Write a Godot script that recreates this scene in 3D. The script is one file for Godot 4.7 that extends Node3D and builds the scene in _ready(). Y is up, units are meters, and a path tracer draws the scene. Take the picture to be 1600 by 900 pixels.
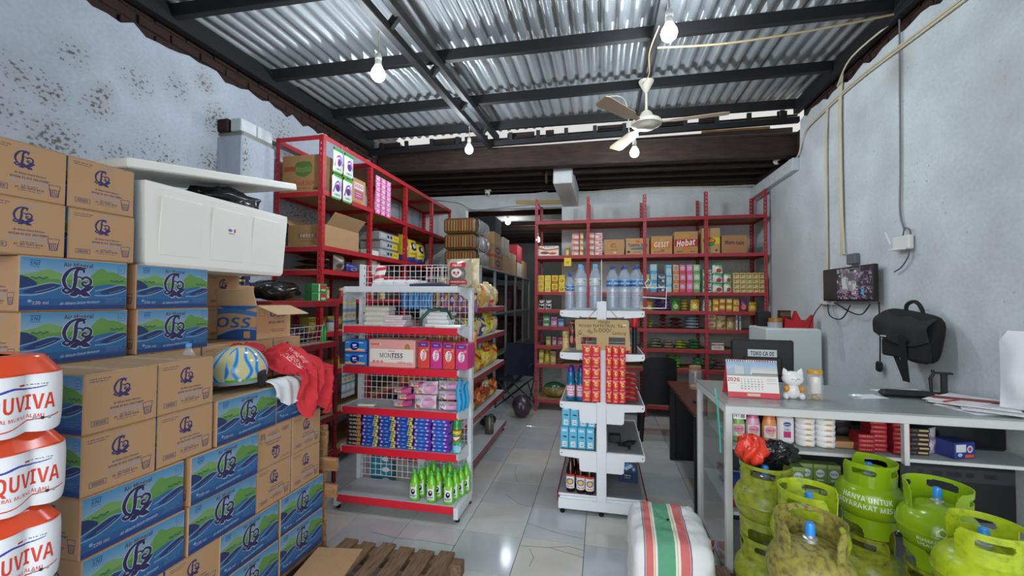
extends Node3D
# Small shop: shelves, cartons, gas bottles. Plan coordinates: x across, y up, d = depth into the shop (Godot -z).

class MB:  # collects faces for one mesh; quads run counter-clockwise seen from outside
	var v := PackedVector3Array()
	var n := PackedVector3Array()
	var t := PackedVector2Array()
	var x := Transform3D()
	func vert(p: Vector3, m: Vector3, uv: Vector2) -> void:
		v.append(x * p)
		n.append((x.basis * m).normalized())
		t.append(uv)
	func quad(a: Vector3, b: Vector3, c: Vector3, d: Vector3, r: Rect2) -> void:
		var m := (c - a).cross(d - b)
		if m.length_squared() < 1e-16: return
		var e := r.end
		var p := r.position
		for k in [[a, Vector2(p.x, e.y)], [c, Vector2(e.x, p.y)], [b, e], [a, Vector2(p.x, e.y)], [d, p], [c, Vector2(e.x, p.y)]]:
			vert(k[0], m, k[1])
	func oquad(a: Vector3, b: Vector3, c: Vector3, d: Vector3, r: Rect2, from: Vector3) -> void:
		if (c - a).cross(d - b).dot((a + b + c + d) / 4 - from) < 0: quad(d, c, b, a, r)
		else: quad(a, b, c, d, r)
	func box(c: Vector3, s: Vector3, u, ch := 0.0) -> MB:
		var h := s / 2
		var g := {}
		if u is Rect2: g["*"] = u
		else: g = u
		var i := h - Vector3.ONE * ch
		var X := Vector3(i.x, 0, 0); var Y := Vector3(0, i.y, 0); var Z := Vector3(0, 0, i.z)
		var o: Rect2 = g["*"]
		for f in [["f", Vector3(0, 0, h.z), X, Y], ["b", Vector3(0, 0, -h.z), -X, Y], ["r", Vector3(h.x, 0, 0), -Z, Y], ["l", Vector3(-h.x, 0, 0), Z, Y], ["t", Vector3(0, h.y, 0), X, -Z], ["d", Vector3(0, -h.y, 0), X, Z]]:
			var q: Vector3 = c + f[1]
			quad(q - f[2] - f[3], q + f[2] - f[3], q + f[2] + f[3], q - f[2] + f[3], g.get(f[0], o))
		if ch > 0:
			var pt := func(ax: int, s3: Vector3) -> Vector3:
				var w := i
				w[ax] = h[ax]
				return c + w * s3
			for a in 3:
				var b := (a + 1) % 3
				var k := (a + 2) % 3
				for sa in [-1.0, 1.0]:
					for sb in [-1.0, 1.0]:
						var s0 := Vector3.ZERO
						s0[a] = sa; s0[b] = sb; s0[k] = -1
						var s1 := s0
						s1[k] = 1
						oquad(pt.call(a, s0), pt.call(a, s1), pt.call(b, s1), pt.call(b, s0), o, c)
			for sx in [-1.0, 1.0]:
				for sy in [-1.0, 1.0]:
					for sz in [-1.0, 1.0]:
						var s3 := Vector3(sx, sy, sz)
						var A: Vector3 = pt.call(0, s3); var B: Vector3 = pt.call(1, s3); var C: Vector3 = pt.call(2, s3)
						oquad(A, B, C, C, o, c)
		return self
	func bar(a: Vector3, b: Vector3, w: float, h: float, u, ch := 0.0) -> MB:  # a beam from a to b, w across, h high
		var l := (b - a).length()
		var zz := (b - a) / l
		var up := Vector3.UP if absf(zz.y) < 0.95 else Vector3.FORWARD
		var xx := up.cross(zz).normalized()
		var keep := x
		x = x * Transform3D(Basis(xx, zz.cross(xx), zz), (a + b) / 2)
		box(Vector3.ZERO, Vector3(w, h, l), u, ch)
		x = keep
		return self
	func lathe(prof: Array, seg: int, u: Rect2, a0 := 0.0, a1 := TAU, c := Vector3.ZERO) -> MB:  # prof: Vector2(radius, height), bottom to top
		var m := prof.size() - 1
		var sn := []
		for i in m:
			var d: Vector2 = prof[i + 1] - prof[i]
			sn.append(Vector2(d.y, -d.x).normalized() if d.length() > 1e-7 else Vector2(1, 0))
		var tot := 0.0
		for i in m: tot += (prof[i + 1] - prof[i]).length()
		var at := 0.0
		for i in m:
			var p: Vector2 = prof[i]; var q: Vector2 = prof[i + 1]
			var l := (q - p).length()
			if l < 1e-7: continue
			var n0: Vector2 = sn[i]; var n1: Vector2 = sn[i]
			if i > 0 and sn[i - 1].dot(sn[i]) > 0.6: n0 = (sn[i - 1] + sn[i]).normalized()
			if i < m - 1 and sn[i + 1].dot(sn[i]) > 0.6: n1 = (sn[i + 1] + sn[i]).normalized()
			var v0 := u.end.y - u.size.y * at / tot
			at += l
			var v1 := u.end.y - u.size.y * at / tot
			for k in seg:
				var f := float(k) / seg; var g := float(k + 1) / seg
				var A := a0 + (a1 - a0) * f; var B := a0 + (a1 - a0) * g
				var da := Vector3(sin(A), 0, cos(A)); var db := Vector3(sin(B), 0, cos(B))
				var uu := [Vector2(u.position.x + u.size.x * f, v0), Vector2(u.position.x + u.size.x * g, v0), Vector2(u.position.x + u.size.x * g, v1), Vector2(u.position.x + u.size.x * f, v1)]
				var pp := [c + da * p.x + Vector3(0, p.y, 0), c + db * p.x + Vector3(0, p.y, 0), c + db * q.x + Vector3(0, q.y, 0), c + da * q.x + Vector3(0, q.y, 0)]
				var nn := [da * n0.x + Vector3(0, n0.y, 0), db * n0.x + Vector3(0, n0.y, 0), db * n1.x + Vector3(0, n1.y, 0), da * n1.x + Vector3(0, n1.y, 0)]
				for w in [0, 2, 1, 0, 3, 2]:
					vert(pp[w], nn[w], uu[w])
		return self
	func tube(pts: Array, r, sides: int, u: Rect2) -> MB:
		var k := pts.size()
		var rings := []
		var side := Vector3.ZERO
		for i in k:
			var d: Vector3 = (pts[mini(i + 1, k - 1)] - pts[maxi(i - 1, 0)]).normalized()
			if side == Vector3.ZERO: side = d.cross(Vector3.UP if absf(d.y) < 0.9 else Vector3.RIGHT).normalized()
			side = (side - d * side.dot(d)).normalized()
			var up := side.cross(d)
			var rr: float = r[i] if r is Array else r
			var ring := []
			for s in sides:
				var a := TAU * s / sides
				ring.append([pts[i] + (side * cos(a) + up * sin(a)) * rr, side * cos(a) + up * sin(a)])
			rings.append(ring)
		var uc := u.get_center()
		for i in k - 1:
			for s in sides:
				var a: Array = rings[i][s]; var b: Array = rings[i][(s + 1) % sides]; var c: Array = rings[i + 1][(s + 1) % sides]; var d: Array = rings[i + 1][s]
				for w in [a, b, c, a, c, d]: vert(w[0], w[1], uc)
		for e in [0, k - 1]:
			for s in range(1, sides - 1):
				var a: Vector3 = rings[e][0][0]; var b: Vector3 = rings[e][s][0]; var c: Vector3 = rings[e][s + 1][0]
				oquad(a, b, c, c, u, pts[1 if e == 0 else k - 2])
		return self
	func grid(fn: Callable, nu: int, nv: int, u: Rect2, flip := false) -> MB:  # fn(s, t) -> point, s and t in 0..1
		var P := []
		for j in nv + 1:
			for i in nu + 1: P.append(fn.call(float(i) / nu, float(j) / nv))
		var N := []
		for j in nv + 1:
			for i in nu + 1:
				var a: Vector3 = P[j * (nu + 1) + mini(i + 1, nu)] - P[j * (nu + 1) + maxi(i - 1, 0)]
				var b: Vector3 = P[mini(j + 1, nv) * (nu + 1) + i] - P[maxi(j - 1, 0) * (nu + 1) + i]
				var m := a.cross(b)
				if m.length_squared() < 1e-18: m = Vector3.UP
				N.append(-m.normalized() if flip else m.normalized())
		for j in nv:
			for i in nu:
				var q := [j * (nu + 1) + i, j * (nu + 1) + i + 1, (j + 1) * (nu + 1) + i + 1, (j + 1) * (nu + 1) + i]
				var uv := [Vector2(i, j), Vector2(i + 1, j), Vector2(i + 1, j + 1), Vector2(i, j + 1)]
				for w in ([0, 1, 2, 0, 2, 3] if flip else [0, 2, 1, 0, 3, 2]):
					vert(P[q[w]], N[q[w]], Vector2(u.position.x + u.size.x * uv[w].x / nu, u.end.y - u.size.y * uv[w].y / nv))
		return self
	func extr(poly: PackedVector2Array, z0: float, z1: float, u: Rect2, us: Rect2) -> MB:  # polygon in x,y pulled along z
		var lo := poly[0]; var hi := poly[0]
		for p in poly:
			lo = lo.min(p); hi = hi.max(p)
		var tri := Geometry2D.triangulate_polygon(poly)
		var uvf := func(p: Vector2) -> Vector2: return Vector2(u.position.x + u.size.x * (p.x - lo.x) / (hi.x - lo.x), u.end.y - u.size.y * (p.y - lo.y) / (hi.y - lo.y))
		for i in range(0, tri.size(), 3):
			var a := poly[tri[i]]; var b := poly[tri[i + 1]]; var c := poly[tri[i + 2]]
			if (b - a).cross(c - a) < 0:
				var s := b
				b = c; c = s
			for p in [a, c, b]: vert(Vector3(p.x, p.y, z1), Vector3(0, 0, 1), uvf.call(p))
			for p in [a, b, c]: vert(Vector3(p.x, p.y, z0), Vector3(0, 0, -1), uvf.call(p))
		var cw := Geometry2D.is_polygon_clockwise(poly)
		var k := poly.size()
		for i in k:
			var a := poly[i]; var b := poly[(i + 1) % k]
			var A0 := Vector3(a.x, a.y, z0); var A1 := Vector3(a.x, a.y, z1); var B0 := Vector3(b.x, b.y, z0); var B1 := Vector3(b.x, b.y, z1)
			if cw: quad(B0, A0, A1, B1, us)
			else: quad(A0, B0, B1, A1, us)
		return self
	func pouch(w: float, h: float, d: float, uf: Rect2, ub: Rect2, sd := 0, nu := 6, nv := 7, wr := 1.0) -> MB:  # a filled bag standing on y = 0, front towards +z
		for side in 2:
			var sg := 1.0 if side == 0 else -1.0
			grid(func(s: float, t: float) -> Vector3:
				var e := 2 * s - 1; var f := 2 * t - 1
				var b := (1 - pow(absf(e), 2.4)) * (1 - pow(absf(f), 3.2))
				b += wr * 0.16 * (sin(sd * 1.7 + 9 * s + 5 * t) * sin(sd + 4 * s - 8 * t)) * (1 - e * e * e * e) * (1 - pow(f, 6))
				return Vector3(e * w / 2 * (1 - 0.05 * (1 - f * f)), h * t, sg * maxf(b, 0.0) * d / 2), nu, nv, uf if side == 0 else ub, side == 1)
		return self
	func mesh(mat: Material) -> ArrayMesh:
		var a := []
		a.resize(Mesh.ARRAY_MAX)
		a[Mesh.ARRAY_VERTEX] = v; a[Mesh.ARRAY_NORMAL] = n; a[Mesh.ARRAY_TEX_UV] = t
		var m := ArrayMesh.new()
		m.add_surface_from_arrays(Mesh.PRIMITIVE_TRIANGLES, a)
		m.surface_set_material(0, mat)
		return m

var sheet := Image.create(2048, 2048, false, Image.FORMAT_RGBA8)
var cc := Rect2i()
var shelves := {}
var next_y := 2
var solids := {}
var texts := {}
var taken := {}
var M := {}
var K := {}  # printed cells by name
var rng := RandomNumberGenerator.new()

# ---------- printing: flat print for packages is drawn into one sheet ----------
func cell(w: int, h: int, bg: Color) -> Rect2:
	var k := 0  # open shelves by height, so that small prints do not waste tall rows
	while k < 5 and h > [26, 64, 110, 190, 290][k]: k += 1
	var s: Vector3i = shelves.get(k, Vector3i(9999, 0, 0))
	if s.x + w + 3 > 2046:
		s = Vector3i(2, next_y, 0)
		next_y += ([26, 64, 110, 190, 290][k] if k < 5 else h) + 3
		if next_y > 1990: printerr("print sheet is full")
	cc = Rect2i(s.x, s.y, w, h)
	sheet.fill_rect(cc.grow(1), bg)
	shelves[k] = Vector3i(s.x + w + 3, s.y, 0)
	return Rect2((Vector2(cc.position) + Vector2(0.5, 0.5)) / 2048.0, (Vector2(w, h) - Vector2.ONE) / 2048.0)
func rc(x: float, y: float, w: float, h: float, c: Color) -> void:
	sheet.fill_rect(Rect2i(cc.position + Vector2i(roundi(x), roundi(y)), Vector2i(maxi(1, roundi(w)), maxi(1, roundi(h)))).intersection(cc), c)
func pg(p: Array, c: Color) -> void:
	var lo := 1e9; var hi := -1e9
	for q in p:
		lo = minf(lo, q.y); hi = maxf(hi, q.y)
	var k := p.size()
	for y in range(maxi(0, floori(lo)), mini(cc.size.y, ceili(hi))):
		var xs := []
		var yy := y + 0.5
		for i in k:
			var a: Vector2 = p[i]; var b: Vector2 = p[(i + 1) % k]
			if (a.y <= yy) != (b.y <= yy): xs.append(a.x + (yy - a.y) / (b.y - a.y) * (b.x - a.x))
		xs.sort()
		for i in range(0, xs.size() - 1, 2):
			var x0 := roundi(xs[i]); var x1 := roundi(xs[i + 1])
			if x1 > x0: sheet.fill_rect(Rect2i(cc.position.x + x0, cc.position.y + y, x1 - x0, 1).intersection(cc), c)
func el(x: float, y: float, rx: float, ry: float, c: Color) -> void:
	var p := []
	for i in 28: p.append(Vector2(x + rx * cos(TAU * i / 28), y + ry * sin(TAU * i / 28)))
	pg(p, c)
func spline(p: Array, k := 6) -> Array:
	var cv := Curve2D.new()
	for i in p.size():
		var tn: Vector2 = (p[mini(i + 1, p.size() - 1)] - p[maxi(i - 1, 0)]) / 6.0
		cv.add_point(p[i], -tn, tn)
	var out := []
	for i in p.size() - 1:
		for j in k: out.append(cv.sample(i, float(j) / k))
	out.append(p[-1])
	return out
func st(p: Array, w, c: Color) -> void:  # stroke; w a number or [start, middle, end]
	var k := p.size()
	for i in k:
		var f := float(i) / maxf(1, k - 1)
		var r: float = (w if not w is Array else (lerpf(w[0], w[1], f * 2) if f < 0.5 else lerpf(w[1], w[2], f * 2 - 1))) / 2
		if r > 1: el(p[i].x, p[i].y, r, r, c)
		if i < k - 1:
			var d: Vector2 = (p[i + 1] - p[i]).orthogonal().normalized() * maxf(r, 0.6)
			pg([p[i] + d, p[i + 1] + d, p[i + 1] - d, p[i] - d], c)
func tx(s: String, x: float, y: float, h: float, c: Color, o := {}) -> void:  # lettering, centred on x, y; h = font height in pixels
	var key := s + str(o.get("b", false)) + str(o.get("s", false))
	if not texts.has(key):
		var f := SystemFont.new()
		f.font_names = PackedStringArray(["Droid Serif" if o.get("s", false) else "Droid Sans"])
		f.font_weight = 700 if o.get("b", false) else 400
		var tm := TextMesh.new()
		tm.font = f; tm.text = s; tm.font_size = 64; tm.pixel_size = 1.0; tm.depth = 0.0; tm.curve_step = 3.0
		var a := tm.get_mesh_arrays()
		texts[key] = [a[Mesh.ARRAY_VERTEX], a[Mesh.ARRAY_INDEX]]
	var vs: PackedVector3Array = texts[key][0]
	if vs.is_empty(): return
	var lo := Vector2(1e9, 1e9); var hi := -lo
	for p in vs:
		lo = lo.min(Vector2(p.x, p.y)); hi = hi.max(Vector2(p.x, p.y))
	var sc := h / 64.0
	var sx := sc
	if o.has("w"): sx = minf(sc * o.get("max", 1.0), float(o.w) / (hi.x - lo.x)) if o.has("max") else float(o.w) / (hi.x - lo.x)
	var mid := (lo + hi) / 2
	var rot: float = o.get("a", 0.0)
	var shear: float = o.get("k", 0.0)
	var pts := PackedVector2Array()
	for p in vs:
		var q := Vector2((p.x - mid.x) * sx + (p.y - mid.y) * sc * shear, -(p.y - mid.y) * sc)
		pts.append(Vector2(x, y) + q.rotated(rot))
	var ix = texts[key][1]
	if ix == null: ix = range(vs.size())
	for i in range(0, ix.size() - 2, 3): pg([pts[ix[i]], pts[ix[i + 1]], pts[ix[i + 2]]], c)
func dummy(x: float, y: float, w: float, h: float, c: Color, sd := 1) -> void:  # a line of print too small to read
	var p := x
	var i := sd
	while p < x + w - 2:
		var q: float = 2 + (i * 7 + sd * 3) % 5
		rc(p, y, minf(q, x + w - p), h, c)
		p += q + 2 + (i % 3 == 0 as int) * 2
		i += 1
func sol(c: Color) -> Rect2:
	if not solids.has(c):
		var k := solids.size()  # plain colours sit in a strip at the foot of the sheet
		var p := Vector2i((k % 400) * 5, 1995 + (k / 400) * 5)
		sheet.fill_rect(Rect2i(p, Vector2i(5, 5)), c)
		solids[c] = Rect2((Vector2(p) + Vector2(2.5, 2.5)) / 2048.0, Vector2.ZERO)
	return solids[c]
func hx(s: String) -> Rect2: return sol(Color(s))

# ---------- objects ----------
func numbered(s: String) -> String:
	taken[s] = taken.get(s, -1) + 1
	return s if taken[s] == 0 else "%s_%03d" % [s, taken[s]]
func V(x: float, y: float, d: float) -> Vector3: return Vector3(x, y, -d)
func tag(o: Node3D, label: String, category: String, group := "", kind := "") -> Node3D:
	o.set_meta("label", label)
	if category: o.set_meta("category", category)
	if group: o.set_meta("group", group)
	if kind: o.set_meta("kind", kind)
	return o
func thing(called: String, label: String, category: String, at := Vector3.ZERO, turn := 0.0, group := "") -> Node3D:
	var o := Node3D.new()
	o.name = numbered(called)
	add_child(o)
	o.position = at
	o.rotation.y = turn
	tag(o, label, category, group)
	return o
func put(called: String, mesh: Mesh, parent: Node3D, at := Vector3.ZERO, turn := 0.0) -> MeshInstance3D:
	var o := MeshInstance3D.new()
	o.mesh = mesh
	o.name = called if parent != self else numbered(called)
	parent.add_child(o, true)
	o.position = at
	o.rotation.y = turn
	return o
func part(called: String, mb: MB, mat: String, parent: Node3D, at := Vector3.ZERO) -> MeshInstance3D: return put(called, mb.mesh(M[mat]), parent, at)
func one(called: String, mesh: Mesh, label: String, category: String, at: Vector3, turn := 0.0, group := "") -> MeshInstance3D:
	var o := put(called, mesh, self, at, turn)
	tag(o, label, category, group)
	return o
func struct(called: String, mb: MB, mat: String, at := Vector3.ZERO) -> MeshInstance3D:
	var o := put(called, mb.mesh(M[mat]), self, at)
	o.set_meta("kind", "structure")
	return o
func mat(key: String, c: Color, rough := 0.6, metal := 0.0) -> StandardMaterial3D:
	var m := StandardMaterial3D.new()
	m.resource_name = key
	m.albedo_color = c
	m.roughness = rough
	m.metallic = metal
	M[key] = m
	return m
func ntex(freq: float, sd: int, ramp: Array, size := 512, oct := 4) -> NoiseTexture2D:  # ramp: [offset, colour, ...]
	var f := FastNoiseLite.new()
	f.noise_type = FastNoiseLite.TYPE_SIMPLEX_SMOOTH
	f.seed = sd; f.frequency = freq; f.fractal_octaves = oct
	var t := NoiseTexture2D.new()
	t.noise = f; t.width = size; t.height = size; t.seamless = true
	var g := Gradient.new()
	g.offsets = PackedFloat32Array(); g.colors = PackedColorArray()
	var os := PackedFloat32Array(); var cs := PackedColorArray()
	for i in range(0, ramp.size(), 2):
		os.append(ramp[i]); cs.append(Color(ramp[i + 1]))
	g.offsets = os; g.colors = cs
	t.color_ramp = g
	return t
func tri(m: StandardMaterial3D, tex: Texture2D, sc: Vector3) -> void:
	m.albedo_texture = tex
	m.uv1_triplanar = true
	m.uv1_world_triplanar = true
	m.uv1_scale = sc

func _ready() -> void:
	rng.seed = 7
	# camera
	var cam := Camera3D.new()
	var yaw := 0.209; var pit := 0.0272; var roll := 0.006
	var r := Vector3(cos(yaw), 0, -sin(yaw)); var fw := Vector3(-sin(yaw), 0, -cos(yaw))
	var f2 := fw * cos(pit) + Vector3.UP * sin(pit); var u2 := Vector3.UP * cos(pit) - fw * sin(pit)
	cam.transform = Transform3D(Basis(r * cos(roll) + u2 * sin(roll), u2 * cos(roll) - r * sin(roll), -f2), Vector3(0, 1.552, 0))
	cam.fov = rad_to_deg(2 * atan(450.0 / 659.76))
	cam.near = 0.02
	add_child(cam)
	cam.current = true
	# overcast daylight, entering through the open shop front behind the camera
	var env := Environment.new()
	env.background_mode = Environment.BG_SKY
	var sm := ProceduralSkyMaterial.new()
	sm.sky_top_color = Color(0.90, 0.92, 0.95)
	sm.sky_horizon_color = Color(0.96, 0.965, 0.97)
	sm.ground_horizon_color = Color(0.62, 0.61, 0.59)
	sm.ground_bottom_color = Color(0.45, 0.44, 0.42)
	sm.sky_energy_multiplier = 1.0
	sm.ground_energy_multiplier = 1.0
	var sky := Sky.new()
	sky.sky_material = sm
	env.sky = sky
	env.background_energy_multiplier = 3.4
	env.tonemap_mode = Environment.TONE_MAPPER_LINEAR
	env.tonemap_exposure = 1.62
	env.sdfgi_enabled = true
	env.ssao_enabled = true
	env.ssil_enabled = true
	var we := WorldEnvironment.new()
	we.environment = env
	add_child(we)
	materials()
	shared_prints()
	shell()
	roof()
	bulbs()
	st_racks()
	st_water_cartons()
	st_left_goods()
	st_left_clothes()
	st_gondola_goods()
	st_back_rack_goods()
	st_center_goods()
	st_wall_rack_goods()
	st_aisle_goods()
	st_store_room()
	st_counter()
	st_gas()
	st_sack_desk()
	st_wall_things()
	for k in ["matte", "print", "gloss"]: M[k].albedo_texture = ImageTexture.create_from_image(sheet)

func logo(x: float, y: float, s: float, c: Color, w: float) -> void:  # curled letters with a water lily below
	var P := func(a: Array) -> Array: return spline(a.map(func(q): return Vector2(x + q[0] * s, y + q[1] * s)))
	st(P.call([[0.72, 0.06], [0.5, 0.03], [0.25, 0.15], [0.1, 0.45], [0.16, 0.72], [0.3, 0.84]]), [w * 0.5, w * 1.5, w], c)
	st(P.call([[0.66, 0.18], [0.64, 0.1], [0.5, 0.1], [0.43, 0.25], [0.42, 0.55], [0.36, 0.8], [0.2, 0.92], [0.08, 0.84], [0.16, 0.78]]), [w, w * 1.5, w * 0.7], c)
	st(P.call([[0.42, 0.38], [0.52, 0.36], [0.62, 0.4]]), w * 0.7, c)
	st(P.call([[0.62, 0.44], [0.72, 0.36], [0.86, 0.44], [0.86, 0.6], [0.74, 0.68], [0.62, 0.62], [0.66, 0.54], [0.74, 0.57]]), [w * 0.9, w * 1.2, w * 0.7], c)
	for l in [[0.36, 0.72, 0.56, 0.98], [0.5, 0.9, 0.86, 1.02], [0.55, 0.88, 0.95, 0.68], [0.5, 0.92, 0.28, 1.0]]:
		st(P.call([[l[0], l[1]], [(l[0] + l[2]) / 2 + 0.02, (l[1] + l[3]) / 2], [l[2], l[3]]]), [w * 0.4, w * 2.4, w * 0.4], c)

func shared_prints() -> void:
	var kraft := Color("b58f69")
	var navy := Color("322f63")
	K.brown = cell(320, 272, kraft)
	rc(0, 0, 320, 2, kraft.darkened(0.25)); rc(0, 270, 320, 2, kraft.darkened(0.25))
	dummy(16, 20, 92, 4, navy, 2); dummy(16, 31, 78, 4, navy, 3)
	tx("AIR MINERAL", 178, 27, 14, Color("8393b5"))
	logo(112, 36, 86, navy, 6.5)
	tx("Air Minum Dalam Kemasan", 180, 151, 13, navy, {"b": true, "k": 0.3, "w": 120})
	tx("BPOM RI MD 265210001", 180, 172, 15, navy, {"b": true, "w": 150})
	tx("Isi : 48 x 220 ml", 180, 193, 21, Color("7f95c0"), {"b": true, "w": 150})
	dummy(146, 210, 62, 4, navy, 4); tx("PT. ZEV TIRTA RAYA", 180, 223, 13, navy, {"b": true, "w": 110}); dummy(134, 234, 92, 3, navy, 5)
	rc(28, 216, 70, 26, navy); rc(30, 218, 66, 22, kraft)
	for i in 16: rc(38 + i * 3.2, 221, 1 + i % 2, 16, navy)
	st([Vector2(252, 182), Vector2(300, 180), Vector2(292, 240), Vector2(262, 242), Vector2(252, 182)], 2.5, navy)
	for i in 5: st([Vector2(260 + i * 8, 208), Vector2(264 + i * 6.5, 238)], 2.5, navy)
	st([Vector2(254, 206), Vector2(298, 205)], 2.5, navy)
	K.blue = cell(480, 276, Color("58a7d8"))
	for i in 12: rc(0, i * 11, 480, 11, Color("4d9fd6").lerp(Color("b9c6d6"), i / 11.0))
	pg([Vector2(0, 130)] + spline([Vector2(0, 92), Vector2(60, 78), Vector2(110, 60), Vector2(170, 80), Vector2(230, 76)]) + [Vector2(230, 170), Vector2(0, 170)], Color("7fb35a"))
	pg(spline([Vector2(280, 110), Vector2(320, 60), Vector2(350, 38), Vector2(380, 56), Vector2(420, 60), Vector2(480, 90)]) + [Vector2(480, 180), Vector2(240, 180)], Color("6aa646"))
	pg([Vector2(0, 110), Vector2(480, 110), Vector2(480, 170), Vector2(0, 170)], Color("62a146"))
	pg(spline([Vector2(0, 96), Vector2(30, 104), Vector2(66, 130)]) + [Vector2(66, 160), Vector2(0, 160)], Color("27407a"))
	for q in [[48, 104], [400, 108]]:
		for i in 5: el(q[0] + i * 14, q[1] + (i % 2) * 5, 9, 4, Color("2f6f62"))
	pg(spline([Vector2(0, 160), Vector2(80, 142), Vector2(160, 130), Vector2(240, 150), Vector2(330, 140), Vector2(400, 128), Vector2(480, 150)]) + [Vector2(480, 276), Vector2(0, 276)], Color("2c74b5"))
	pg([Vector2(0, 215), Vector2(480, 215), Vector2(480, 276), Vector2(0, 276)], Color("2b64a8"))
	rc(0, 250, 480, 26, Color("27498f"))
	for q in [[0, 1], [330, 1]]:
		pg(spline([Vector2(q[0] + 10, 180), Vector2(q[0] + 70, 150), Vector2(q[0] + 130, 136), Vector2(q[0] + 165, 146)]) + spline([Vector2(q[0] + 165, 146), Vector2(q[0] + 110, 176), Vector2(q[0] + 40, 188), Vector2(q[0] + 10, 180)]), Color("27407f"))
		st(spline([Vector2(q[0] - 10, 170), Vector2(q[0] + 60, 150), Vector2(q[0] + 120, 130), Vector2(q[0] + 180, 140)]), 5, Color("a9bcd2"))
		st(spline([Vector2(q[0] - 10, 196), Vector2(q[0] + 60, 194), Vector2(q[0] + 130, 170), Vector2(q[0] + 180, 142)]), 6, Color("8db4dc"))
		st(spline([Vector2(q[0] + 60, 180), Vector2(q[0] + 100, 168), Vector2(q[0] + 140, 150)]), 3, Color("a9bcd2"))
	tx("Air Mineral", 240, 28, 30, Color("5d3a3a"), {"b": true, "w": 132})
	logo(160, 36, 158, Color("c9d6ec"), 17)
	logo(160, 36, 158, Color("2f2c66"), 12)
	tx("Air Minum Dalam Kemasan", 252, 236, 20, Color("b8c8e6"), {"b": true, "k": 0.4, "w": 180, "a": -0.06})
	rc(36, 14, 42, 4, Color("27579c")); tx("SNI", 57, 32, 24, Color("27579c"), {"b": true, "k": 0.2}); dummy(38, 46, 38, 4, Color("27579c"), 3)
	st([Vector2(432, 22), Vector2(452, 14), Vector2(466, 24), Vector2(466, 62), Vector2(434, 62), Vector2(432, 22)], 2, Color("3c6ea5")); dummy(438, 34, 22, 4, Color("3c6ea5"), 2); dummy(438, 46, 22, 4, Color("3c6ea5"), 4)
	el(40, 226, 8, 8, Color("7fc0ea")); tx("220 ml", 82, 236, 22, Color("c3b7c8"), {"b": true})
	dummy(372, 214, 90, 4, Color("6b8fc4"), 3); dummy(372, 224, 90, 4, Color("6b8fc4"), 5); dummy(372, 234, 70, 4, Color("6b8fc4"), 4)
	for y in cc.size.y:
		for x in cc.size.x:
			var p := cc.position + Vector2i(x, y)
			var c := sheet.get_pixelv(p)
			sheet.set_pixelv(p, c.lerp(Color(c.get_luminance(), c.get_luminance(), c.get_luminance()), 0.14) * Color(0.86, 0.86, 0.86))
	K.kraft = cell(64, 64, kraft)
	for i in 60: rc(rng.randi() % 64, rng.randi() % 64, 2 + rng.randi() % 5, 1, kraft.darkened(0.06))
	K.kraft_top = cell(96, 64, Color("a48565"))
	rc(0, 26, 96, 11, Color("b39a7b"))
	for i in 80: rc(rng.randi() % 96, rng.randi() % 64, 2 + rng.randi() % 6, 1, Color("9a7a5a"))

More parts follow.
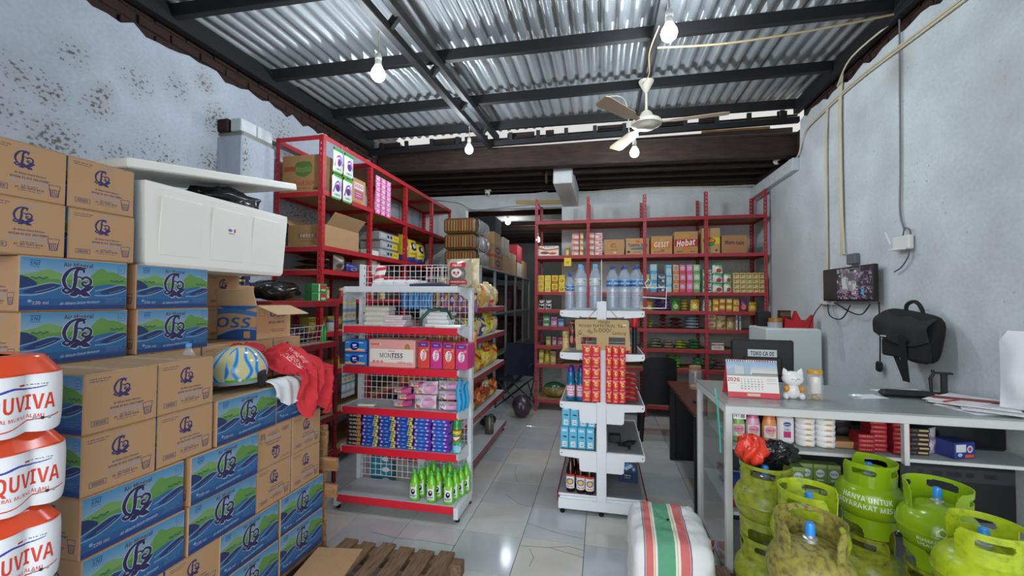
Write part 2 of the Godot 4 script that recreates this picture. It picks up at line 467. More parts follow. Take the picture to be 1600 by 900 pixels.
func materials() -> void:
	for k in [["matte", 0.85], ["print", 0.5], ["gloss", 0.2]]: mat(k[0], Color.WHITE, k[1])
	mat("steel_black", Color(0.09, 0.09, 0.10), 0.6)
	var g := mat("zinc", Color(0.76, 0.78, 0.79), 0.45, 0.4)
	g.roughness_texture = ntex(0.006, 5, [0.0, "999999", 1.0, "ffffff"], 256, 2)
	tri(g, ntex(0.006, 6, [0.0, "b4b7b8", 0.45, "d3d6d8", 1.0, "ececee"], 512, 3), Vector3(1.2, 1.2, 0.3))
	var w := mat("timber", Color(0.235, 0.175, 0.14), 0.8)
	tri(w, ntex(0.02, 8, [0.0, "8a7a70", 0.5, "c9bcb2", 1.0, "ffffff"]), Vector3(0.35, 2.2, 1.2))
	w = mat("plank", Color(0.72, 0.56, 0.40), 0.75)
	tri(w, ntex(0.02, 9, [0.0, "b9a894", 1.0, "ffffff"]), Vector3(0.35, 2.5, 2.5))
	w = mat("pallet", Color(0.53, 0.43, 0.33), 0.8)
	tri(w, ntex(0.03, 10, [0.0, "a39a90", 0.5, "e0d8cf", 1.0, "ffffff"]), Vector3(3.0, 2.0, 0.5))
	var k := mat("mortar", Color(0.16, 0.14, 0.13), 0.95)
	k = mat("brick", Color(0.27, 0.17, 0.14), 0.9)
	tri(k, ntex(0.05, 12, [0.0, "8c7a70", 1.0, "ffffff"]), Vector3(3, 3, 3))
	mat("grout", Color(0.33, 0.33, 0.33), 0.9)
	var tones := ["c6cacb", "cfcfca", "c1c6c8", "caccca", "d2cfc6"]
	for i in tones.size():
		var t := mat("tile%d" % i, Color(tones[i]), 0.13)
		tri(t, ntex(0.008, 20 + i, [0.0, "eeeeee", 1.0, "ffffff"]), Vector3(0.7, 0.7, 0.7))
		t.roughness_texture = ntex(0.012, 30 + i, [0.0, "808080", 0.5, "a0a0a0", 1.0, "ffffff"], 256)
	mat("concrete", Color(0.55, 0.54, 0.52), 0.9)
	mat("chrome", Color(0.75, 0.76, 0.78), 0.3, 0.9)
	mat("alu", Color(0.80, 0.81, 0.82), 0.38, 0.75)
	var gl := mat("glass", Color(0.94, 0.98, 0.97, 0.06), 0.03)
	gl.transparency = BaseMaterial3D.TRANSPARENCY_ALPHA
	gl = mat("clear", Color(0.93, 0.95, 0.97, 0.16), 0.12)
	gl.transparency = BaseMaterial3D.TRANSPARENCY_ALPHA
	gl = mat("film", Color(0.9, 0.92, 0.95, 0.3), 0.2)
	gl.transparency = BaseMaterial3D.TRANSPARENCY_ALPHA
	mat("cloth_white", Color(0.86, 0.87, 0.89), 0.9)
	# plaster: paint with damp stains, its own picture for each wall
	# the picture of the side walls runs from depth -1.2 to 6.62, so 1.2 is added to each depth
	var ls := [[1.92, 2.71, 0.1, 0.8], [1.7, 2.68, 0.1, 0.8], [1.73, 2.42, 0.14, 1.0], [1.63, 2.33, 0.08, 0.9], [2.04, 2.43, 0.12, 0.7], [2.72, 2.95, 0.13, 1.0], [2.7, 2.6, 0.14, 0.8], [2.68, 2.2, 0.12, 0.7], [1.58, 2.72, 0.12, 0.6], [1.8, 2.95, 0.1, 0.6], [1.95, 2.8, 0.07, 0.8], [2.14, 2.96, 0.12, 0.5], [2.4, 3.05, 0.12, 0.5], [2.3, 2.5, 0.2, 0.5], [1.5, 2.5, 0.2, 0.5], [2.6, 3.2, 0.1, 0.7], [3.4, 3.1, 0.25, 0.5], [3.7, 2.3, 0.4, 0.7], [4.5, 2.0, 0.5, 0.7], [5.5, 2.2, 0.5, 0.6]]
	for q in ls: q[0] += 1.2
	plaster("plaster_left", Color("b4bcca"), Vector2(7.82, 3.39), 41, ls, 1300)  # base colour darkened to stand for the weaker light on this wall
	var rs := [[3.55, 3.28, 0.12, 0.7], [2.75, 2.78, 0.16, 0.55], [2.7, 2.55, 0.08, 0.6], [3.0, 1.25, 0.1, 0.3], [5.6, 1.9, 0.4, 0.5], [6.1, 2.6, 0.3, 0.5]]
	for q in rs: q[0] += 1.2
	plaster("plaster_right", Color("cbd2d4"), Vector2(7.82, 3.55), 52, rs, 800, 0.12)
	plaster("plaster_back", Color("cfd3d4"), Vector2(5.07, 3.3), 63, [[3.4, 1.4, 0.4, 0.5], [4.4, 1.2, 0.5, 0.5], [4.9, 2.0, 0.4, 0.6], [2.9, 0.8, 0.5, 0.5]], 800, 0.3)

func plaster(key: String, base: Color, size: Vector2, sd: int, spots: Array, w := 800, fleck := 1.0) -> void:  # spots: [depth, height, radius, strength]
	var h := int(w * size.y / size.x)
	var im := Image.create(w, h, false, Image.FORMAT_RGB8)
	var f := FastNoiseLite.new(); f.seed = sd; f.frequency = 1.6; f.fractal_octaves = 5
	var g := FastNoiseLite.new(); g.seed = sd + 1; g.frequency = 30.0; g.fractal_octaves = 4
	var mould := Color(0.27, 0.25, 0.23); var damp := Color(0.56, 0.54, 0.50)
	for y in h:
		for x in w:
			var q := Vector2(x, y) / w * size.x
			var a := f.get_noise_2d(q.x, q.y); var b := g.get_noise_2d(q.x + q.y * 0.25, q.y * 1.25)
			var c := base * (1.0 + 0.09 * a + 0.05 * b)
			var m := 0.0; var e := 0.0
			for s in spots:
				var v := Vector2(q.x - s[0], size.y - q.y - s[1])
				var dd: float = v.length() / s[2]
				if dd < 1.7:
					m = maxf(m, (1.25 - dd) * s[3])
					e = maxf(e, (1.7 - dd) * s[3] * 0.4)
			c = c.lerp(damp, clampf(e * (0.55 + a * 0.9), 0, 0.55))
			c = c.lerp(mould, clampf(smoothstep(0.34, 0.6, m * 0.34 + b * 0.8) * smoothstep(0.0, 0.35, m) * fleck, 0, 0.7))
			c = c.lerp(mould, smoothstep(0.62, 0.78, b + 0.3 * a) * 0.4)
			im.set_pixel(x, y, c)
	var mm := mat(key, Color.WHITE, 0.9)
	mm.albedo_texture = ImageTexture.create_from_image(im)

func ragged(a: Vector2, b: Vector2, step: float, amp: float, sd: int) -> Array:  # a broken edge from a to b, ends kept
	var k := maxi(2, int((b - a).length() / step))
	var r := RandomNumberGenerator.new(); r.seed = sd
	var out := []
	for i in range(0, k + 1): out.append(a.lerp(b, float(i) / k) + Vector2(0, r.randf_range(-amp, amp)))
	return out

func shell() -> void:
	# floor: grout bed with 40 cm tiles
	var mb := MB.new()
	mb.box(V(-0.4, -0.055, 5.0), Vector3(5.4, 0.1, 12.4), Rect2())
	var fl := struct("floor", mb, "grout")
	var tm := []
	for i in 5: tm.append(MB.new().box(Vector3.ZERO, Vector3(0.3965, 0.01, 0.3965), Rect2(), 0.0012).mesh(M["tile%d" % i]))
	var rest := MB.new()
	var special := {"2,0": 4, "0,1": 1, "1,1": 1, "1,0": 2, "2,1": 2, "1,2": 0, "2,2": 0, "3,0": 2}
	for j in range(-8, 20):
		for i in range(-5, 9):
			var x := -1.306 + 0.4 * i + 0.2; var d := 2.358 + 0.4 * j + 0.2
			if x < -3.1 or x > 2.2: continue
			if d > 6.6 and x > -0.5: continue
			var k: int = special.get("%d,%d" % [i, j], absi(i * 7 + j * 13 + i * j * 5) % 5)
			if d > 1.8: put("tile", tm[k], fl, V(x, -0.005, d))
			else: rest.box(V(x, -0.005, d), Vector3(0.3965, 0.01, 0.3965), Rect2(), 0.0012)
	var ro := part("tile", rest, "tile3", fl)
	ro.set_meta("kind", "stuff")
	# cracks that run through some tiles
	var cr := MB.new()
	for c in [[[-0.75, 3.33], [-0.62, 3.2], [-0.53, 3.16]], [[-0.78, 3.93], [-0.76, 3.75], [-0.70, 3.57]], [[-0.5, 2.66], [-0.32, 2.68], [-0.2, 2.72], [-0.1, 2.69]], [[-0.32, 2.68], [-0.1, 2.62]], [[-0.44, 2.64], [-0.40, 2.56], [-0.41, 2.47]], [[-0.5, 2.93], [-0.3, 2.86], [-0.11, 2.82]], [[-1.5, 2.6], [-1.3, 2.57], [-1.1, 2.58], [-0.9, 2.57]]]:
		for i in c.size() - 1: cr.bar(V(c[i][0], 0.0, c[i][1]), V(c[i + 1][0], 0.0, c[i + 1][1]), 0.003, 0.0008, hx("5a5856"))
	part("crack", cr, "matte", fl)
	mb = MB.new().box(V(-0.4, -0.1, -6.0), Vector3(16, 0.16, 9.6), Rect2())
	struct("pavement", mb, "concrete")
	# unseen wall and lintel, added behind the camera to cut the daylight coming in
	mb = MB.new().box(V(-2.42, 1.85, -1.13), Vector3(1.4, 3.7, 0.14), Rect2(0.2, 0.2, 0.3, 0.3)).box(V(-0.4, 3.25, -1.13), Vector3(5.4, 0.95, 0.14), Rect2(0.2, 0.2, 0.3, 0.3)).box(V(2.1, 1.85, -1.13), Vector3(0.3, 3.7, 0.14), Rect2(0.2, 0.2, 0.3, 0.3))
	struct("wall_front_added", mb, "plaster_back")
	# side walls: plaster up to a broken edge, brick courses above
	for s in 2:
		var left := s == 0
		var pts := PackedVector2Array()
		pts.append(Vector2(-1.2, 0)); pts.append(Vector2(6.62, 0))
		var top: Array
		if left: top = ragged(Vector2(6.62, 3.36), Vector2(-1.2, 3.24), 0.075, 0.03, 3)
		else: top = ragged(Vector2(6.62, 3.17), Vector2(5.14, 3.12), 0.13, 0.012, 4) + ragged(Vector2(5.1, 3.52), Vector2(-1.2, 3.40), 0.08, 0.028, 5)
		pts.append_array(PackedVector2Array(top))
		mb = MB.new()
		# polygon x = depth; turned so that depth runs along -z
		mb.x = Transform3D(Basis(Vector3(0, 0, -1), Vector3(0, 1, 0), Vector3(1, 0, 0)), Vector3(-2.95 if left else 2.12, 0, 0))
		mb.extr(pts, -0.14 if left else 0.0, 0.0 if left else 0.14, Rect2(0, 0, 1, 1), Rect2(0, 0, 0.01, 0.01))
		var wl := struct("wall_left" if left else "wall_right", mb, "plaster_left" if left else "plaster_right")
		var core := MB.new()
		var xs := -1.0 if left else 1.0
		core.box(V(-3.065 if left else 2.235, 1.95, 2.7 if left else 1.95), Vector3(0.16, 3.9, 7.8 if left else 6.3), Rect2())
		part("mortar_core", core, "mortar", wl)
		var bm := MB.new().box(Vector3.ZERO, Vector3(0.1, 0.058, 0.205), Rect2(), 0.004).mesh(M["brick"])
		for row in 5:
			for i in 27:
				var d := 0.7 + i * 0.222 + (0.111 if row % 2 else 0.0)
				var y := (3.235 if left else 3.40) + row * 0.072
				if d > (6.4 if left else 5.0): continue
				var b := put("brick", bm, wl, V((-3.022 if left else 2.192) + rng.randf_range(-0.006, 0.006), y, d))
				b.rotation.y = rng.randf_range(-0.03, 0.03)
	# ledge along the lower back part of the right wall
	struct("trim_1", MB.new().box(V(2.085, 3.06, 5.82), Vector3(0.07, 0.14, 1.36), Rect2(0, 0, 1, 1), 0.006), "plaster_right")
	# pillar on the left wall, plaster broken off near the top
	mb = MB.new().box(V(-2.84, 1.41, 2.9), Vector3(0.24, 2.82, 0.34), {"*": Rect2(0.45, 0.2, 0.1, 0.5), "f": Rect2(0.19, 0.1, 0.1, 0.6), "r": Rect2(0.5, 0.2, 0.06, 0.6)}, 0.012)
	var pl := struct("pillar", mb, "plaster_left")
	mb = MB.new().box(V(-2.845, 2.835, 2.905), Vector3(0.22, 0.05, 0.31), Rect2(), 0.01)
	part("mortar_bed", mb, "concrete", pl)
	var pb := MB.new().box(Vector3.ZERO, Vector3(0.10, 0.10, 0.15), Rect2(), 0.008)
	part("brick", pb, "brick", pl, V(-2.905, 2.905, 2.80))
	for i in 2: put("brick", MB.new().box(Vector3.ZERO, Vector3(0.1, 0.10, 0.155), Rect2(0.2, 0.2, 0.05, 0.05), 0.006).mesh(M["plaster_right"]), pl, V(-2.79, 2.905, 2.815 + i * 0.165))
	# back wall with the passage to the store room
	mb = MB.new()
	var bp := PackedVector2Array([Vector2(-2.95, 0), Vector2(-2.15, 0), Vector2(-2.15, 3.0), Vector2(-0.6, 2.99), Vector2(-0.6, 0), Vector2(2.12, 0)])
	bp.append_array(PackedVector2Array(ragged(Vector2(2.12, 3.2), Vector2(-2.95, 3.28), 0.2, 0.01, 9)))
	mb.x = Transform3D(Basis(), Vector3(0, 0, -6.5))
	mb.extr(bp, -0.13, 0.0, Rect2(0, 0, 1, 1), Rect2(0.3, 0.3, 0.02, 0.02))
	var wb := struct("wall_back", mb, "plaster_back")
	mb = MB.new().box(V(0.0, 4.3, 7.6), Vector3(9, 2.6, 0.1), Rect2(0, 0, 1, 1))
	struct("wall_upper", mb, "concrete")
	struct("trim_2", MB.new().bar(V(-1.32, 3.085, 6.485), V(-0.57, 3.055, 6.485), 0.02, 0.055, hx("cdb273"), 0.004), "matte")
	# plastered beam stub that comes forward out of the back wall
	struct("beam", MB.new().bar(V(-0.5, 3.21, 5.5), V(-0.465, 3.12, 6.5), 0.25, 0.27, {"*": Rect2(0.1, 0.1, 0.1, 0.1), "b": Rect2(0.3, 0.3, 0.06, 0.1)}, 0.012), "plaster_back")
	# store room behind
	mb = MB.new()
	mb.box(V(-3.0, 1.7, 8.85), Vector3(0.1, 3.4, 4.6), Rect2(0.1, 0.1, 0.5, 0.5)).box(V(-0.3, 1.7, 8.85), Vector3(0.1, 3.4, 4.6), Rect2(0.1, 0.1, 0.5, 0.5)).box(V(-1.6, 1.7, 11.1), Vector3(2.9, 3.4, 0.1), Rect2(0.1, 0.1, 0.5, 0.5))
	struct("wall_store", mb, "concrete")
	var sc := struct("ceiling_store", MB.new().box(V(-1.6, 3.17, 8.87), Vector3(2.9, 0.06, 4.7), Rect2()), "timber")
	for i in 9: part("joist", MB.new().box(V(-1.65, 3.085, 6.8 + 0.5 * i), Vector3(2.6, 0.11, 0.07), Rect2(), 0.004), "timber", sc)

func roof() -> void:
	# corrugated sheets on steel purlins; the sheets run front to back
	var ce := Node3D.new()
	ce.name = "ceiling"
	ce.set_meta("kind", "structure")
	add_child(ce)
	var pur := [[-0.9, -0.7, 3.42, 3.62], [-0.1, 0.1, 3.44, 3.64], [0.7, 0.95, 3.46, 3.65], [1.5, 1.78, 3.49, 3.66], [2.30, 2.62, 3.51, 3.68], [3.2, 3.5, 3.54, 3.69], [4.06, 4.31, 3.565, 3.69], [4.72, 5.08, 3.585, 3.70]]
	for p in pur: part("purlin", MB.new().bar(V(-2.98, p[2], p[0]), V(2.16, p[3], p[1]), 0.05, 0.095, Rect2(), 0.004), "steel_black", ce)
	var py := func(x: float, d: float) -> float: return 3.49 + 0.029 * (d - 1.5) + (x + 2.95) / 5.07 * (0.19 - 0.017 * (d - 1.5)) + 0.047
	var W := 0.836
	for band in 4:
		var d0: float = [-1.3, 0.85, 2.40, 3.36][band]; var d1: float = [1.0, 2.52, 3.52, 5.12][band]
		for s in 7:
			var x0 := -3.06 + s * 0.76
			var lift := 0.004 + 0.012 * (band % 2) + 0.007 * (s % 2)
			var mb := MB.new()
			mb.grid(func(a: float, b: float) -> Vector3:
				var x := x0 + a * W; var d := d0 + b * (d1 - d0)
				d += 0.27 * (x + 2.95) / 5.07
				return V(x, py.call(x, d) + 0.017 + lift + 0.016 * clampf(1.7 * cos(TAU * (x + 3.06) / 0.1086), -1.0, 1.0), d), 84, 1, Rect2(0, 0, 1, 1), true)
			part("roof_sheet", mb, "zinc", ce)
	# edge beams along the side walls, trusses front to back
	part("edge_beam", MB.new().bar(V(-2.9, 3.44, -1.2), V(-2.9, 3.53, 4.9), 0.07, 0.13, Rect2(), 0.004), "steel_black", ce)
	part("edge_beam", MB.new().bar(V(2.08, 3.62, -1.2), V(2.08, 3.66, 5.1), 0.06, 0.13, Rect2(), 0.004), "steel_black", ce)
	for t in [[-1.52, 1.0, -1.33, 4.95, 3.40, 3.42], [0.40, 1.0, 0.40, 5.0, 3.535, 3.535]]:
		var two: bool = t[0] < 0
		for c in (2 if two else 1):
			part("truss_chord", MB.new().bar(V(t[0] + 0.085 * c, t[4] + 0.10 * c, t[1]), V(t[2] + 0.085 * c, t[5] + 0.10 * c, t[3]), 0.055, 0.065, Rect2(), 0.004), "steel_black", ce)
		if two:
			for i in 6:
				var f := 0.08 + i * 0.165
				var a := V(lerpf(t[0], t[2], f), lerpf(t[4], t[5], f), lerpf(t[1], t[3], f))
				part("truss_post", MB.new().bar(a, a + Vector3(0.085, 0.10, 0), 0.035, 0.05, Rect2()), "steel_black", ce)
	# lattice and timber over the back part
	part("lattice_rail", MB.new().bar(V(-2.95, 3.44, 4.95), V(2.12, 3.545, 5.14), 0.05, 0.06, Rect2()), "steel_black", ce)
	for i in 15:
		var f := (i + 0.5) / 15.0
		part("lattice_post", MB.new().bar(V(lerpf(-2.95, 2.12, f), 3.44 + 0.1 * f, 4.95 + 0.19 * f), V(lerpf(-2.95, 2.12, f), 3.56 + 0.1 * f, 4.93 + 0.2 * f), 0.045, 0.03, Rect2()), "steel_black", ce)
	part("lattice_rail", MB.new().bar(V(-2.95, 3.505, 4.98), V(2.12, 3.61, 5.17), 0.02, 0.018, Rect2()), "steel_black", ce)
	for q in [[-2.72, 0.3], [-1.95, 0.42], [-1.55, 0.3], [-0.98, 0.34], [-0.62, 0.1], [0.1, 0.3], [0.75, 0.36], [1.2, 0.2], [1.98, 0.1]]:
		var f: float = (q[0] + 2.95) / 5.07
		part("panel", MB.new().box(V(q[0], 3.51 + 0.1 * f, 5.02 + 0.19 * f), Vector3(q[1], 0.15, 0.012), Rect2()), "timber", ce)
	part("lattice_rail", MB.new().bar(V(-2.95, 3.50, 5.3), V(2.12, 3.50, 5.3), 0.02, 0.05, Rect2()), "timber", ce)
	for i in 2: part("plank", MB.new().box(V(1.55, 3.49 + 0.075 * i, 5.4), Vector3(0.75, 0.06, 0.02), Rect2(), 0.002), "plank", ce)
	var tb := Node3D.new()
	tb.name = "ceiling_timber"
	tb.set_meta("kind", "structure")
	add_child(tb)
	var beams := [[5.2, 3.345, 0.27, 0.14], [5.58, 3.31, 0.16, 0.08], [5.98, 3.33, 0.14, 0.07], [6.35, 3.34, 0.14, 0.07]]
	for b in beams: part("beam", MB.new().bar(V(-2.95, b[1] + 0.03, b[0]), V(2.2, b[1] - 0.03, b[0] + 0.1), b[3], b[2], Rect2(), 0.01), "timber", tb)
	for i in 8: part("floor_board", MB.new().bar(V(-3.05, 3.44, 5.28 + 0.17 * i), V(2.25, 3.42, 5.28 + 0.17 * i), 0.169, 0.025, Rect2(), 0.001), "timber", tb)
	part("wall_plate", MB.new().bar(V(-3.05, 3.36, 6.56), V(2.25, 3.32, 6.56), 0.12, 0.26, Rect2(), 0.004), "timber", tb)
	part("side_board", MB.new().box(V(2.17, 3.3, 5.85), Vector3(0.06, 0.3, 1.4), Rect2(), 0.003), "timber", tb)
	part("cleat", MB.new().box(V(-0.72, 3.2, 5.55), Vector3(0.03, 0.2, 0.04), Rect2(), 0.003), "timber", tb)

func bulb(at: Vector3, cord: float, r: float, energy: float, label: String) -> void:
	var o := thing("light_bulb", label, "light bulb", at, 0, "bare bulbs hanging from the roof")
	var g := MB.new().lathe([Vector2(0.0001, -r), Vector2(r * 0.5, -r * 0.87), Vector2(r * 0.87, -r * 0.5), Vector2(r, 0), Vector2(r * 0.9, r * 0.45), Vector2(r * 0.62, r * 0.95), Vector2(r * 0.5, r * 1.2)], 16, Rect2())
	part("bulb_glass", g, "bulb", o)
	part("bulb_base", MB.new().lathe([Vector2(r * 0.5, r * 1.2), Vector2(r * 0.42, r * 1.9), Vector2(r * 0.4, r * 2.0), Vector2(0.001, r * 2.0)], 12, hx("d9d8d4")), "print", o)
	part("socket", MB.new().lathe([Vector2(r * 0.46, r * 1.95), Vector2(r * 0.46, r * 2.5), Vector2(r * 0.3, r * 2.9), Vector2(0.001, r * 2.95)], 12, hx("e6e4de")), "print", o)
	if cord > 0: part("cord", MB.new().tube([Vector3(0, r * 2.9, 0), Vector3(0.002, cord * 0.6, 0), Vector3(0, cord, 0)], 0.004, 5, hx("c8b890")), "matte", o)
	var l := OmniLight3D.new()
	l.name = "bulb_light"
	l.light_color = Color(0.93, 0.97, 1.0)
	l.light_energy = energy
	l.omni_range = 14
	l.omni_attenuation = 2.0
	l.light_size = r
	l.shadow_enabled = true
	o.add_child(l)

func bulbs() -> void:
	var b := mat("bulb", Color.WHITE, 0.4)
	b.emission_enabled = true
	b.emission = Color(0.95, 0.98, 1.0)
	b.emission_energy_multiplier = 4.0
	bulb(V(-1.51, 3.10, 2.62), 0.31, 0.05, 0.55, "bare bulb on a cord beside the double steel truss")
	bulb(V(0.44, 3.33, 2.92), 0.26, 0.055, 0.55, "bare bulb on a cord under the single truss, in front of the fan")
	bulb(V(-1.37, 3.13, 4.23), 0.27, 0.045, 0.55, "bare bulb hanging at the far end of the double truss")
	bulb(V(0.33, 3.06, 4.45), 0.48, 0.048, 0.55, "bare bulb shining just behind the ceiling fan motor")
	bulb(V(-1.63, 2.93, 7.3), 0.16, 0.05, 0.25, "bare bulb glowing in the store room doorway")
	bulb(V(-1.24, 2.74, 8.3), 0.3, 0.05, 0.25, "bare bulb deeper inside the dark store room")

func punched(m: MB, w: float, h: float, t: float, pitch: float, hw: float, hh: float, u: Rect2) -> MB:  # plate in the x,y plane standing on y = 0, a row of real holes down its middle
	var n := int(h / pitch)
	var p := h / n
	for i in n:
		var y := i * p
		var a := y + (p - hh) / 2; var b := a + hh
		for z in [t / 2, -t / 2]:
			var P := func(x: float, yy: float) -> Vector3: return Vector3(x, yy, z)
			for q in [[-w / 2, y, w / 2, a], [-w / 2, b, w / 2, y + p], [-w / 2, a, -hw / 2, b], [hw / 2, a, w / 2, b]]:
				if z > 0: m.quad(P.call(q[0], q[1]), P.call(q[2], q[1]), P.call(q[2], q[3]), P.call(q[0], q[3]), u)
				else: m.quad(P.call(q[2], q[1]), P.call(q[0], q[1]), P.call(q[0], q[3]), P.call(q[2], q[3]), u)
		var c := [Vector2(-hw / 2, a), Vector2(hw / 2, a), Vector2(hw / 2, b), Vector2(-hw / 2, b)]
		for k in 4:
			var e: Vector2 = c[k]; var f: Vector2 = c[(k + 1) % 4]
			m.quad(Vector3(f.x, f.y, -t / 2), Vector3(e.x, e.y, -t / 2), Vector3(e.x, e.y, t / 2), Vector3(f.x, f.y, t / 2), u)
	for x in [-w / 2, w / 2]: m.oquad(Vector3(x, 0, -t / 2), Vector3(x, 0, t / 2), Vector3(x, h, t / 2), Vector3(x, h, -t / 2), u, Vector3(0, h / 2, 0))
	for y in [0.0, h]: m.oquad(Vector3(-w / 2, y, -t / 2), Vector3(w / 2, y, -t / 2), Vector3(w / 2, y, t / 2), Vector3(-w / 2, y, t / 2), u, Vector3(0, h / 2, 0))
	return m

func rack(called: String, label: String, at: Vector3, turn: float, xs: Array, depth: float, h: float, levels: Array, red: Color, open_first := false) -> Node3D:
	var o := thing(called, label, "shelving rack", at, turn, "")
	var made := {}
	var rd := sol(red)
	var t := 0.003
	for i in xs.size():
		for b in 2:
			var z := -depth if b else 0.0
			var s := -1.0 if i == xs.size() - 1 else 1.0
			var key := "%d %d" % [int(s), b]
			if not made.has(key):  # L-shaped angle of two punched flanges
				var m := MB.new()
				m.x = Transform3D(Basis(), Vector3(s * 0.02, 0, 0))
				punched(m, 0.04, h, t, 0.05, 0.008, 0.022, rd)
				m.x = Transform3D(Basis(Vector3.UP, PI / 2), Vector3(0, 0, 0.02 if b else -0.02))
				punched(m, 0.04, h, t, 0.05, 0.008, 0.022, rd)
				made[key] = m.mesh(M.print)
			put("post", made[key], o, Vector3(xs[i], 0, z))
	for y in levels:
		for i in xs.size() - 1:
			if open_first and y > h - 0.1 and i == 0:
				var fr := MB.new()
				for z in [0.004, -depth - 0.004]: fr.bar(Vector3(xs[0], y - 0.02, z), Vector3(xs[1], y - 0.02, z), 0.003, 0.04, rd)
				fr.bar(Vector3(xs[1], y - 0.02, 0), Vector3(xs[1], y - 0.02, -depth), 0.003, 0.04, rd)
				part("top_frame", fr, "print", o)
				continue
			var w: float = xs[i + 1] - xs[i]
			var cx: float = (xs[i + 1] + xs[i]) / 2
			var sh := part("shelf", MB.new().box(Vector3(0, -0.006, -depth / 2), Vector3(w - 0.008, 0.012, depth - 0.008), hx("a9825c")), "matte", o, Vector3(cx, y, 0))
			var rl := MB.new()
			for z in [0.006, -depth - 0.002]:
				rl.box(Vector3(0, -0.022, z), Vector3(w, 0.044, 0.003), {"*": rd, "f": rd})
			for x in [-w / 2 + 0.006, w / 2 - 0.006]: rl.box(Vector3(x, -0.034, -depth / 2), Vector3(0.003, 0.04, depth), rd)
			part("rail", rl, "print", sh)
	for i in [0, xs.size() - 1]:
		var m := MB.new()
		m.bar(Vector3(xs[i] + (0.004 if i == 0 else -0.004), h - 0.022, -0.004), Vector3(xs[i] + (0.004 if i == 0 else -0.004), h - 0.022, -depth + 0.004), 0.0035, 0.04, rd)
		part("end_bar", m, "print", o)
	return o

func wire_panel(w: float, y0: float, y1: float, pitch: float) -> MB:
	var m := MB.new()
	var c := hx("e8eaec")
	var k := int(w / pitch)
	for i in k + 1: m.box(Vector3(w * i / k, (y0 + y1) / 2, 0), Vector3(0.0035, y1 - y0, 0.0035), c)
	k = int((y1 - y0) / pitch)
	for i in k + 1: m.box(Vector3(w / 2, y0 + (y1 - y0) * i / k, 0.003), Vector3(w, 0.0035, 0.0035), c)
	return m

func gondola(called: String, label: String, at: Vector3, turn: float, w: float, h: float, depth: float, shelves: Array, base_d: float, strip: Color, plain_top: bool) -> Node3D:
	var o := thing(called, label, "display shelf", at, turn)
	var wh := hx("dfe4e8")
	var pm := MB.new()  # hollow post, both sides punched
	for q in [-1.0, 1.0]:
		pm.x = Transform3D(Basis(Vector3.UP, PI / 2), Vector3(q * 0.014, 0.06, 0))
		punched(pm, 0.05, h - 0.06, 0.002, 0.06, 0.014, 0.018, wh)
		pm.x = Transform3D()
		pm.box(Vector3(0, h / 2 + 0.03, q * 0.024), Vector3(0.026, h - 0.06, 0.002), wh)
	pm.box(Vector3(0, h - 0.001, 0), Vector3(0.03, 0.002, 0.05), wh)
	var post_mesh := pm.mesh(M.print)
	for x in [0.0, w]:
		put("post", post_mesh, o, Vector3(x, 0, 0))
		var ft := MB.new()
		ft.box(Vector3(0, 0.065, base_d / 2), Vector3(0.035, 0.075, base_d + 0.02), wh, 0.003)
		var foot := part("foot", ft, "print", o, Vector3(x, 0, 0))
		for z in [base_d - 0.03, 0.01]: part("leveller", MB.new().lathe([Vector2(0.016, 0), Vector2(0.018, 0.012), Vector2(0.008, 0.014), Vector2(0.008, 0.03)], 8, hx("15151a"), 0, TAU, Vector3(0, 0, z)), "print", foot)
	part("wire_panel", wire_panel(w, 0.14, h - 0.01, 0.046), "print", o)
	for i in shelves.size():
		var y: float = shelves[i]
		var base := i == shelves.size() - 1
		var d := base_d if base else depth
		var m := MB.new()
		m.box(Vector3(w / 2, -0.008, d / 2 + 0.01), Vector3(w - 0.02, 0.012, d), {"*": hx("c9cdd0"), "f": wh, "d": wh})
		m.box(Vector3(w / 2, -0.018, d + 0.005), Vector3(w - 0.02, 0.036, 0.008), wh)
		var sh := part("base_shelf" if base else "shelf", m, "print", o, Vector3(0, y, 0))
		if not (plain_top and i == 0):
			part("price_strip", MB.new().box(Vector3(w / 2, -0.024, d + 0.014), Vector3(w - 0.03, 0.052, 0.006), sol(strip), 0.001), "gloss", sh)
		else:
			part("front_lip", MB.new().box(Vector3(w / 2, -0.012, d + 0.014), Vector3(w - 0.03, 0.04, 0.008), wh, 0.002), "print", sh)
		if not base:
			for x in [0.004, w - 0.004]:
				var br := MB.new()
				br.x = Transform3D(Basis(Vector3(0, 0, 1), Vector3(0, 1, 0), Vector3(-1, 0, 0)), Vector3(x, 0, 0))
				br.extr(PackedVector2Array([Vector2(0.02, -0.09), Vector2(0.07, -0.09), Vector2(d + 0.01, -0.045), Vector2(d + 0.01, 0.004), Vector2(0.02, 0.004)]), -0.002, 0.002, wh, wh)
				part("bracket", br, "print", sh)
	return o

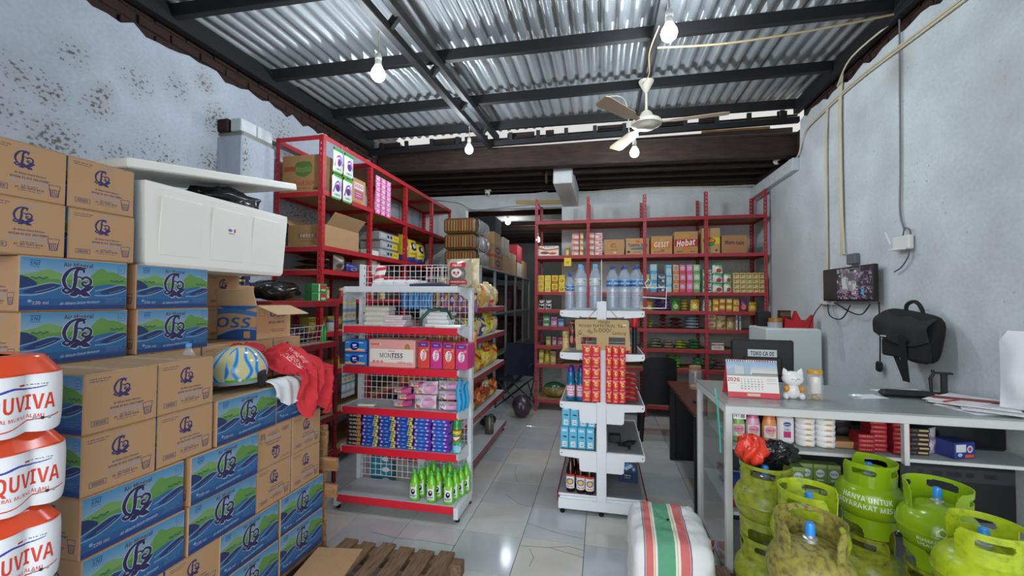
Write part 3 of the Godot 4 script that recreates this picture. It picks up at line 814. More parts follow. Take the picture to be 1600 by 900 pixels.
func st_racks() -> void:
	rack("red_rack", "red slotted-angle rack with brown boards against the back wall", V(0, 0, 5.9), 0, [-0.92, -0.2, 0.55, 1.32, 2.06], 0.52, 2.98, [2.66, 2.17, 1.66, 1.415, 1.175, 0.91, 0.65, 0.16], Color("a5303a"))
	rack("red_rack", "tall bright red slotted-angle rack along the mouldy wall", V(-2.4, 0, 3.26), PI / 2, [0.0, 0.79, 1.62, 2.45, 3.22], 0.48, 3.0, [3.0, 2.51, 2.02, 1.81, 1.55, 1.25, 0.9, 0.5, 0.15], Color("b51f2b"), true)
	rack("red_rack", "low dark red rack beside the water cartons", V(-2.2, 0, 2.47), PI / 2, [0.0, 0.76], 0.42, 1.53, [1.53, 1.19, 0.82, 0.58, 0.29], Color("8f1f28"))
	gondola("gondola", "white wire-back gondola with bright red price strips", V(-1.915, 0, 3.13), 0, 0.93, 1.83, 0.26, [1.635, 1.345, 1.045, 0.745, 0.455, 0.115], 0.31, Color("e0283c"), true)
	gondola("gondola", "white gondola with dark red price strips along the aisle", V(-1.42, 0, 3.22), PI / 2, 1.72, 1.7, 0.27, [1.47, 1.18, 0.83, 0.47, 0.12], 0.30, Color("8f2a38"), false)
	# free-standing double gondola seen from its end
	var o := thing("gondola", "double-sided white gondola seen from its end panel", "display shelf", V(0, 0, 3.16))
	var wh := hx("e4e9ed")
	var gr := hx("8f9294")
	for z in [0.0, -0.9]: part("post", MB.new().box(Vector3(0, 0.79, z), Vector3(0.07, 1.5, 0.04), wh, 0.003), "print", o)
	for s in [-1.0, 1.0]:
		var lv := [1.475, 1.165, 0.805, 0.455]
		for i in 4:
			var y: float = lv[i]
			var sh := part("shelf", MB.new().box(Vector3(s * 0.17, y - 0.012, -0.45), Vector3(0.25, 0.014, 0.88), {"*": wh, "t": gr}).box(Vector3(s * 0.297, y - 0.022, -0.45), Vector3(0.008, 0.036, 0.88), wh), "print", o)
			for z in [0.0, -0.9]:
				var br := MB.new()
				var k := 0.145 if i > 1 else 0.05
				var pts := PackedVector2Array([Vector2(s * 0.035, 0.0), Vector2(s * 0.30, 0.0), Vector2(s * 0.30, -0.035), Vector2(s * 0.29, -0.045), Vector2(s * 0.16, -0.055), Vector2(s * 0.155, -k + 0.01), Vector2(s * 0.14, -k), Vector2(s * 0.035, -k)])
				br.extr(pts, -0.002, 0.002, wh, wh)
				var bp := part("bracket", br, "print", sh, Vector3(0, y, z + 0.022))
				part("screw", MB.new().box(Vector3(s * 0.285, -0.022, 0.003), Vector3(0.008, 0.008, 0.002), hx("40444a")), "print", bp)
		part("base_shelf", MB.new().box(Vector3(s * 0.165, 0.125, -0.45), Vector3(0.29, 0.016, 0.9), {"*": wh, "t": gr}).box(Vector3(s * 0.165, 0.1, 0.0), Vector3(0.27, 0.03, 0.01), wh, 0.002), "print", o)
		part("price_strip", MB.new().box(Vector3(s * 0.317, 0.1, -0.45), Vector3(0.008, 0.06, 0.9), hx("7d2735")), "gloss", o)
	for z in [0.01, -0.9]:
		var fo := part("foot", MB.new().box(Vector3(0, 0.065, z), Vector3(0.62, 0.07, 0.03), wh, 0.003), "print", o)
		for x in [-0.28, 0.0, 0.28]:
			part("leveller", MB.new().lathe([Vector2(0.018, 0), Vector2(0.02, 0.014), Vector2(0.01, 0.016), Vector2(0.01, 0.035)], 8, hx("141418"), 0, TAU, Vector3(x, 0, z)), "print", fo)
	part("centre_panel", MB.new().box(Vector3(0, 1.0, -0.45), Vector3(0.005, 1.7, 0.84), wh), "print", o)

func carton(size: Vector3, faces: Dictionary, tape := true) -> ArrayMesh:  # printed carton standing on y = 0
	return MB.new().box(Vector3(0, size.y / 2, 0), size, faces, 0.0035).mesh(M.matte)

func st_water_cartons() -> void:
	var cm := carton(Vector3(0.338, 0.194, 0.228), {"*": K.kraft, "t": K.kraft_top, "d": K.kraft, "f": K.blue, "b": K.blue, "l": K.brown, "r": K.brown})
	# wooden pallet under the stack
	pallet(V(-2.07, 0, 1.64), 1.20, 0.95, "weathered wooden pallet carrying the stack of water cartons")
	var L := {"Lb": "mineral water carton in the lower stack with its blue landscape side out", "Lk": "mineral water carton in the lower stack with its brown printed end out", "Ub": "mineral water carton under the foam box, blue side out", "Uk": "brown mineral water carton end at the very top of the stack, by the wall",
		"Rk": "brown mineral water carton in the rear rows of the stack", "X": "brown water carton printed upside down, in the lower stack"}
	var G := {"Lb": "blue-side cartons of the lower stack", "Lk": "brown-end cartons of the lower stack", "Ub": "blue-side cartons of the upper stack", "Uk": "brown cartons topping the stack", "Rk": "rear rows of water cartons", "X": ""}
	var rows := [0.135, 0.330, 0.525, 0.72, 0.915, 1.11]
	var list := []
	# [kind, row y, centre depth, face x]
	for r in [0, 1]: list += [["Lb", rows[r], 2.06, -1.60], ["Lb", rows[r], 1.715 - 0.005 * r, -1.60], ["Lk", rows[r], 1.43, -1.605], ["Lk", rows[r], 1.19, -1.6]]
	for r in [2, 3]: list += [["Lk", rows[r], 2.085, -1.605], ["X" if r == 3 else "Lk", rows[r], 1.852, -1.605], ["Lb", rows[r], 1.563, -1.60 + 0.006 * (r - 2)], ["Lb", rows[r], 1.212 - 0.008 * (r - 2), -1.6]]
	list += [["Lb", rows[4], 2.022, -1.605], ["Lb", rows[4], 1.68, -1.60], ["Lk", rows[4], 1.385, -1.607], ["Lk", rows[4], 1.147, -1.6], ["Lk", rows[5], 1.147, -1.6], ["Lk", rows[5], 1.382, -1.606]]
	for r in 6:
		for i in 6: list.append(["Rk", rows[r], 1.16 + i * 0.236, -1.952])
		if r < 6: for i in 6: list.append(["Rk", rows[r], 1.16 + i * 0.236, -2.298])
	for r in 2: list += [["Ub", 1.305 + 0.195 * r, 1.235 - 0.01 * r, -1.948 + 0.006 * r], ["Ub", 1.305 + 0.195 * r, 1.61 - 0.008 * r, -1.95], ["Rk", 1.305 + 0.195 * r, 2.16, -2.26], ["Rk", 1.305 + 0.195 * r, 1.3, -2.298], ["Rk", 1.305 + 0.195 * r, 1.6, -2.298]]
	for r in 2: list += [["Uk", 1.695 + 0.195 * r, 1.068, -1.945 - 0.004 * r], ["Uk", 1.695 + 0.195 * r, 1.308 - 0.006 * r, -1.95]]
	for c in list:
		var blue: bool = c[0].ends_with("b")
		var lay: String = ["bottom", "second", "third", "fourth", "fifth", "sixth", "seventh", "eighth", "ninth", "top"][roundi((c[1] - 0.135) / 0.195)]
		var lab: String = L[c[0]]
		if c[0] == "Lb" or c[0] == "Lk": lab = "water carton, " + ("blue side" if blue else "brown end") + " out, " + lay + " layer of the low stack, " + ("beside the bottle packs" if c[2] < 1.25 else "at the gondola end" if c[2] > 1.9 else "in the middle")
		elif c[0] == "Ub": lab = "water carton, blue side out, " + lay + " layer, " + ("under the foam box" if c[2] > 1.4 else "under the brown top cartons")
		elif c[0] == "Uk": lab = "water carton, brown end out, in the " + ("top" if c[1] > 1.8 else "next-to-top") + " layer, " + ("touching the foam box" if c[2] > 1.2 else "away from the foam box")
		var o := one("water_carton", cm, lab, "carton", V(c[3] - (0.114 if blue else 0.169), c[1], c[2]), (PI / 2 if blue else 0.0), G[c[0]])
		if c[0] == "X":
			o.rotation = Vector3(PI, 0, 0)
			o.position.y += 0.194
	# bottle packs in printed shrink film
	var wht := Color("e9ebf0")
	K.aq = cell(300, 190, wht)
	rc(0, 0, 300, 6, Color("e8552f"))
	tx("AQUVIVA", 168, 98, 66, Color("d8412f"), {"b": true, "w": 186})
	st(spline([Vector2(40, 62), Vector2(80, 48), Vector2(120, 54), Vector2(160, 44), Vector2(200, 50), Vector2(240, 44)]), [2, 7, 2], Color("3b3f9e"))
	rc(175, 34, 14, 6, Color("b8413a")); dummy(192, 36, 50, 3, Color("4a7a5a"), 2)
	tx("AIR MINERAL MURNI ALAMI", 150, 137, 15, Color("d05a4c"), {"b": true, "w": 170})
	tx("600 ML", 56, 160, 22, Color("3b3f9e"), {"b": true, "k": 0.2})
	st(spline([Vector2(90, 172), Vector2(150, 168), Vector2(200, 152), Vector2(275, 140)]), 4, Color("cf4536"))
	for i in 3: el(215 + i * 16, 146, 5, 5, Color("9aa0a8") if i != 1 else Color("2c2f36"))
	var front := MB.new().grid(func(s: float, t: float) -> Vector3:
		var e := 2 * s - 1
		return Vector3(e * 0.122, t * 0.152 - 0.006 * (1 - t) * absf(cos(PI * 1.5 * e)), 0.112 + 0.013 * absf(cos(PI * 1.5 * e)) - 0.02 * pow(absf(e), 6) - 0.006 * pow(absf(2 * t - 1), 4)), 36, 6, K.aq)
	var bodyw := MB.new().grid(func(s: float, t: float) -> Vector3:
		var a := PI / 2 + 0.001 + s * PI * 1.0
		var k := Vector3(0.12, t * 0.152, 0.0)
		var p := [Vector2(0.12, 0.093), Vector2(0.125, 0), Vector2(0.118, -0.118), Vector2(0, -0.125), Vector2(-0.118, -0.118), Vector2(-0.125, 0), Vector2(-0.12, 0.093)]
		var f := s * 6.0; var i := mini(int(f), 5)
		var q: Vector2 = p[i].lerp(p[i + 1], f - i)
		var w := 1.0 + 0.05 * absf(sin(s * PI * 7.0)) - 0.03 * pow(absf(2 * t - 1), 4)
		return Vector3(q.x * w, t * 0.152, q.y * w), 48, 4, sol(wht))
	bodyw.box(Vector3(0, 0.004, 0), Vector3(0.22, 0.006, 0.2), sol(wht))
	var top := MB.new().grid(func(s: float, t: float) -> Vector3:
		var a := s * TAU
		var k := pow(pow(absf(cos(a)), 5) + pow(absf(sin(a)), 5), -0.2)
		var r: float = 1.0 - 0.27 * t + 0.035 * absf(cos(3.0 * a)) * (1 - t)
		if t > 0.99: r = 0.0
		return Vector3(-sin(a) * k * 0.121 * r, 0.152 + 0.044 * minf(t * 1.3, 1.0), cos(a) * k * 0.117 * r), 36, 8, hx("e4502c"), true)
	for i in 6: top.lathe([Vector2(0.017, 0.185), Vector2(0.017, 0.196), Vector2(0.001, 0.197)], 10, hx("e85a30"), 0, TAU, Vector3(-0.07 + 0.07 * (i % 3), 0, -0.035 + 0.07 * (i / 3)))
	if false: top.lathe([Vector2(0.02, 0.2), Vector2(0.008, 0.222), Vector2(0.012, 0.235), Vector2(0.001, 0.237)], 7, hx("f0762f"), 0, TAU, Vector3(0.045, 0, 0.02))
	var fm := front.mesh(M.gloss); var bm := bodyw.mesh(M.gloss); var tm := top.mesh(M.gloss)
	for i in 7:
		var o := thing("bottle_pack", ["lowest", "second", "third", "fourth", "fifth", "sixth", "topmost"][i] + " shrink-wrapped pack of water bottles in the stack by the cartons", "bottle pack", V(-1.572 - 0.006 * (i % 2), 0.001 + i * 0.2 + (0.0 if i == 0 else 0.0), 0.785 + 0.008 * (i % 3)), PI / 2 + 0.03 * (i % 2) - 0.05, "stacked bottle packs beside the cartons")
		put("label_film", fm, o); put("film_side", bm, o); put("red_top", tm, o)

func pallet(at: Vector3, lz: float, lx: float, label: String) -> Node3D:  # slats along z
	var o := thing("pallet", label, "pallet", at, 0)
	var n := int(lx / 0.105)
	for i in n: part("slat", MB.new().box(Vector3.ZERO, Vector3(0.086 + 0.006 * sin(i * 5.0), 0.018, lz - 0.02 * absf(sin(i * 3.0))), Rect2(), 0.002), "pallet", o, Vector3(-lx / 2 + (i + 0.5) * lx / n, 0.118, 0.01 * sin(i * 2.2)))
	for z in [-lz / 2 + 0.05, 0.0, lz / 2 - 0.05]:
		part("stringer", MB.new().box(Vector3.ZERO, Vector3(lx + 0.05, 0.075, 0.07), Rect2(), 0.003), "pallet", o, Vector3(0.02, 0.071, z))
	for x in [-lx / 2 + 0.06, lx / 2 - 0.06]: part("bottom_board", MB.new().box(Vector3.ZERO, Vector3(0.09, 0.033, lz), Rect2(), 0.002), "pallet", o, Vector3(x, 0.0165, 0))
	return o

func st_left_goods() -> void:
	pallet(V(-1.15, 0, 1.74), 1.12, 0.72, "empty weathered wooden pallet lying on the tiles")
	one("cardboard_sheet", MB.new().box(Vector3(0, 0.003, 0), Vector3(0.26, 0.005, 0.42), {"*": K.kraft}).mesh(M.matte), "flattened piece of brown cardboard lying on the empty pallet", "cardboard", V(-1.42, 0.128, 1.98), 0.15)
	# foam box, lid ajar over it
	var fo := thing("foam_box", "large white foam box resting on the blue cartons", "foam box", V(-2.17, 1.689, 1.875), PI / 2)
	var wf := hx("ecebe4")
	var m := MB.new()
	var W := 0.85; var H := 0.375; var D := 0.46
	var ring := func(k: float, y: float) -> Array: return [Vector3(-W / 2 * k, y, -D / 2 * k), Vector3(W / 2 * k, y, -D / 2 * k), Vector3(W / 2 * k, y, D / 2 * k), Vector3(-W / 2 * k, y, D / 2 * k)]
	var prof := [[0.93, 0.0], [0.955, 0.018], [1.0, H - 0.02], [0.995, H], [0.91, H], [0.87, 0.05]]
	for i in prof.size() - 1:
		var a: Array = ring.call(prof[i][0], prof[i][1]); var b: Array = ring.call(prof[i + 1][0], prof[i + 1][1])
		for j in 4: m.quad(a[(j + 1) % 4], a[j], b[j], b[(j + 1) % 4], wf)
	var r0: Array = ring.call(0.93, 0.0); var r1: Array = ring.call(0.87, 0.05)
	m.quad(r0[0], r0[1], r0[2], r0[3], wf); m.quad(r1[3], r1[2], r1[1], r1[0], wf)
	part("box_body", m, "matte", fo)
	for i in 3:
		var pm := MB.new()
		pm.x = Transform3D(Basis(Vector3.RIGHT, 0.055), Vector3(-0.255 + 0.258 * i, 0.19, D / 2 - 0.004))
		pm.box(Vector3(0, 0, 0), Vector3(0.2, 0.27, 0.006), wf, 0.003)
		part("raised_panel", pm, "matte", fo)
	K.foam_sticker = cell(60, 44, Color("f2f0ea"))
	el(18, 14, 14, 8, Color("3f7fc0")); rc(42, 4, 12, 20, Color("c33a3a")); dummy(6, 28, 48, 8, Color("b85a5a"), 3)
	var sk := MB.new()
	sk.x = Transform3D(Basis(Vector3.RIGHT, 0.055), Vector3(0.02, 0.215, D / 2 + 0.001))
	part("sticker", sk.box(Vector3.ZERO, Vector3(0.055, 0.04, 0.001), {"*": wf, "f": K.foam_sticker}), "print", fo)
	var lid := part("lid", MB.new().box(Vector3.ZERO, Vector3(1.02, 0.042, 0.47), wf, 0.006), "matte", fo, Vector3(0.02, 0.512, -0.02))
	lid.rotation = Vector3(0, 0, 0.155)
	# dark bag bulging out of the foam box
	var bg := MB.new().grid(func(s: float, t: float) -> Vector3:
		var a := s * TAU; var f := t * PI
		var w := 1.0 + 0.14 * sin(5 * a + 3 * f) * sin(f) + 0.1 * sin(9 * f + 2 * a)
		return Vector3(-sin(a) * sin(f) * 0.15 * w, -cos(f) * 0.085 * w, cos(a) * sin(f) * 0.2 * w), 24, 14, hx("26262a"), true)
	one("dark_bag", bg.mesh(M.gloss), "crumpled dark plastic bag sticking out under the foam lid", "bag", V(-2.12, 2.09, 2.02))
	# open carton and the cartons around it
	var kr: Rect2 = K.kraft
	K.oss_big = cell(220, 220, Color("c19a70"))
	pg(spline([Vector2(0, 0), Vector2(90, 40), Vector2(220, 10)]) + [Vector2(220, 0)], Color("2f62a4")); pg(spline([Vector2(0, 60), Vector2(100, 50), Vector2(220, 70), Vector2(220, 40)]) + [Vector2(100, 20), Vector2(0, 20)], Color("3c78b8"))
	tx("OSS", 90, 110, 90, Color("2f66a8"), {"b": true, "k": 0.15, "w": 190})
	pg(spline([Vector2(0, 200), Vector2(110, 150), Vector2(220, 140)]) + [Vector2(220, 220), Vector2(0, 220)], Color("2a528f")); st(spline([Vector2(0, 190), Vector2(110, 150), Vector2(220, 150)]), 8, Color("86a9d4")); rc(150, 165, 34, 44, Color("c19a70"))
	K.oss = cell(230, 180, Color("c59e74"))
	tx("OSS", 140, 46, 44, Color("2f62a4"), {"b": true, "k": 0.2, "w": 110}); tx("ISI 24 x 600 ML", 132, 92, 16, Color("3b3a50"), {"b": true}); dummy(90, 130, 100, 4, Color("5a4a40"), 2); dummy(96, 140, 86, 4, Color("5a4a40"), 3); st([Vector2(14, 20), Vector2(50, 20), Vector2(50, 56), Vector2(14, 56), Vector2(14, 20)], 2, Color("8a6a50"))
	var ob := thing("open_carton", "open brown carton with blue OSS print and flaps folded out", "carton", V(-2.115, 1.3055, 2.25))
	var t := 0.004
	m = MB.new()
	m.box(Vector3(0.138, 0.1, 0), Vector3(t, 0.2, 0.27), {"*": kr, "r": K.oss}).box(Vector3(-0.138, 0.1, 0), Vector3(t, 0.2, 0.27), kr).box(Vector3(0, 0.1, 0.133), Vector3(0.276, 0.2, t), {"*": kr, "f": K.oss_big}).box(Vector3(0, 0.1, -0.133), Vector3(0.276, 0.2, t), kr).box(Vector3(0, 0.003, 0), Vector3(0.27, t, 0.26), kr)
	part("box_body", m, "matte", ob)
	for fl in [[Vector3(0.138, 0.2, 0), Vector3(0, 0, -0.35), 0.26, 0.15], [Vector3(0, 0.2, -0.133), Vector3(-0.3, 0, 0), 0.27, 0.14], [Vector3(0, 0.2, 0.133), Vector3(1.9, 0, 0), 0.27, 0.1], [Vector3(-0.134, 0.2, 0), Vector3(0, 0, 1.65), 0.26, 0.1]]:
		var fm := MB.new()
		var along_z: bool = fl[1].z != 0.0
		fm.x = Transform3D(Basis.from_euler(fl[1]), fl[0])
		if along_z: fm.box(Vector3(fl[3] / 2, 0, 0), Vector3(fl[3], t, fl[2]), hx("c8a983"))
		else: fm.box(Vector3(0, 0, -fl[3] / 2), Vector3(fl[2], t, fl[3]), hx("c8a983"))
		part("flap", fm, "matte", ob)
	K.carton_stamp = cell(160, 100, Color("bd956b"))
	rc(30, 30, 110, 44, Color("7a4f3c")); rc(32, 32, 106, 40, Color("bd956b")); tx("H", 52, 52, 30, Color("6a4436"), {"b": true}); el(96, 52, 22, 13, Color("8c6450")); el(96, 52, 19, 10, Color("bd956b"))
	one("small_carton", carton(Vector3(0.2, 0.13, 0.15), {"*": kr, "t": K.kraft_top, "f": K.carton_stamp, "r": kr}), "small plain brown carton with a dark stamp carrying the spray cans", "carton", V(-2.40, 1.501, 2.36))
	# insecticide cans
	K.can = cell(150, 190, Color("34306e"))
	for k in 2:
		tx("HIT", 40 + 75 * k, 45, 40, Color("e8d83a"), {"b": true, "w": 52}); el(40 + 75 * k, 110, 18, 22, Color("e8e6d8")); el(36 + 75 * k, 104, 8, 12, Color("34306e")); rc(12 + 75 * k, 148, 54, 16, Color("d9c832"))
	var cm := MB.new().lathe([Vector2(0.001, 0), Vector2(0.031, 0.0), Vector2(0.032, 0.006)], 16, hx("8a8d94")).lathe([Vector2(0.032, 0.006), Vector2(0.032, 0.168)], 16, K.can).lathe([Vector2(0.032, 0.168), Vector2(0.027, 0.178)], 16, hx("9a9da4")).lathe([Vector2(0.028, 0.176), Vector2(0.028, 0.204), Vector2(0.022, 0.212), Vector2(0.001, 0.213)], 16, hx("c9a05a")).mesh(M.gloss)
	var ckm := carton(Vector3(0.3, 0.195, 0.15), {"*": K.kraft, "t": K.kraft_top})
	one("plain_carton", ckm, "plain brown carton behind the open carton", "carton", V(-2.44, 1.3055, 2.365), 0.0)
	for i in 5: one("spray_can", cm, "purple spray can with yellow lettering on a brown carton", "spray can", V(-2.345 - 0.068 * (i % 3), 1.632, 2.33 + 0.07 * (i / 3)), 0.4 * i, "spray cans behind the open carton")

func lbl(key: String, w: int, h: int, bg: String, ops: Array) -> Rect2:  # e = ellipse, r = rectangle, t = lettering, d = small print
	K[key] = cell(w, h, Color(bg))
	for o in ops:
		match o[0]:
			"e": el(o[1], o[2], o[3], o[4], Color(o[5]))
			"r": rc(o[1], o[2], o[3], o[4], Color(o[5]))
			"t": tx(o[1], o[2], o[3], o[4], Color(o[5]), o[6] if o.size() > 6 else {})
			"d": dummy(o[1], o[2], o[3], o[4], Color(o[5]), 3)
			"s": st(spline(o[1].map(func(q): return Vector2(q[0], q[1]))), o[2], Color(o[3]))
			"p": pg(o[1].map(func(q): return Vector2(q[0], q[1])), Color(o[2]))
	return K[key]
func pbox(w: float, h: float, d: float, f, side: String, m := "print", ch := 0.002) -> ArrayMesh:  # printed box on y = 0, print on its front
	var s := hx(side)
	return MB.new().box(Vector3(0, h / 2, 0), Vector3(w, h, d), {"*": s, "f": f, "b": f}, ch).mesh(M[m])
func bag(w: float, h: float, d: float, f: Rect2, sd := 1, m := "gloss", wr := 1.0) -> ArrayMesh: return MB.new().pouch(w, h, d, f, f, sd, 6, 7, wr).mesh(M[m])
func flat_bag(w: float, h: float, d: float, f: Rect2, sd := 1, m := "gloss") -> ArrayMesh:  # the same bag lying on its back, w along x, h along -z
	var b := MB.new()
	b.x = Transform3D(Basis(Vector3.RIGHT, -PI / 2), Vector3(0, d * 0.56, h / 2))
	return b.pouch(w, h, d, f, f, sd).mesh(M[m])
func hang(o: Node3D, rx: float, rz := 0.0) -> void:
	o.rotation.x = rx
	o.rotation.z = rz

func st_left_clothes() -> void:
	# helmet with blue flames
	K.flames = cell(512, 200, Color("cbc596"))
	for i in 40: rc(rng.randi() % 512, rng.randi() % 200, 30, 2, Color("c4bd8a"))
	for i in 8:
		var x := 20.0 + i * 64
		for k in 2:
			var c := Color("4aa5e8") if k == 0 else Color("2f7fd0")
			st(spline([Vector2(x - 34, 190), Vector2(x - 14, 150), Vector2(x - 26, 90), Vector2(x + 4, 40), Vector2(x + 10, 100), Vector2(x + 2, 150), Vector2(x + 24, 190)]), 12 if k == 0 else 6, c)
	rc(0, 184, 512, 16, Color("3f9fe0")); rc(0, 178, 150, 22, Color("5fae3a"))
	var h := thing("helmet", "cream motorcycle helmet painted with blue flames on the cartons", "helmet", V(-1.765, 1.106, 1.78), 0.4)
	var prof := []
	for i in 15:
		var f := i / 14.0 * 1.75 - 0.18
		prof.append(Vector2(maxf(cos(f), 0.0) * 0.128, 0.085 + 0.125 * sin(f)))
	prof[-1] = Vector2(0.0005, 0.21)
	var m := MB.new().lathe([Vector2(0.118, 0.035)] + prof, 32, K.flames)
	for i in m.v.size(): m.v[i].z *= 1.12
	part("shell", m, "gloss", h)
	m = MB.new().lathe([Vector2(0.108, 0.075), Vector2(0.112, 0.035), Vector2(0.121, 0.035), Vector2(0.124, 0.05)], 32, hx("8d9aa0"))
	for i in m.v.size(): m.v[i].z *= 1.12
	part("edge_trim", m, "print", h)
	part("lining", MB.new().lathe([Vector2(0.001, 0.14), Vector2(0.09, 0.12), Vector2(0.108, 0.06)], 20, hx("4b4640")), "matte", h)
	for s in [-1.0, 1.0]:
		part("ear_pad", MB.new().box(Vector3.ZERO, Vector3(0.03, 0.085, 0.07), hx("1c1c1e"), 0.012), "matte", h, Vector3(s * 0.118, 0.05, 0.03)).rotation = Vector3(0.3, 0, 0)
		part("rivet", MB.new().lathe([Vector2(0.009, 0), Vector2(0.007, 0.005), Vector2(0.001, 0.006)], 10, hx("d8d8d0")), "gloss", h, Vector3(0.06 * s, 0.06, 0.128)).rotation = Vector3(PI / 2, 0, 0)
	part("strap", MB.new().tube([Vector3(-0.06, 0.06, 0.13), Vector3(-0.07, 0.03, 0.125), Vector3(-0.1, 0.008, 0.13), Vector3(-0.16, 0.004, 0.14)], 0.004, 6, hx("b9c45a")), "matte", h)
	# red jacket thrown over the carton edge
	lbl("jacket", 256, 256, "d2323c", [])
	for i in 7: tx(["Kaos", "Tim", "Raya", "Maju", "Jaya", "2025", "Satu"][i], 60 + (i % 2) * 34, 128 + i * 7, 15, Color("f0e4e2"), {"k": 0.3, "a": -0.25})
	var jk := thing("jacket", "bright red jacket with white lettering draped over the carton edge", "jacket", V(-1.60, 1.108, 2.02))
	var nz := FastNoiseLite.new(); nz.seed = 3; nz.frequency = 6.0; nz.fractal_octaves = 3
	m = MB.new().grid(func(s: float, t: float) -> Vector3:
		# s along the depth, t from the back over the edge and down the front
		var z := 0.06 - s * (0.30 + 0.04 * sin(t * 5))
		var q := Vector3.ZERO
		var drop := smoothstep(0.0, 0.25, s) * (0.9 + 0.16 * sin(s * 9))
		var top_w := 0.40
		if t < 0.55: q = Vector3(-top_w * (1 - t / 0.55) + 0.03, 0.02 + 0.15 * sin(PI * clampf(t / 0.55 * 0.85 + 0.1, 0, 1)) * sin(PI * clampf(s * 0.9 + 0.08, 0, 1)), z)
		else:
			var k := (t - 0.55) / 0.45
			var y0 := 0.02 + 0.15 * sin(PI * 0.95) * sin(PI * clampf(s * 0.9 + 0.08, 0, 1))
			q = Vector3(0.03 + 0.02 * sin(k * PI), y0 - k * 0.24 * drop + 0.02 * (1 - k), z + 0.02 * k * sin(s * 14))
		var f := nz.get_noise_2d(s * 1.3, t * 1.1)
		return q + Vector3(0.022 * sin(s * 26 + t * 7) * smoothstep(0.3, 0.8, t), 0.035 * f * (1.0 - smoothstep(0.5, 0.75, t)), 0.012 * f) + Vector3(0.02 * absf(f), 0, 0), 40, 44, K.jacket)
	part("cloth", m, "matte", jk)
	part("hood", MB.new().grid(func(s: float, t: float) -> Vector3:
		var a := s * TAU; var f := 0.2 + t * (PI - 0.4)
		var w := 1 + 0.22 * sin(3 * a + 4 * f)
		return Vector3(-sin(a) * sin(f) * 0.09 * w, -cos(f) * 0.045 * w, cos(a) * sin(f) * 0.1 * w), 20, 10, hx("b5202e"), true), "matte", jk, Vector3(-0.3, 0.15, 0.07))
	m = MB.new().grid(func(s: float, t: float) -> Vector3:
		var k := smoothstep(0.3, 1.0, t)
		return Vector3(-0.10 + 0.115 * minf(t / 0.45, 1.0) + 0.008 * sin(s * 20), 0.004 + 0.02 * sin(PI * minf(t / 0.5, 1.0)) - 0.12 * k * (0.45 + 0.55 * sin(PI * s)) + 0.003 * sin(s * 30), 0.2 - s * 0.23 + 0.01 * sin(t * 6)), 26, 14, hx("dfe0e4"))
	one("white_shirt", m.mesh(M.matte), "crumpled white shirt tucked under the red jacket", "shirt", V(-1.60, 1.112, 2.02))
	water_bottle(V(-1.86, 1.106, 1.60), 0.031, 0.235, "small clear water bottle with blue cap behind the helmet", "5fa8e6", "", "")

func water_bottle(at: Vector3, r: float, h: float, label: String, cap: String, lab: String, group: String, tint := "clear") -> Node3D:
	var o := thing("water_bottle", label, "bottle", at, 0, group)
	var p := [Vector2(0.001, 0.004), Vector2(r * 0.85, 0), Vector2(r, r * 0.3)]
	var k := 5
	for i in k:
		var y := h * (0.1 + 0.3 * i / k)
		p += [Vector2(r, y), Vector2(r * 0.93, y + h * 0.025), Vector2(r, y + h * 0.05)]
	p += [Vector2(r, h * 0.42), Vector2(r * 0.94, h * 0.47), Vector2(r, h * 0.52), Vector2(r, h * 0.70), Vector2(r * 0.85, h * 0.79), Vector2(r * 0.45, h * 0.90), Vector2(r * 0.34, h * 0.93), Vector2(r * 0.34, h * 0.95)]
	part("bottle_body", MB.new().lathe(p, 18, hx("dfe8f0")), tint, o)
	part("bottle_cap", MB.new().lathe([Vector2(r * 0.39, h * 0.93), Vector2(r * 0.39, h * 0.995), Vector2(r * 0.3, h), Vector2(0.001, h)], 14, hx(cap)), "print", o)
	if lab: part("bottle_label", MB.new().lathe([Vector2(r * 1.012, h * 0.54), Vector2(r * 1.012, h * 0.69)], 18, K[lab], -PI, PI), "gloss", o)
	return o

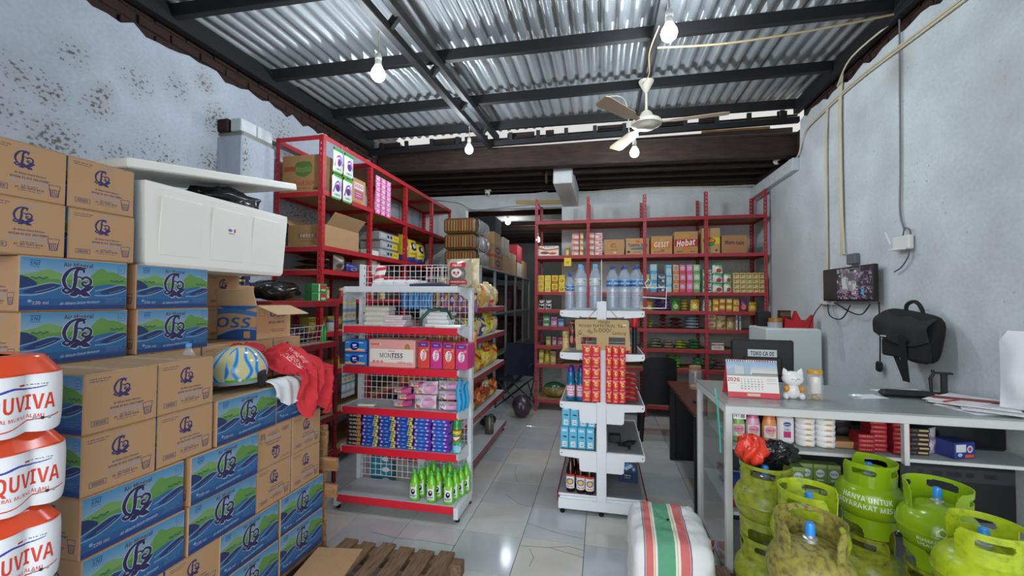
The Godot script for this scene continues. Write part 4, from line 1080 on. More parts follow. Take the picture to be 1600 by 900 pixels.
func st_gondola_goods() -> void:
	var X := func(u: float) -> float: return -1.866 + (u - 545) * 0.005075
	var zf := 2.865
	# --- tissue shelf
	lbl("tissue_blue", 190, 104, "2f8ad8", [["p", [[0, 80], [60, 70], [190, 78], [190, 104], [0, 104]], "e8c9a0"], ["r", 0, 92, 190, 12, "e08a50"], ["e", 88, 50, 40, 40, "1f2a86"], ["e", 104, 44, 30, 30, "1f2a86"], ["e", 84, 40, 14, 10, "f2f4fa"], ["e", 98, 38, 12, 9, "f2f4fa"], ["t", "Tisu", 94, 60, 22, "f2f4fa", {"b": true}], ["d", 8, 8, 34, 8, "e8f0fa"], ["e", 140, 14, 7, 7, "e8f0fa"], ["t", "200", 160, 15, 18, "f0f4ff", {"b": true}]])
	var mt := pbox(0.185, 0.098, 0.115, K.tissue_blue, "2a6fc0", "gloss", 0.01)
	for i in 2: one("tissue_pack", mt, "blue facial tissue pack with dark blue emblem on the gondola, " + ["lower", "upper"][i] + " of two", "tissue pack", V(X.call(556), 1.046 + 0.0985 * i, 2.925), 0.0, "blue tissue packs")
	lbl("montiss", 380, 210, "efa9a4", [["r", 6, 70, 368, 106, "eeebe2"], ["r", 12, 26, 84, 14, "c98a4a"], ["e", 96, 33, 9, 9, "f0e0d8"], ["e", 322, 46, 20, 20, "b98a3a"], ["r", 300, 48, 46, 20, "b98a3a"], ["t", "tissue", 190, 84, 20, "d8706a", {"b": true}], ["t", "MON", 138, 120, 50, "3c3a3a", {"w": 92}], ["t", "TISS", 236, 120, 50, "1e1c1c", {"b": true, "w": 96, "k": 0.1}], ["d", 180, 146, 104, 4, "5a5656"], ["e", 40, 172, 13, 13, "e58a86"], ["e", 74, 172, 13, 13, "e58a86"], ["e", 108, 172, 13, 13, "e58a86"], ["t", "1000x ply", 300, 178, 28, "d8807c", {"b": true}]])
	one("tissue_box", pbox(0.37, 0.205, 0.2, K.montiss, "f0b8b2", "print", 0.006), "wide pink and white MONTISS tissue carton", "tissue box", V(X.call(614.5), 1.046, 2.97))
	for k in 2: lbl("nice%d" % k, 92, 200, ["e8504a", "d83f8c"][k], [["r", 0, 0, 92, 36, "6a3aa0"], ["t", "facial", 46, 18, 16, "e8e0f4", {"b": true}], ["e", 46, 100, 30, 44, "f4f0f2"], ["t", "nice", 46, 100, 40, ["d8404a", "c02f7c"][k], {"b": true, "a": -1.45}], ["d", 10, 160, 10, 30, "6a3aa0"], ["p", [[60, 60], [92, 40], [92, 70]], "f29a80"]])
	for i in 4: one("tissue_pack", pbox(0.09, 0.2 - 0.004 * i, 0.18, K["nice%d" % (i % 2)], ["e4584e", "d2488c"][i % 2], "gloss", 0.008), ["coral tissue pack with white oval, touching the pink tissue carton", "magenta tissue pack with white oval between two coral ones", "coral tissue pack with white oval between two magenta ones", "magenta tissue pack with white oval at the shelf end"][i], "tissue pack", V(X.call(663.5 + 19 * i), 1.046, 2.965), 0.0, "upright tissue packs")
	# --- top shelf
	lbl("stripe_bag", 60, 110, "e9e4e4", [["p", [[0, 20], [60, 0], [60, 16], [0, 40]], "c83a48"], ["p", [[0, 60], [60, 40], [60, 56], [0, 80]], "c83a48"], ["d", 8, 92, 40, 8, "b04a50"]])
	hang(one("snack_bag", bag(0.09, 0.18, 0.05, K.stripe_bag, 2), "red and white striped plastic bag leaning on the top shelf", "bag", V(X.call(572), 1.637, 3.02)), -0.12, -0.2)
	lbl("roll", 240, 60, "dfe2e4", [["t", "S", 20, 30, 34, "cc4038", {"b": true}], ["t", "K", 70, 30, 34, "d8764a", {"b": true}], ["t", "P", 120, 30, 34, "cc4038", {"b": true}], ["t", "S", 170, 30, 34, "cc4038", {"b": true}], ["t", "K", 215, 30, 34, "d8764a", {"b": true}]])
	var rl := MB.new()
	rl.x = Transform3D(Basis(Vector3.BACK, -PI / 2), Vector3(-0.19, 0.03, 0))
	rl.lathe([Vector2(0.001, 0), Vector2(0.03, 0.004), Vector2(0.032, 0.19), Vector2(0.03, 0.376), Vector2(0.001, 0.38)], 16, K.roll)
	for i in rl.t.size():
		var p: Vector2 = rl.t[i]
		var q: Vector2 = (p - K.roll.position) / K.roll.size
		rl.t[i] = K.roll.position + Vector2(1.0 - q.y, fposmod(q.x * 2, 1.0)) * K.roll.size
	one("plastic_roll", rl.mesh(M.gloss), "roll of clear printed plastic lying on the top shelf", "roll", V(X.call(612), 1.637, 2.96))
	one("umbrella", MB.new().tube([Vector3(-0.14, 0.014, 0), Vector3(-0.1, 0.016, 0), Vector3(0.1, 0.02, 0), Vector3(0.16, 0.012, 0)], [0.012, 0.013, 0.022, 0.01], 10, hx("2a3550")).mesh(M.print), "dark blue folded umbrella on the top shelf", "umbrella", V(X.call(668), 1.637, 2.90), 0.1)
	var bk := thing("wire_basket", "small white wire basket at the back of the top shelf", "basket", V(X.call(675), 1.637, 3.04))
	for i in 7: part("wire", MB.new().tube([Vector3(-0.09 + 0.03 * i, 0.0, 0.05), Vector3(-0.08 + 0.03 * i, 0.15, 0.06)], 0.0025, 5, hx("eceef0")), "print", bk)
	for y in [0.003, 0.07, 0.15]: part("wire", MB.new().tube([Vector3(-0.095, y, 0.05 + y * 0.07), Vector3(0.105, y, 0.05 + y * 0.07)], 0.0025, 5, hx("eceef0")), "print", bk)
	lbl("panda", 150, 180, "b9ad98", [["e", 75, 96, 52, 70, "6d6962"], ["r", 26, 26, 98, 30, "c8303a"], ["t", "Hello", 75, 42, 22, "f0e6e2", {"b": true}], ["e", 75, 92, 32, 28, "efe6e4"], ["e", 63, 90, 8, 9, "c8404c"], ["e", 87, 90, 8, 9, "c8404c"], ["e", 75, 102, 5, 4, "7a2a34"], ["r", 24, 132, 104, 28, "c03a40"], ["d", 30, 140, 92, 10, "e8d0cc"]])
	one("cracker_bag", bag(0.2, 0.21, 0.11, K.panda, 5), "clear bag of crackers with a smiling animal face in red and white", "snack bag", V(X.call(712), 1.637, 2.94), -0.1)
	one("cracker_bag", bag(0.17, 0.22, 0.08, lbl("crk", 40, 50, "d8c79a", [["e", 12, 14, 9, 7, "c9b27c"], ["e", 28, 30, 9, 8, "e4d6b4"], ["e", 14, 40, 8, 6, "c9b27c"]]), 8), "plain clear bag of pale crackers behind the printed bag", "snack bag", V(X.call(722), 1.637, 3.04), -0.3)
	# --- packs under the top shelf
	lbl("wht", 40, 24, "e4e2da", [["d", 6, 6, 26, 4, "b9b4a6"], ["r", 0, 20, 40, 4, "cfcabb"]])
	for i in 4: one("noodle_pack", pbox(0.2, 0.036, 0.13, K.wht, "dcd9cf", "gloss", 0.012), "flat white wrapped pack in a small stack on the gondola", "pack", V(X.call(586) + 0.006 * (i % 2), 1.346 + 0.0365 * i, 2.95), 0.03 * (i % 3), "stacked white packs")
	lbl("pnk", 60, 20, "e6dfe2", [["r", 0, 8, 60, 3, "c08a98"], ["d", 8, 12, 40, 3, "b98a94"]])
	for i in 5: one("paper_pack", pbox(0.19 - 0.01 * i, 0.016, 0.15, K.pnk, "e2d6da", "gloss", 0.005), "thin pinkish wrapped pack fanned out on the gondola", "pack", V(X.call(616) + 0.008 * (i % 3), 1.346 + 0.0165 * i, 2.94), 0.06 * (i % 3 - 1), "thin pink packs")
	var sr := thing("bagged_spoons", "bundle of white plastic packs tied with dark green ribbon", "pack", V(X.call(682), 1.346, 2.95))
	for i in 4: part("white_bag", MB.new().box(Vector3(0.01 * (i % 2), 0.014 + 0.028 * i, 0), Vector3(0.19 - 0.015 * i, 0.027, 0.14), hx("e2e4e6"), 0.008), "gloss", sr)
	part("ribbon", MB.new().tube([Vector3(-0.12, 0.01, 0.07), Vector3(-0.11, 0.06, 0.08), Vector3(-0.06, 0.12, 0.06), Vector3(0.02, 0.135, 0.05), Vector3(0.09, 0.11, 0.05), Vector3(0.12, 0.06, 0.06)], 0.012, 7, hx("1d4a3a")), "gloss", sr)
	one("white_tray", pbox(0.2, 0.022, 0.12, hx("e6e8ea"), "e6e8ea", "gloss", 0.006), "flat white plastic tray beside the ribbon-tied packs", "tray", V(X.call(720) - 0.09, 1.346, 2.89))
	# --- pads
	lbl("pad_a", 150, 60, "e8d9e2", [["p", [[90, 0], [150, 0], [150, 60], [100, 60]], "d85a9c"], ["r", 60, 16, 44, 30, "e8622a"], ["t", "lady", 82, 31, 20, "f4ead8", {"b": true}]])
	lbl("pad_b", 170, 84, "ead8e4", [["e", 36, 42, 40, 50, "f0eef2"], ["t", "softy", 42, 26, 24, "4a7ab0", {"b": true}], ["e", 120, 40, 44, 32, "dfa6c8"], ["d", 96, 18, 50, 6, "a85a90"], ["r", 22, 52, 38, 24, "e8622a"]])
	for i in 3: one("pad_pack", bag(0.17, 0.06, 0.13, K.pad_b, i, "gloss", 0.3), "lilac pad pack with orange tag in the column by the blue hooks", "pad pack", V(X.call(700), 0.747 + 0.075 * i, 2.93), 0.02, "column of lilac pad packs")
	for i in 2: one("pad_pack", bag(0.17, 0.1, 0.12, K.pad_b, i + 4, "gloss", 0.3), "pink pad pack standing at the front of the shelf, " + ["bottom", "upper"][i] + " one", "pad pack", V(X.call(664), 0.747 + 0.075 * i * 1.3, 2.92 + 0.03 * i), 0.05, "pink pad packs")
	for i in 5: one("pad_pack", bag(0.15, 0.045, 0.14, K.pad_a, i + 6, "gloss", 0.3), "slim white and pink pad pack with orange price label", "pad pack", V(X.call(625 + 5 * (i % 2)) + (0.13 if i > 2 else 0.0), 0.747 + 0.05 * (i if i < 3 else i - 1), 2.95 + 0.02 * (i % 2)), 0.1 - 0.08 * (i % 3), "slim pad packs")
	for i in 3: one("hook_strip", MB.new().tube([Vector3(0, 0, 0), Vector3(0.01, 0.07, 0.012), Vector3(-0.01, 0.15, -0.006), Vector3(0.012, 0.24 - 0.02 * i, 0.01)], [0.014, 0.02, 0.016, 0.008], 8, hx("35a8e0")).mesh(M.gloss), "bright blue plastic hanger strip beside the lilac pad packs", "hanger strip", V(X.call(716 + 2 * i), 0.748, 2.89 + 0.06 * i), 0.0, "blue hanger strips")
	one("price_card", pbox(0.13, 0.018, 0.05, hx("ece9df"), "e6e2d6", "print", 0.004), "cream plastic clip lying at the empty end of the shelf", "clip", V(X.call(573), 0.747, 2.9), 0.1)
	# --- soap boxes in columns, each box its own
	lbl("soap_y", 130, 26, "2458b4", [["r", 0, 0, 26, 26, "3a4ea6"], ["e", 16, 13, 9, 8, "e8a0c0"], ["d", 44, 10, 26, 6, "c8d8f0"], ["p", [[92, 0], [130, 0], [130, 26], [86, 26], [98, 14]], "e8d64a"], ["e", 106, 13, 8, 7, "4a4a8a"]])
	lbl("soap_p", 130, 26, "2a6ac8", [["r", 0, 0, 22, 26, "4a5ab0"], ["e", 14, 13, 8, 8, "e8b0c8"], ["d", 44, 10, 26, 6, "c8e0f4"], ["p", [[92, 0], [130, 0], [130, 26], [86, 26], [98, 14]], "6a3ab0"], ["e", 100, 13, 9, 7, "d8c0e8"]])
	lbl("choc", 120, 26, "3c2c28", [["t", "SILVER", 50, 13, 20, "e0dcd4", {"b": true}], ["p", [[88, 0], [120, 0], [120, 26], [80, 26]], "c88a5a"]])
	var my := pbox(0.132, 0.0255, 0.15, K.soap_y, "2a4a9a", "gloss"); var mp := pbox(0.132, 0.0255, 0.15, K.soap_p, "4a3aa8", "gloss"); var mc := pbox(0.115, 0.029, 0.15, K.choc, "2f2422", "gloss")
	for i in 8: one("chocolate_box", mc, "dark brown flat box with white lettering in the stack at the shelf end", "box", V(X.call(555), 0.457 + 0.0292 * i, 2.95 + 0.003 * (i % 3)), 0.015 * (i % 3), "stack of dark flat boxes")
	for c in 5:
		for i in 10:
			var ypos := 0.457 + 0.0257 * i
			one("soap_box", my if c < 3 else mp, "blue soap box with yellow end, " + ["in the stack next to the dark flat boxes", "in the middle stack of yellow-ended boxes", "in the stack topped by an orange box"][c] if c < 3 else "blue soap box with purple end, " + ["in the stack next to the yellow-ended boxes", "in the stack next to the green can"][c - 3], "soap box", V(X.call(580.5 + 27.3 * c) + 0.003 * ((i * 7 + c) % 3), ypos, 2.95 + 0.004 * ((i + c) % 3)), 0.02 * ((i + c) % 3 - 1), "columns of blue soap boxes")
	one("soap_box", pbox(0.132, 0.022, 0.12, hx("d8642c"), "c8542c"), "orange flat box crowning a column of blue soap boxes", "soap box", V(X.call(636), 0.7145, 2.95), 0.05)
	lbl("can_green", 120, 170, "3fb04a", [["r", 0, 0, 120, 12, "8a3a2a"], ["r", 0, 10, 120, 22, "ead23a"], ["p", [[20, 48], [100, 44], [62, 92]], "c83038"], ["p", [[34, 54], [84, 52], [60, 80]], "f0e8e4"], ["e", 30, 140, 40, 40, "6ac0e0"], ["e", 90, 136, 40, 36, "8fd0e8"], ["r", 78, 128, 28, 30, "e6ecea"], ["d", 22, 106, 60, 8, "1f6a2c"]])
	var gc := thing("spray_can", "green insect spray can with red triangle beside the soap boxes", "spray can", V(X.call(713.5), 0.456, 2.9))
	part("can_body", MB.new().lathe([Vector2(0.001, 0), Vector2(0.029, 0), Vector2(0.031, 0.006)], 18, hx("2f9a3f")).lathe([Vector2(0.031, 0.006), Vector2(0.031, 0.17)], 18, K.can_green, -PI, PI).lathe([Vector2(0.031, 0.17), Vector2(0.026, 0.19)], 18, hx("36a545")), "gloss", gc)
	part("can_cap", MB.new().lathe([Vector2(0.025, 0.188), Vector2(0.024, 0.225), Vector2(0.016, 0.238), Vector2(0.012, 0.262), Vector2(0.001, 0.264)], 16, hx("2f9f46")), "gloss", gc)
	# --- washing-up liquid
	lbl("dish", 90, 120, "e8eef0", [["e", 45, 30, 16, 20, "f4f6f2"], ["p", [[10, 0], [80, 0], [70, 30], [20, 30]], "9ad03a"], ["e", 45, 66, 24, 22, "181a1c"], ["e", 48, 60, 9, 8, "f2f4f4"], ["t", "MAMA", 45, 100, 22, "22262a", {"b": true}], ["d", 14, 112, 60, 4, "5a8a3a"]])
	var lq := mat("dish_soap", Color(0.42, 0.78, 0.06), 0.12)
	lq.clearcoat_enabled = true
	var n := 0
	for r in 4:
		for c in 3:
			var o := thing("dish_soap_bottle", "bottle of bright green washing-up liquid with black and white label", "bottle", V(X.call(658 + 25.5 * c) + 0.02 * r - 0.02, 0.117, 2.86 + 0.068 * r), 0.08 * ((r + c) % 3 - 1), "green washing-up bottles on the base shelf")
			var bm := MB.new().lathe([Vector2(0.001, 0), Vector2(0.034, 0), Vector2(0.038, 0.008), Vector2(0.038, 0.05), Vector2(0.034, 0.075), Vector2(0.037, 0.105), Vector2(0.034, 0.135), Vector2(0.02, 0.165), Vector2(0.012, 0.178), Vector2(0.012, 0.185)], 16, hx("8fd02a"))
			for i in bm.v.size(): bm.v[i].z *= 0.72
			part("bottle_body", bm, "dish_soap", o)
			part("bottle_cap", MB.new().lathe([Vector2(0.015, 0.18), Vector2(0.015, 0.196), Vector2(0.009, 0.2), Vector2(0.006, 0.212), Vector2(0.001, 0.213)], 12, hx("4fc24a")), "gloss", o)
			var lm := MB.new().lathe([Vector2(0.0385, 0.018), Vector2(0.0385, 0.05), Vector2(0.0348, 0.075), Vector2(0.0375, 0.105), Vector2(0.036, 0.12)], 10, K.dish, -0.8, 0.8)
			for i in lm.v.size(): lm.v[i].z *= 0.73
			part("bottle_label", lm, "gloss", o)
	# --- goods hung on the far side of the wire panel and on its side
	lbl("hang_blue", 40, 60, "2f86c8", [["s", [[6, 4], [14, 30], [10, 58]], 4, "7fbfe8"], ["s", [[26, 4], [30, 30], [24, 58]], 4, "1f5f9a"]])
	lbl("hang_multi", 50, 60, "6a4a7a", [["e", 12, 14, 8, 7, "e0a03a"], ["e", 34, 20, 9, 8, "d8d0e0"], ["e", 20, 40, 9, 8, "c8404a"], ["e", 40, 48, 8, 7, "e8c050"]])
	lbl("hang_red", 40, 60, "a52834", [["s", [[8, 2], [12, 58]], 5, "d87a80"], ["r", 24, 8, 8, 40, "7a1a24"]])
	lbl("hang_orange", 40, 60, "c06a28", [["s", [[10, 2], [16, 58]], 5, "e0a050"], ["s", [[28, 2], [30, 58]], 4, "8a4418"]])
	for g in [[614, 1.47, 5, "hang_blue", "blue plastic packet", 9.5], [676, 1.45, 4, "hang_multi", "purple snack packet with coloured dots", 14.0], [618, 1.19, 4, "hang_red", "dark red packet", 11.0], [668, 1.16, 5, "hang_orange", "orange snack packet", 12.5], [612, 0.88, 4, "hang_orange", "amber packet on the lower hooks", 9.0], [598, 0.25, 3, "hang_red", "maroon packet on the lowest hooks", 16.0]]:
		for i in g[2]: one("hanging_packet", bag(0.075 if g[5] > 10 else 0.055, 0.15, 0.03, K[g[3]], i + int(g[0])), g[4] + " hooked on the far side of the wire panel", "packet", V(X.call(g[0] + g[5] * i) * 1.09 + 0.09, g[1], 3.165 + 0.012 * (i % 2)), PI, "packets behind the wire panel: " + g[4])
	lbl("strip", 30, 200, "b9c2c6", [["r", 0, 30, 30, 8, "e2d45a"], ["r", 0, 60, 30, 14, "7a94a8"], ["e", 15, 90, 9, 9, "d8a04a"], ["r", 0, 110, 30, 10, "5a8a9a"], ["e", 15, 140, 9, 9, "c8ccd8"], ["r", 0, 160, 30, 16, "8aa0a8"]])
	for i in 3: one("sachet_strip", bag(0.05, 0.36, 0.012, K.strip, i), "long strip of silvery sachets hanging on the gondola's side", "sachet strip", V(-1.937, 1.22, 2.93 + 0.055 * i), PI / 2 - 0.25, "sachet strips on the gondola side")
	for i in 3: one("sachet_strip", bag(0.05, 0.25, 0.012, K.strip, i + 5), "short strip of silvery sachets hanging low on the gondola's side", "sachet strip", V(-1.937, 0.79, 2.93 + 0.055 * i), PI / 2 - 0.25, "low sachet strips on the gondola side")
	lbl("teal", 80, 60, "2a7f98", [["e", 60, 14, 16, 14, "dfe6e8"], ["r", 8, 40, 40, 8, "8fc0cc"]])
	for i in 3: one("teal_box", pbox(0.17, 0.085, 0.12, K.teal, "2a7488"), "teal and white box stacked on the floor behind the gondola", "box", V(-1.78, 0.0005 + 0.0855 * i, 3.27), 0.1, "teal boxes behind the gondola")

func gen(bg: String, band: String, blob: String, style := 0) -> Rect2:  # small generic package print
	var key := "gen" + bg + band + blob + str(style)
	if K.has(key): return K[key]
	var w := 48; var h := 64
	var ops := []
	match style:
		0: ops = [["r", 0, 8, w, 14, band], ["d", 8, 12, 32, 5, bg], ["e", 24, 42, 15, 12, blob], ["e", 20, 40, 6, 5, bg]]
		1: ops = [["p", [[0, 0], [48, 0], [48, 26], [0, 14]], band], ["t", "Oma", 24, 14, 18, bg, {"b": true}], ["e", 30, 44, 13, 13, blob], ["d", 6, 56, 30, 4, band]]
		2: ops = [["s", [[0, 10], [20, 26], [48, 18]], 8, band], ["e", 16, 44, 10, 9, blob], ["e", 34, 48, 9, 8, band], ["d", 8, 4, 30, 4, blob]]
		3: ops = [["r", 0, 44, w, 20, band], ["e", 24, 24, 17, 13, blob], ["t", "Sari", 24, 24, 17, bg, {"b": true, "w": 28}], ["d", 8, 52, 32, 5, bg]]
	return lbl(key, w, h, bg, ops)

const LEVEL := {"a": [2.17, "second board from the top"], "b": [1.66, "third board from the top"], "c": [1.415, "fourth board from the top"], "d": [1.175, "fifth board from the top"], "e": [0.91, "sixth board from the top"], "f": [0.65, "seventh board from the top"], "g": [0.16, "lowest board"]}

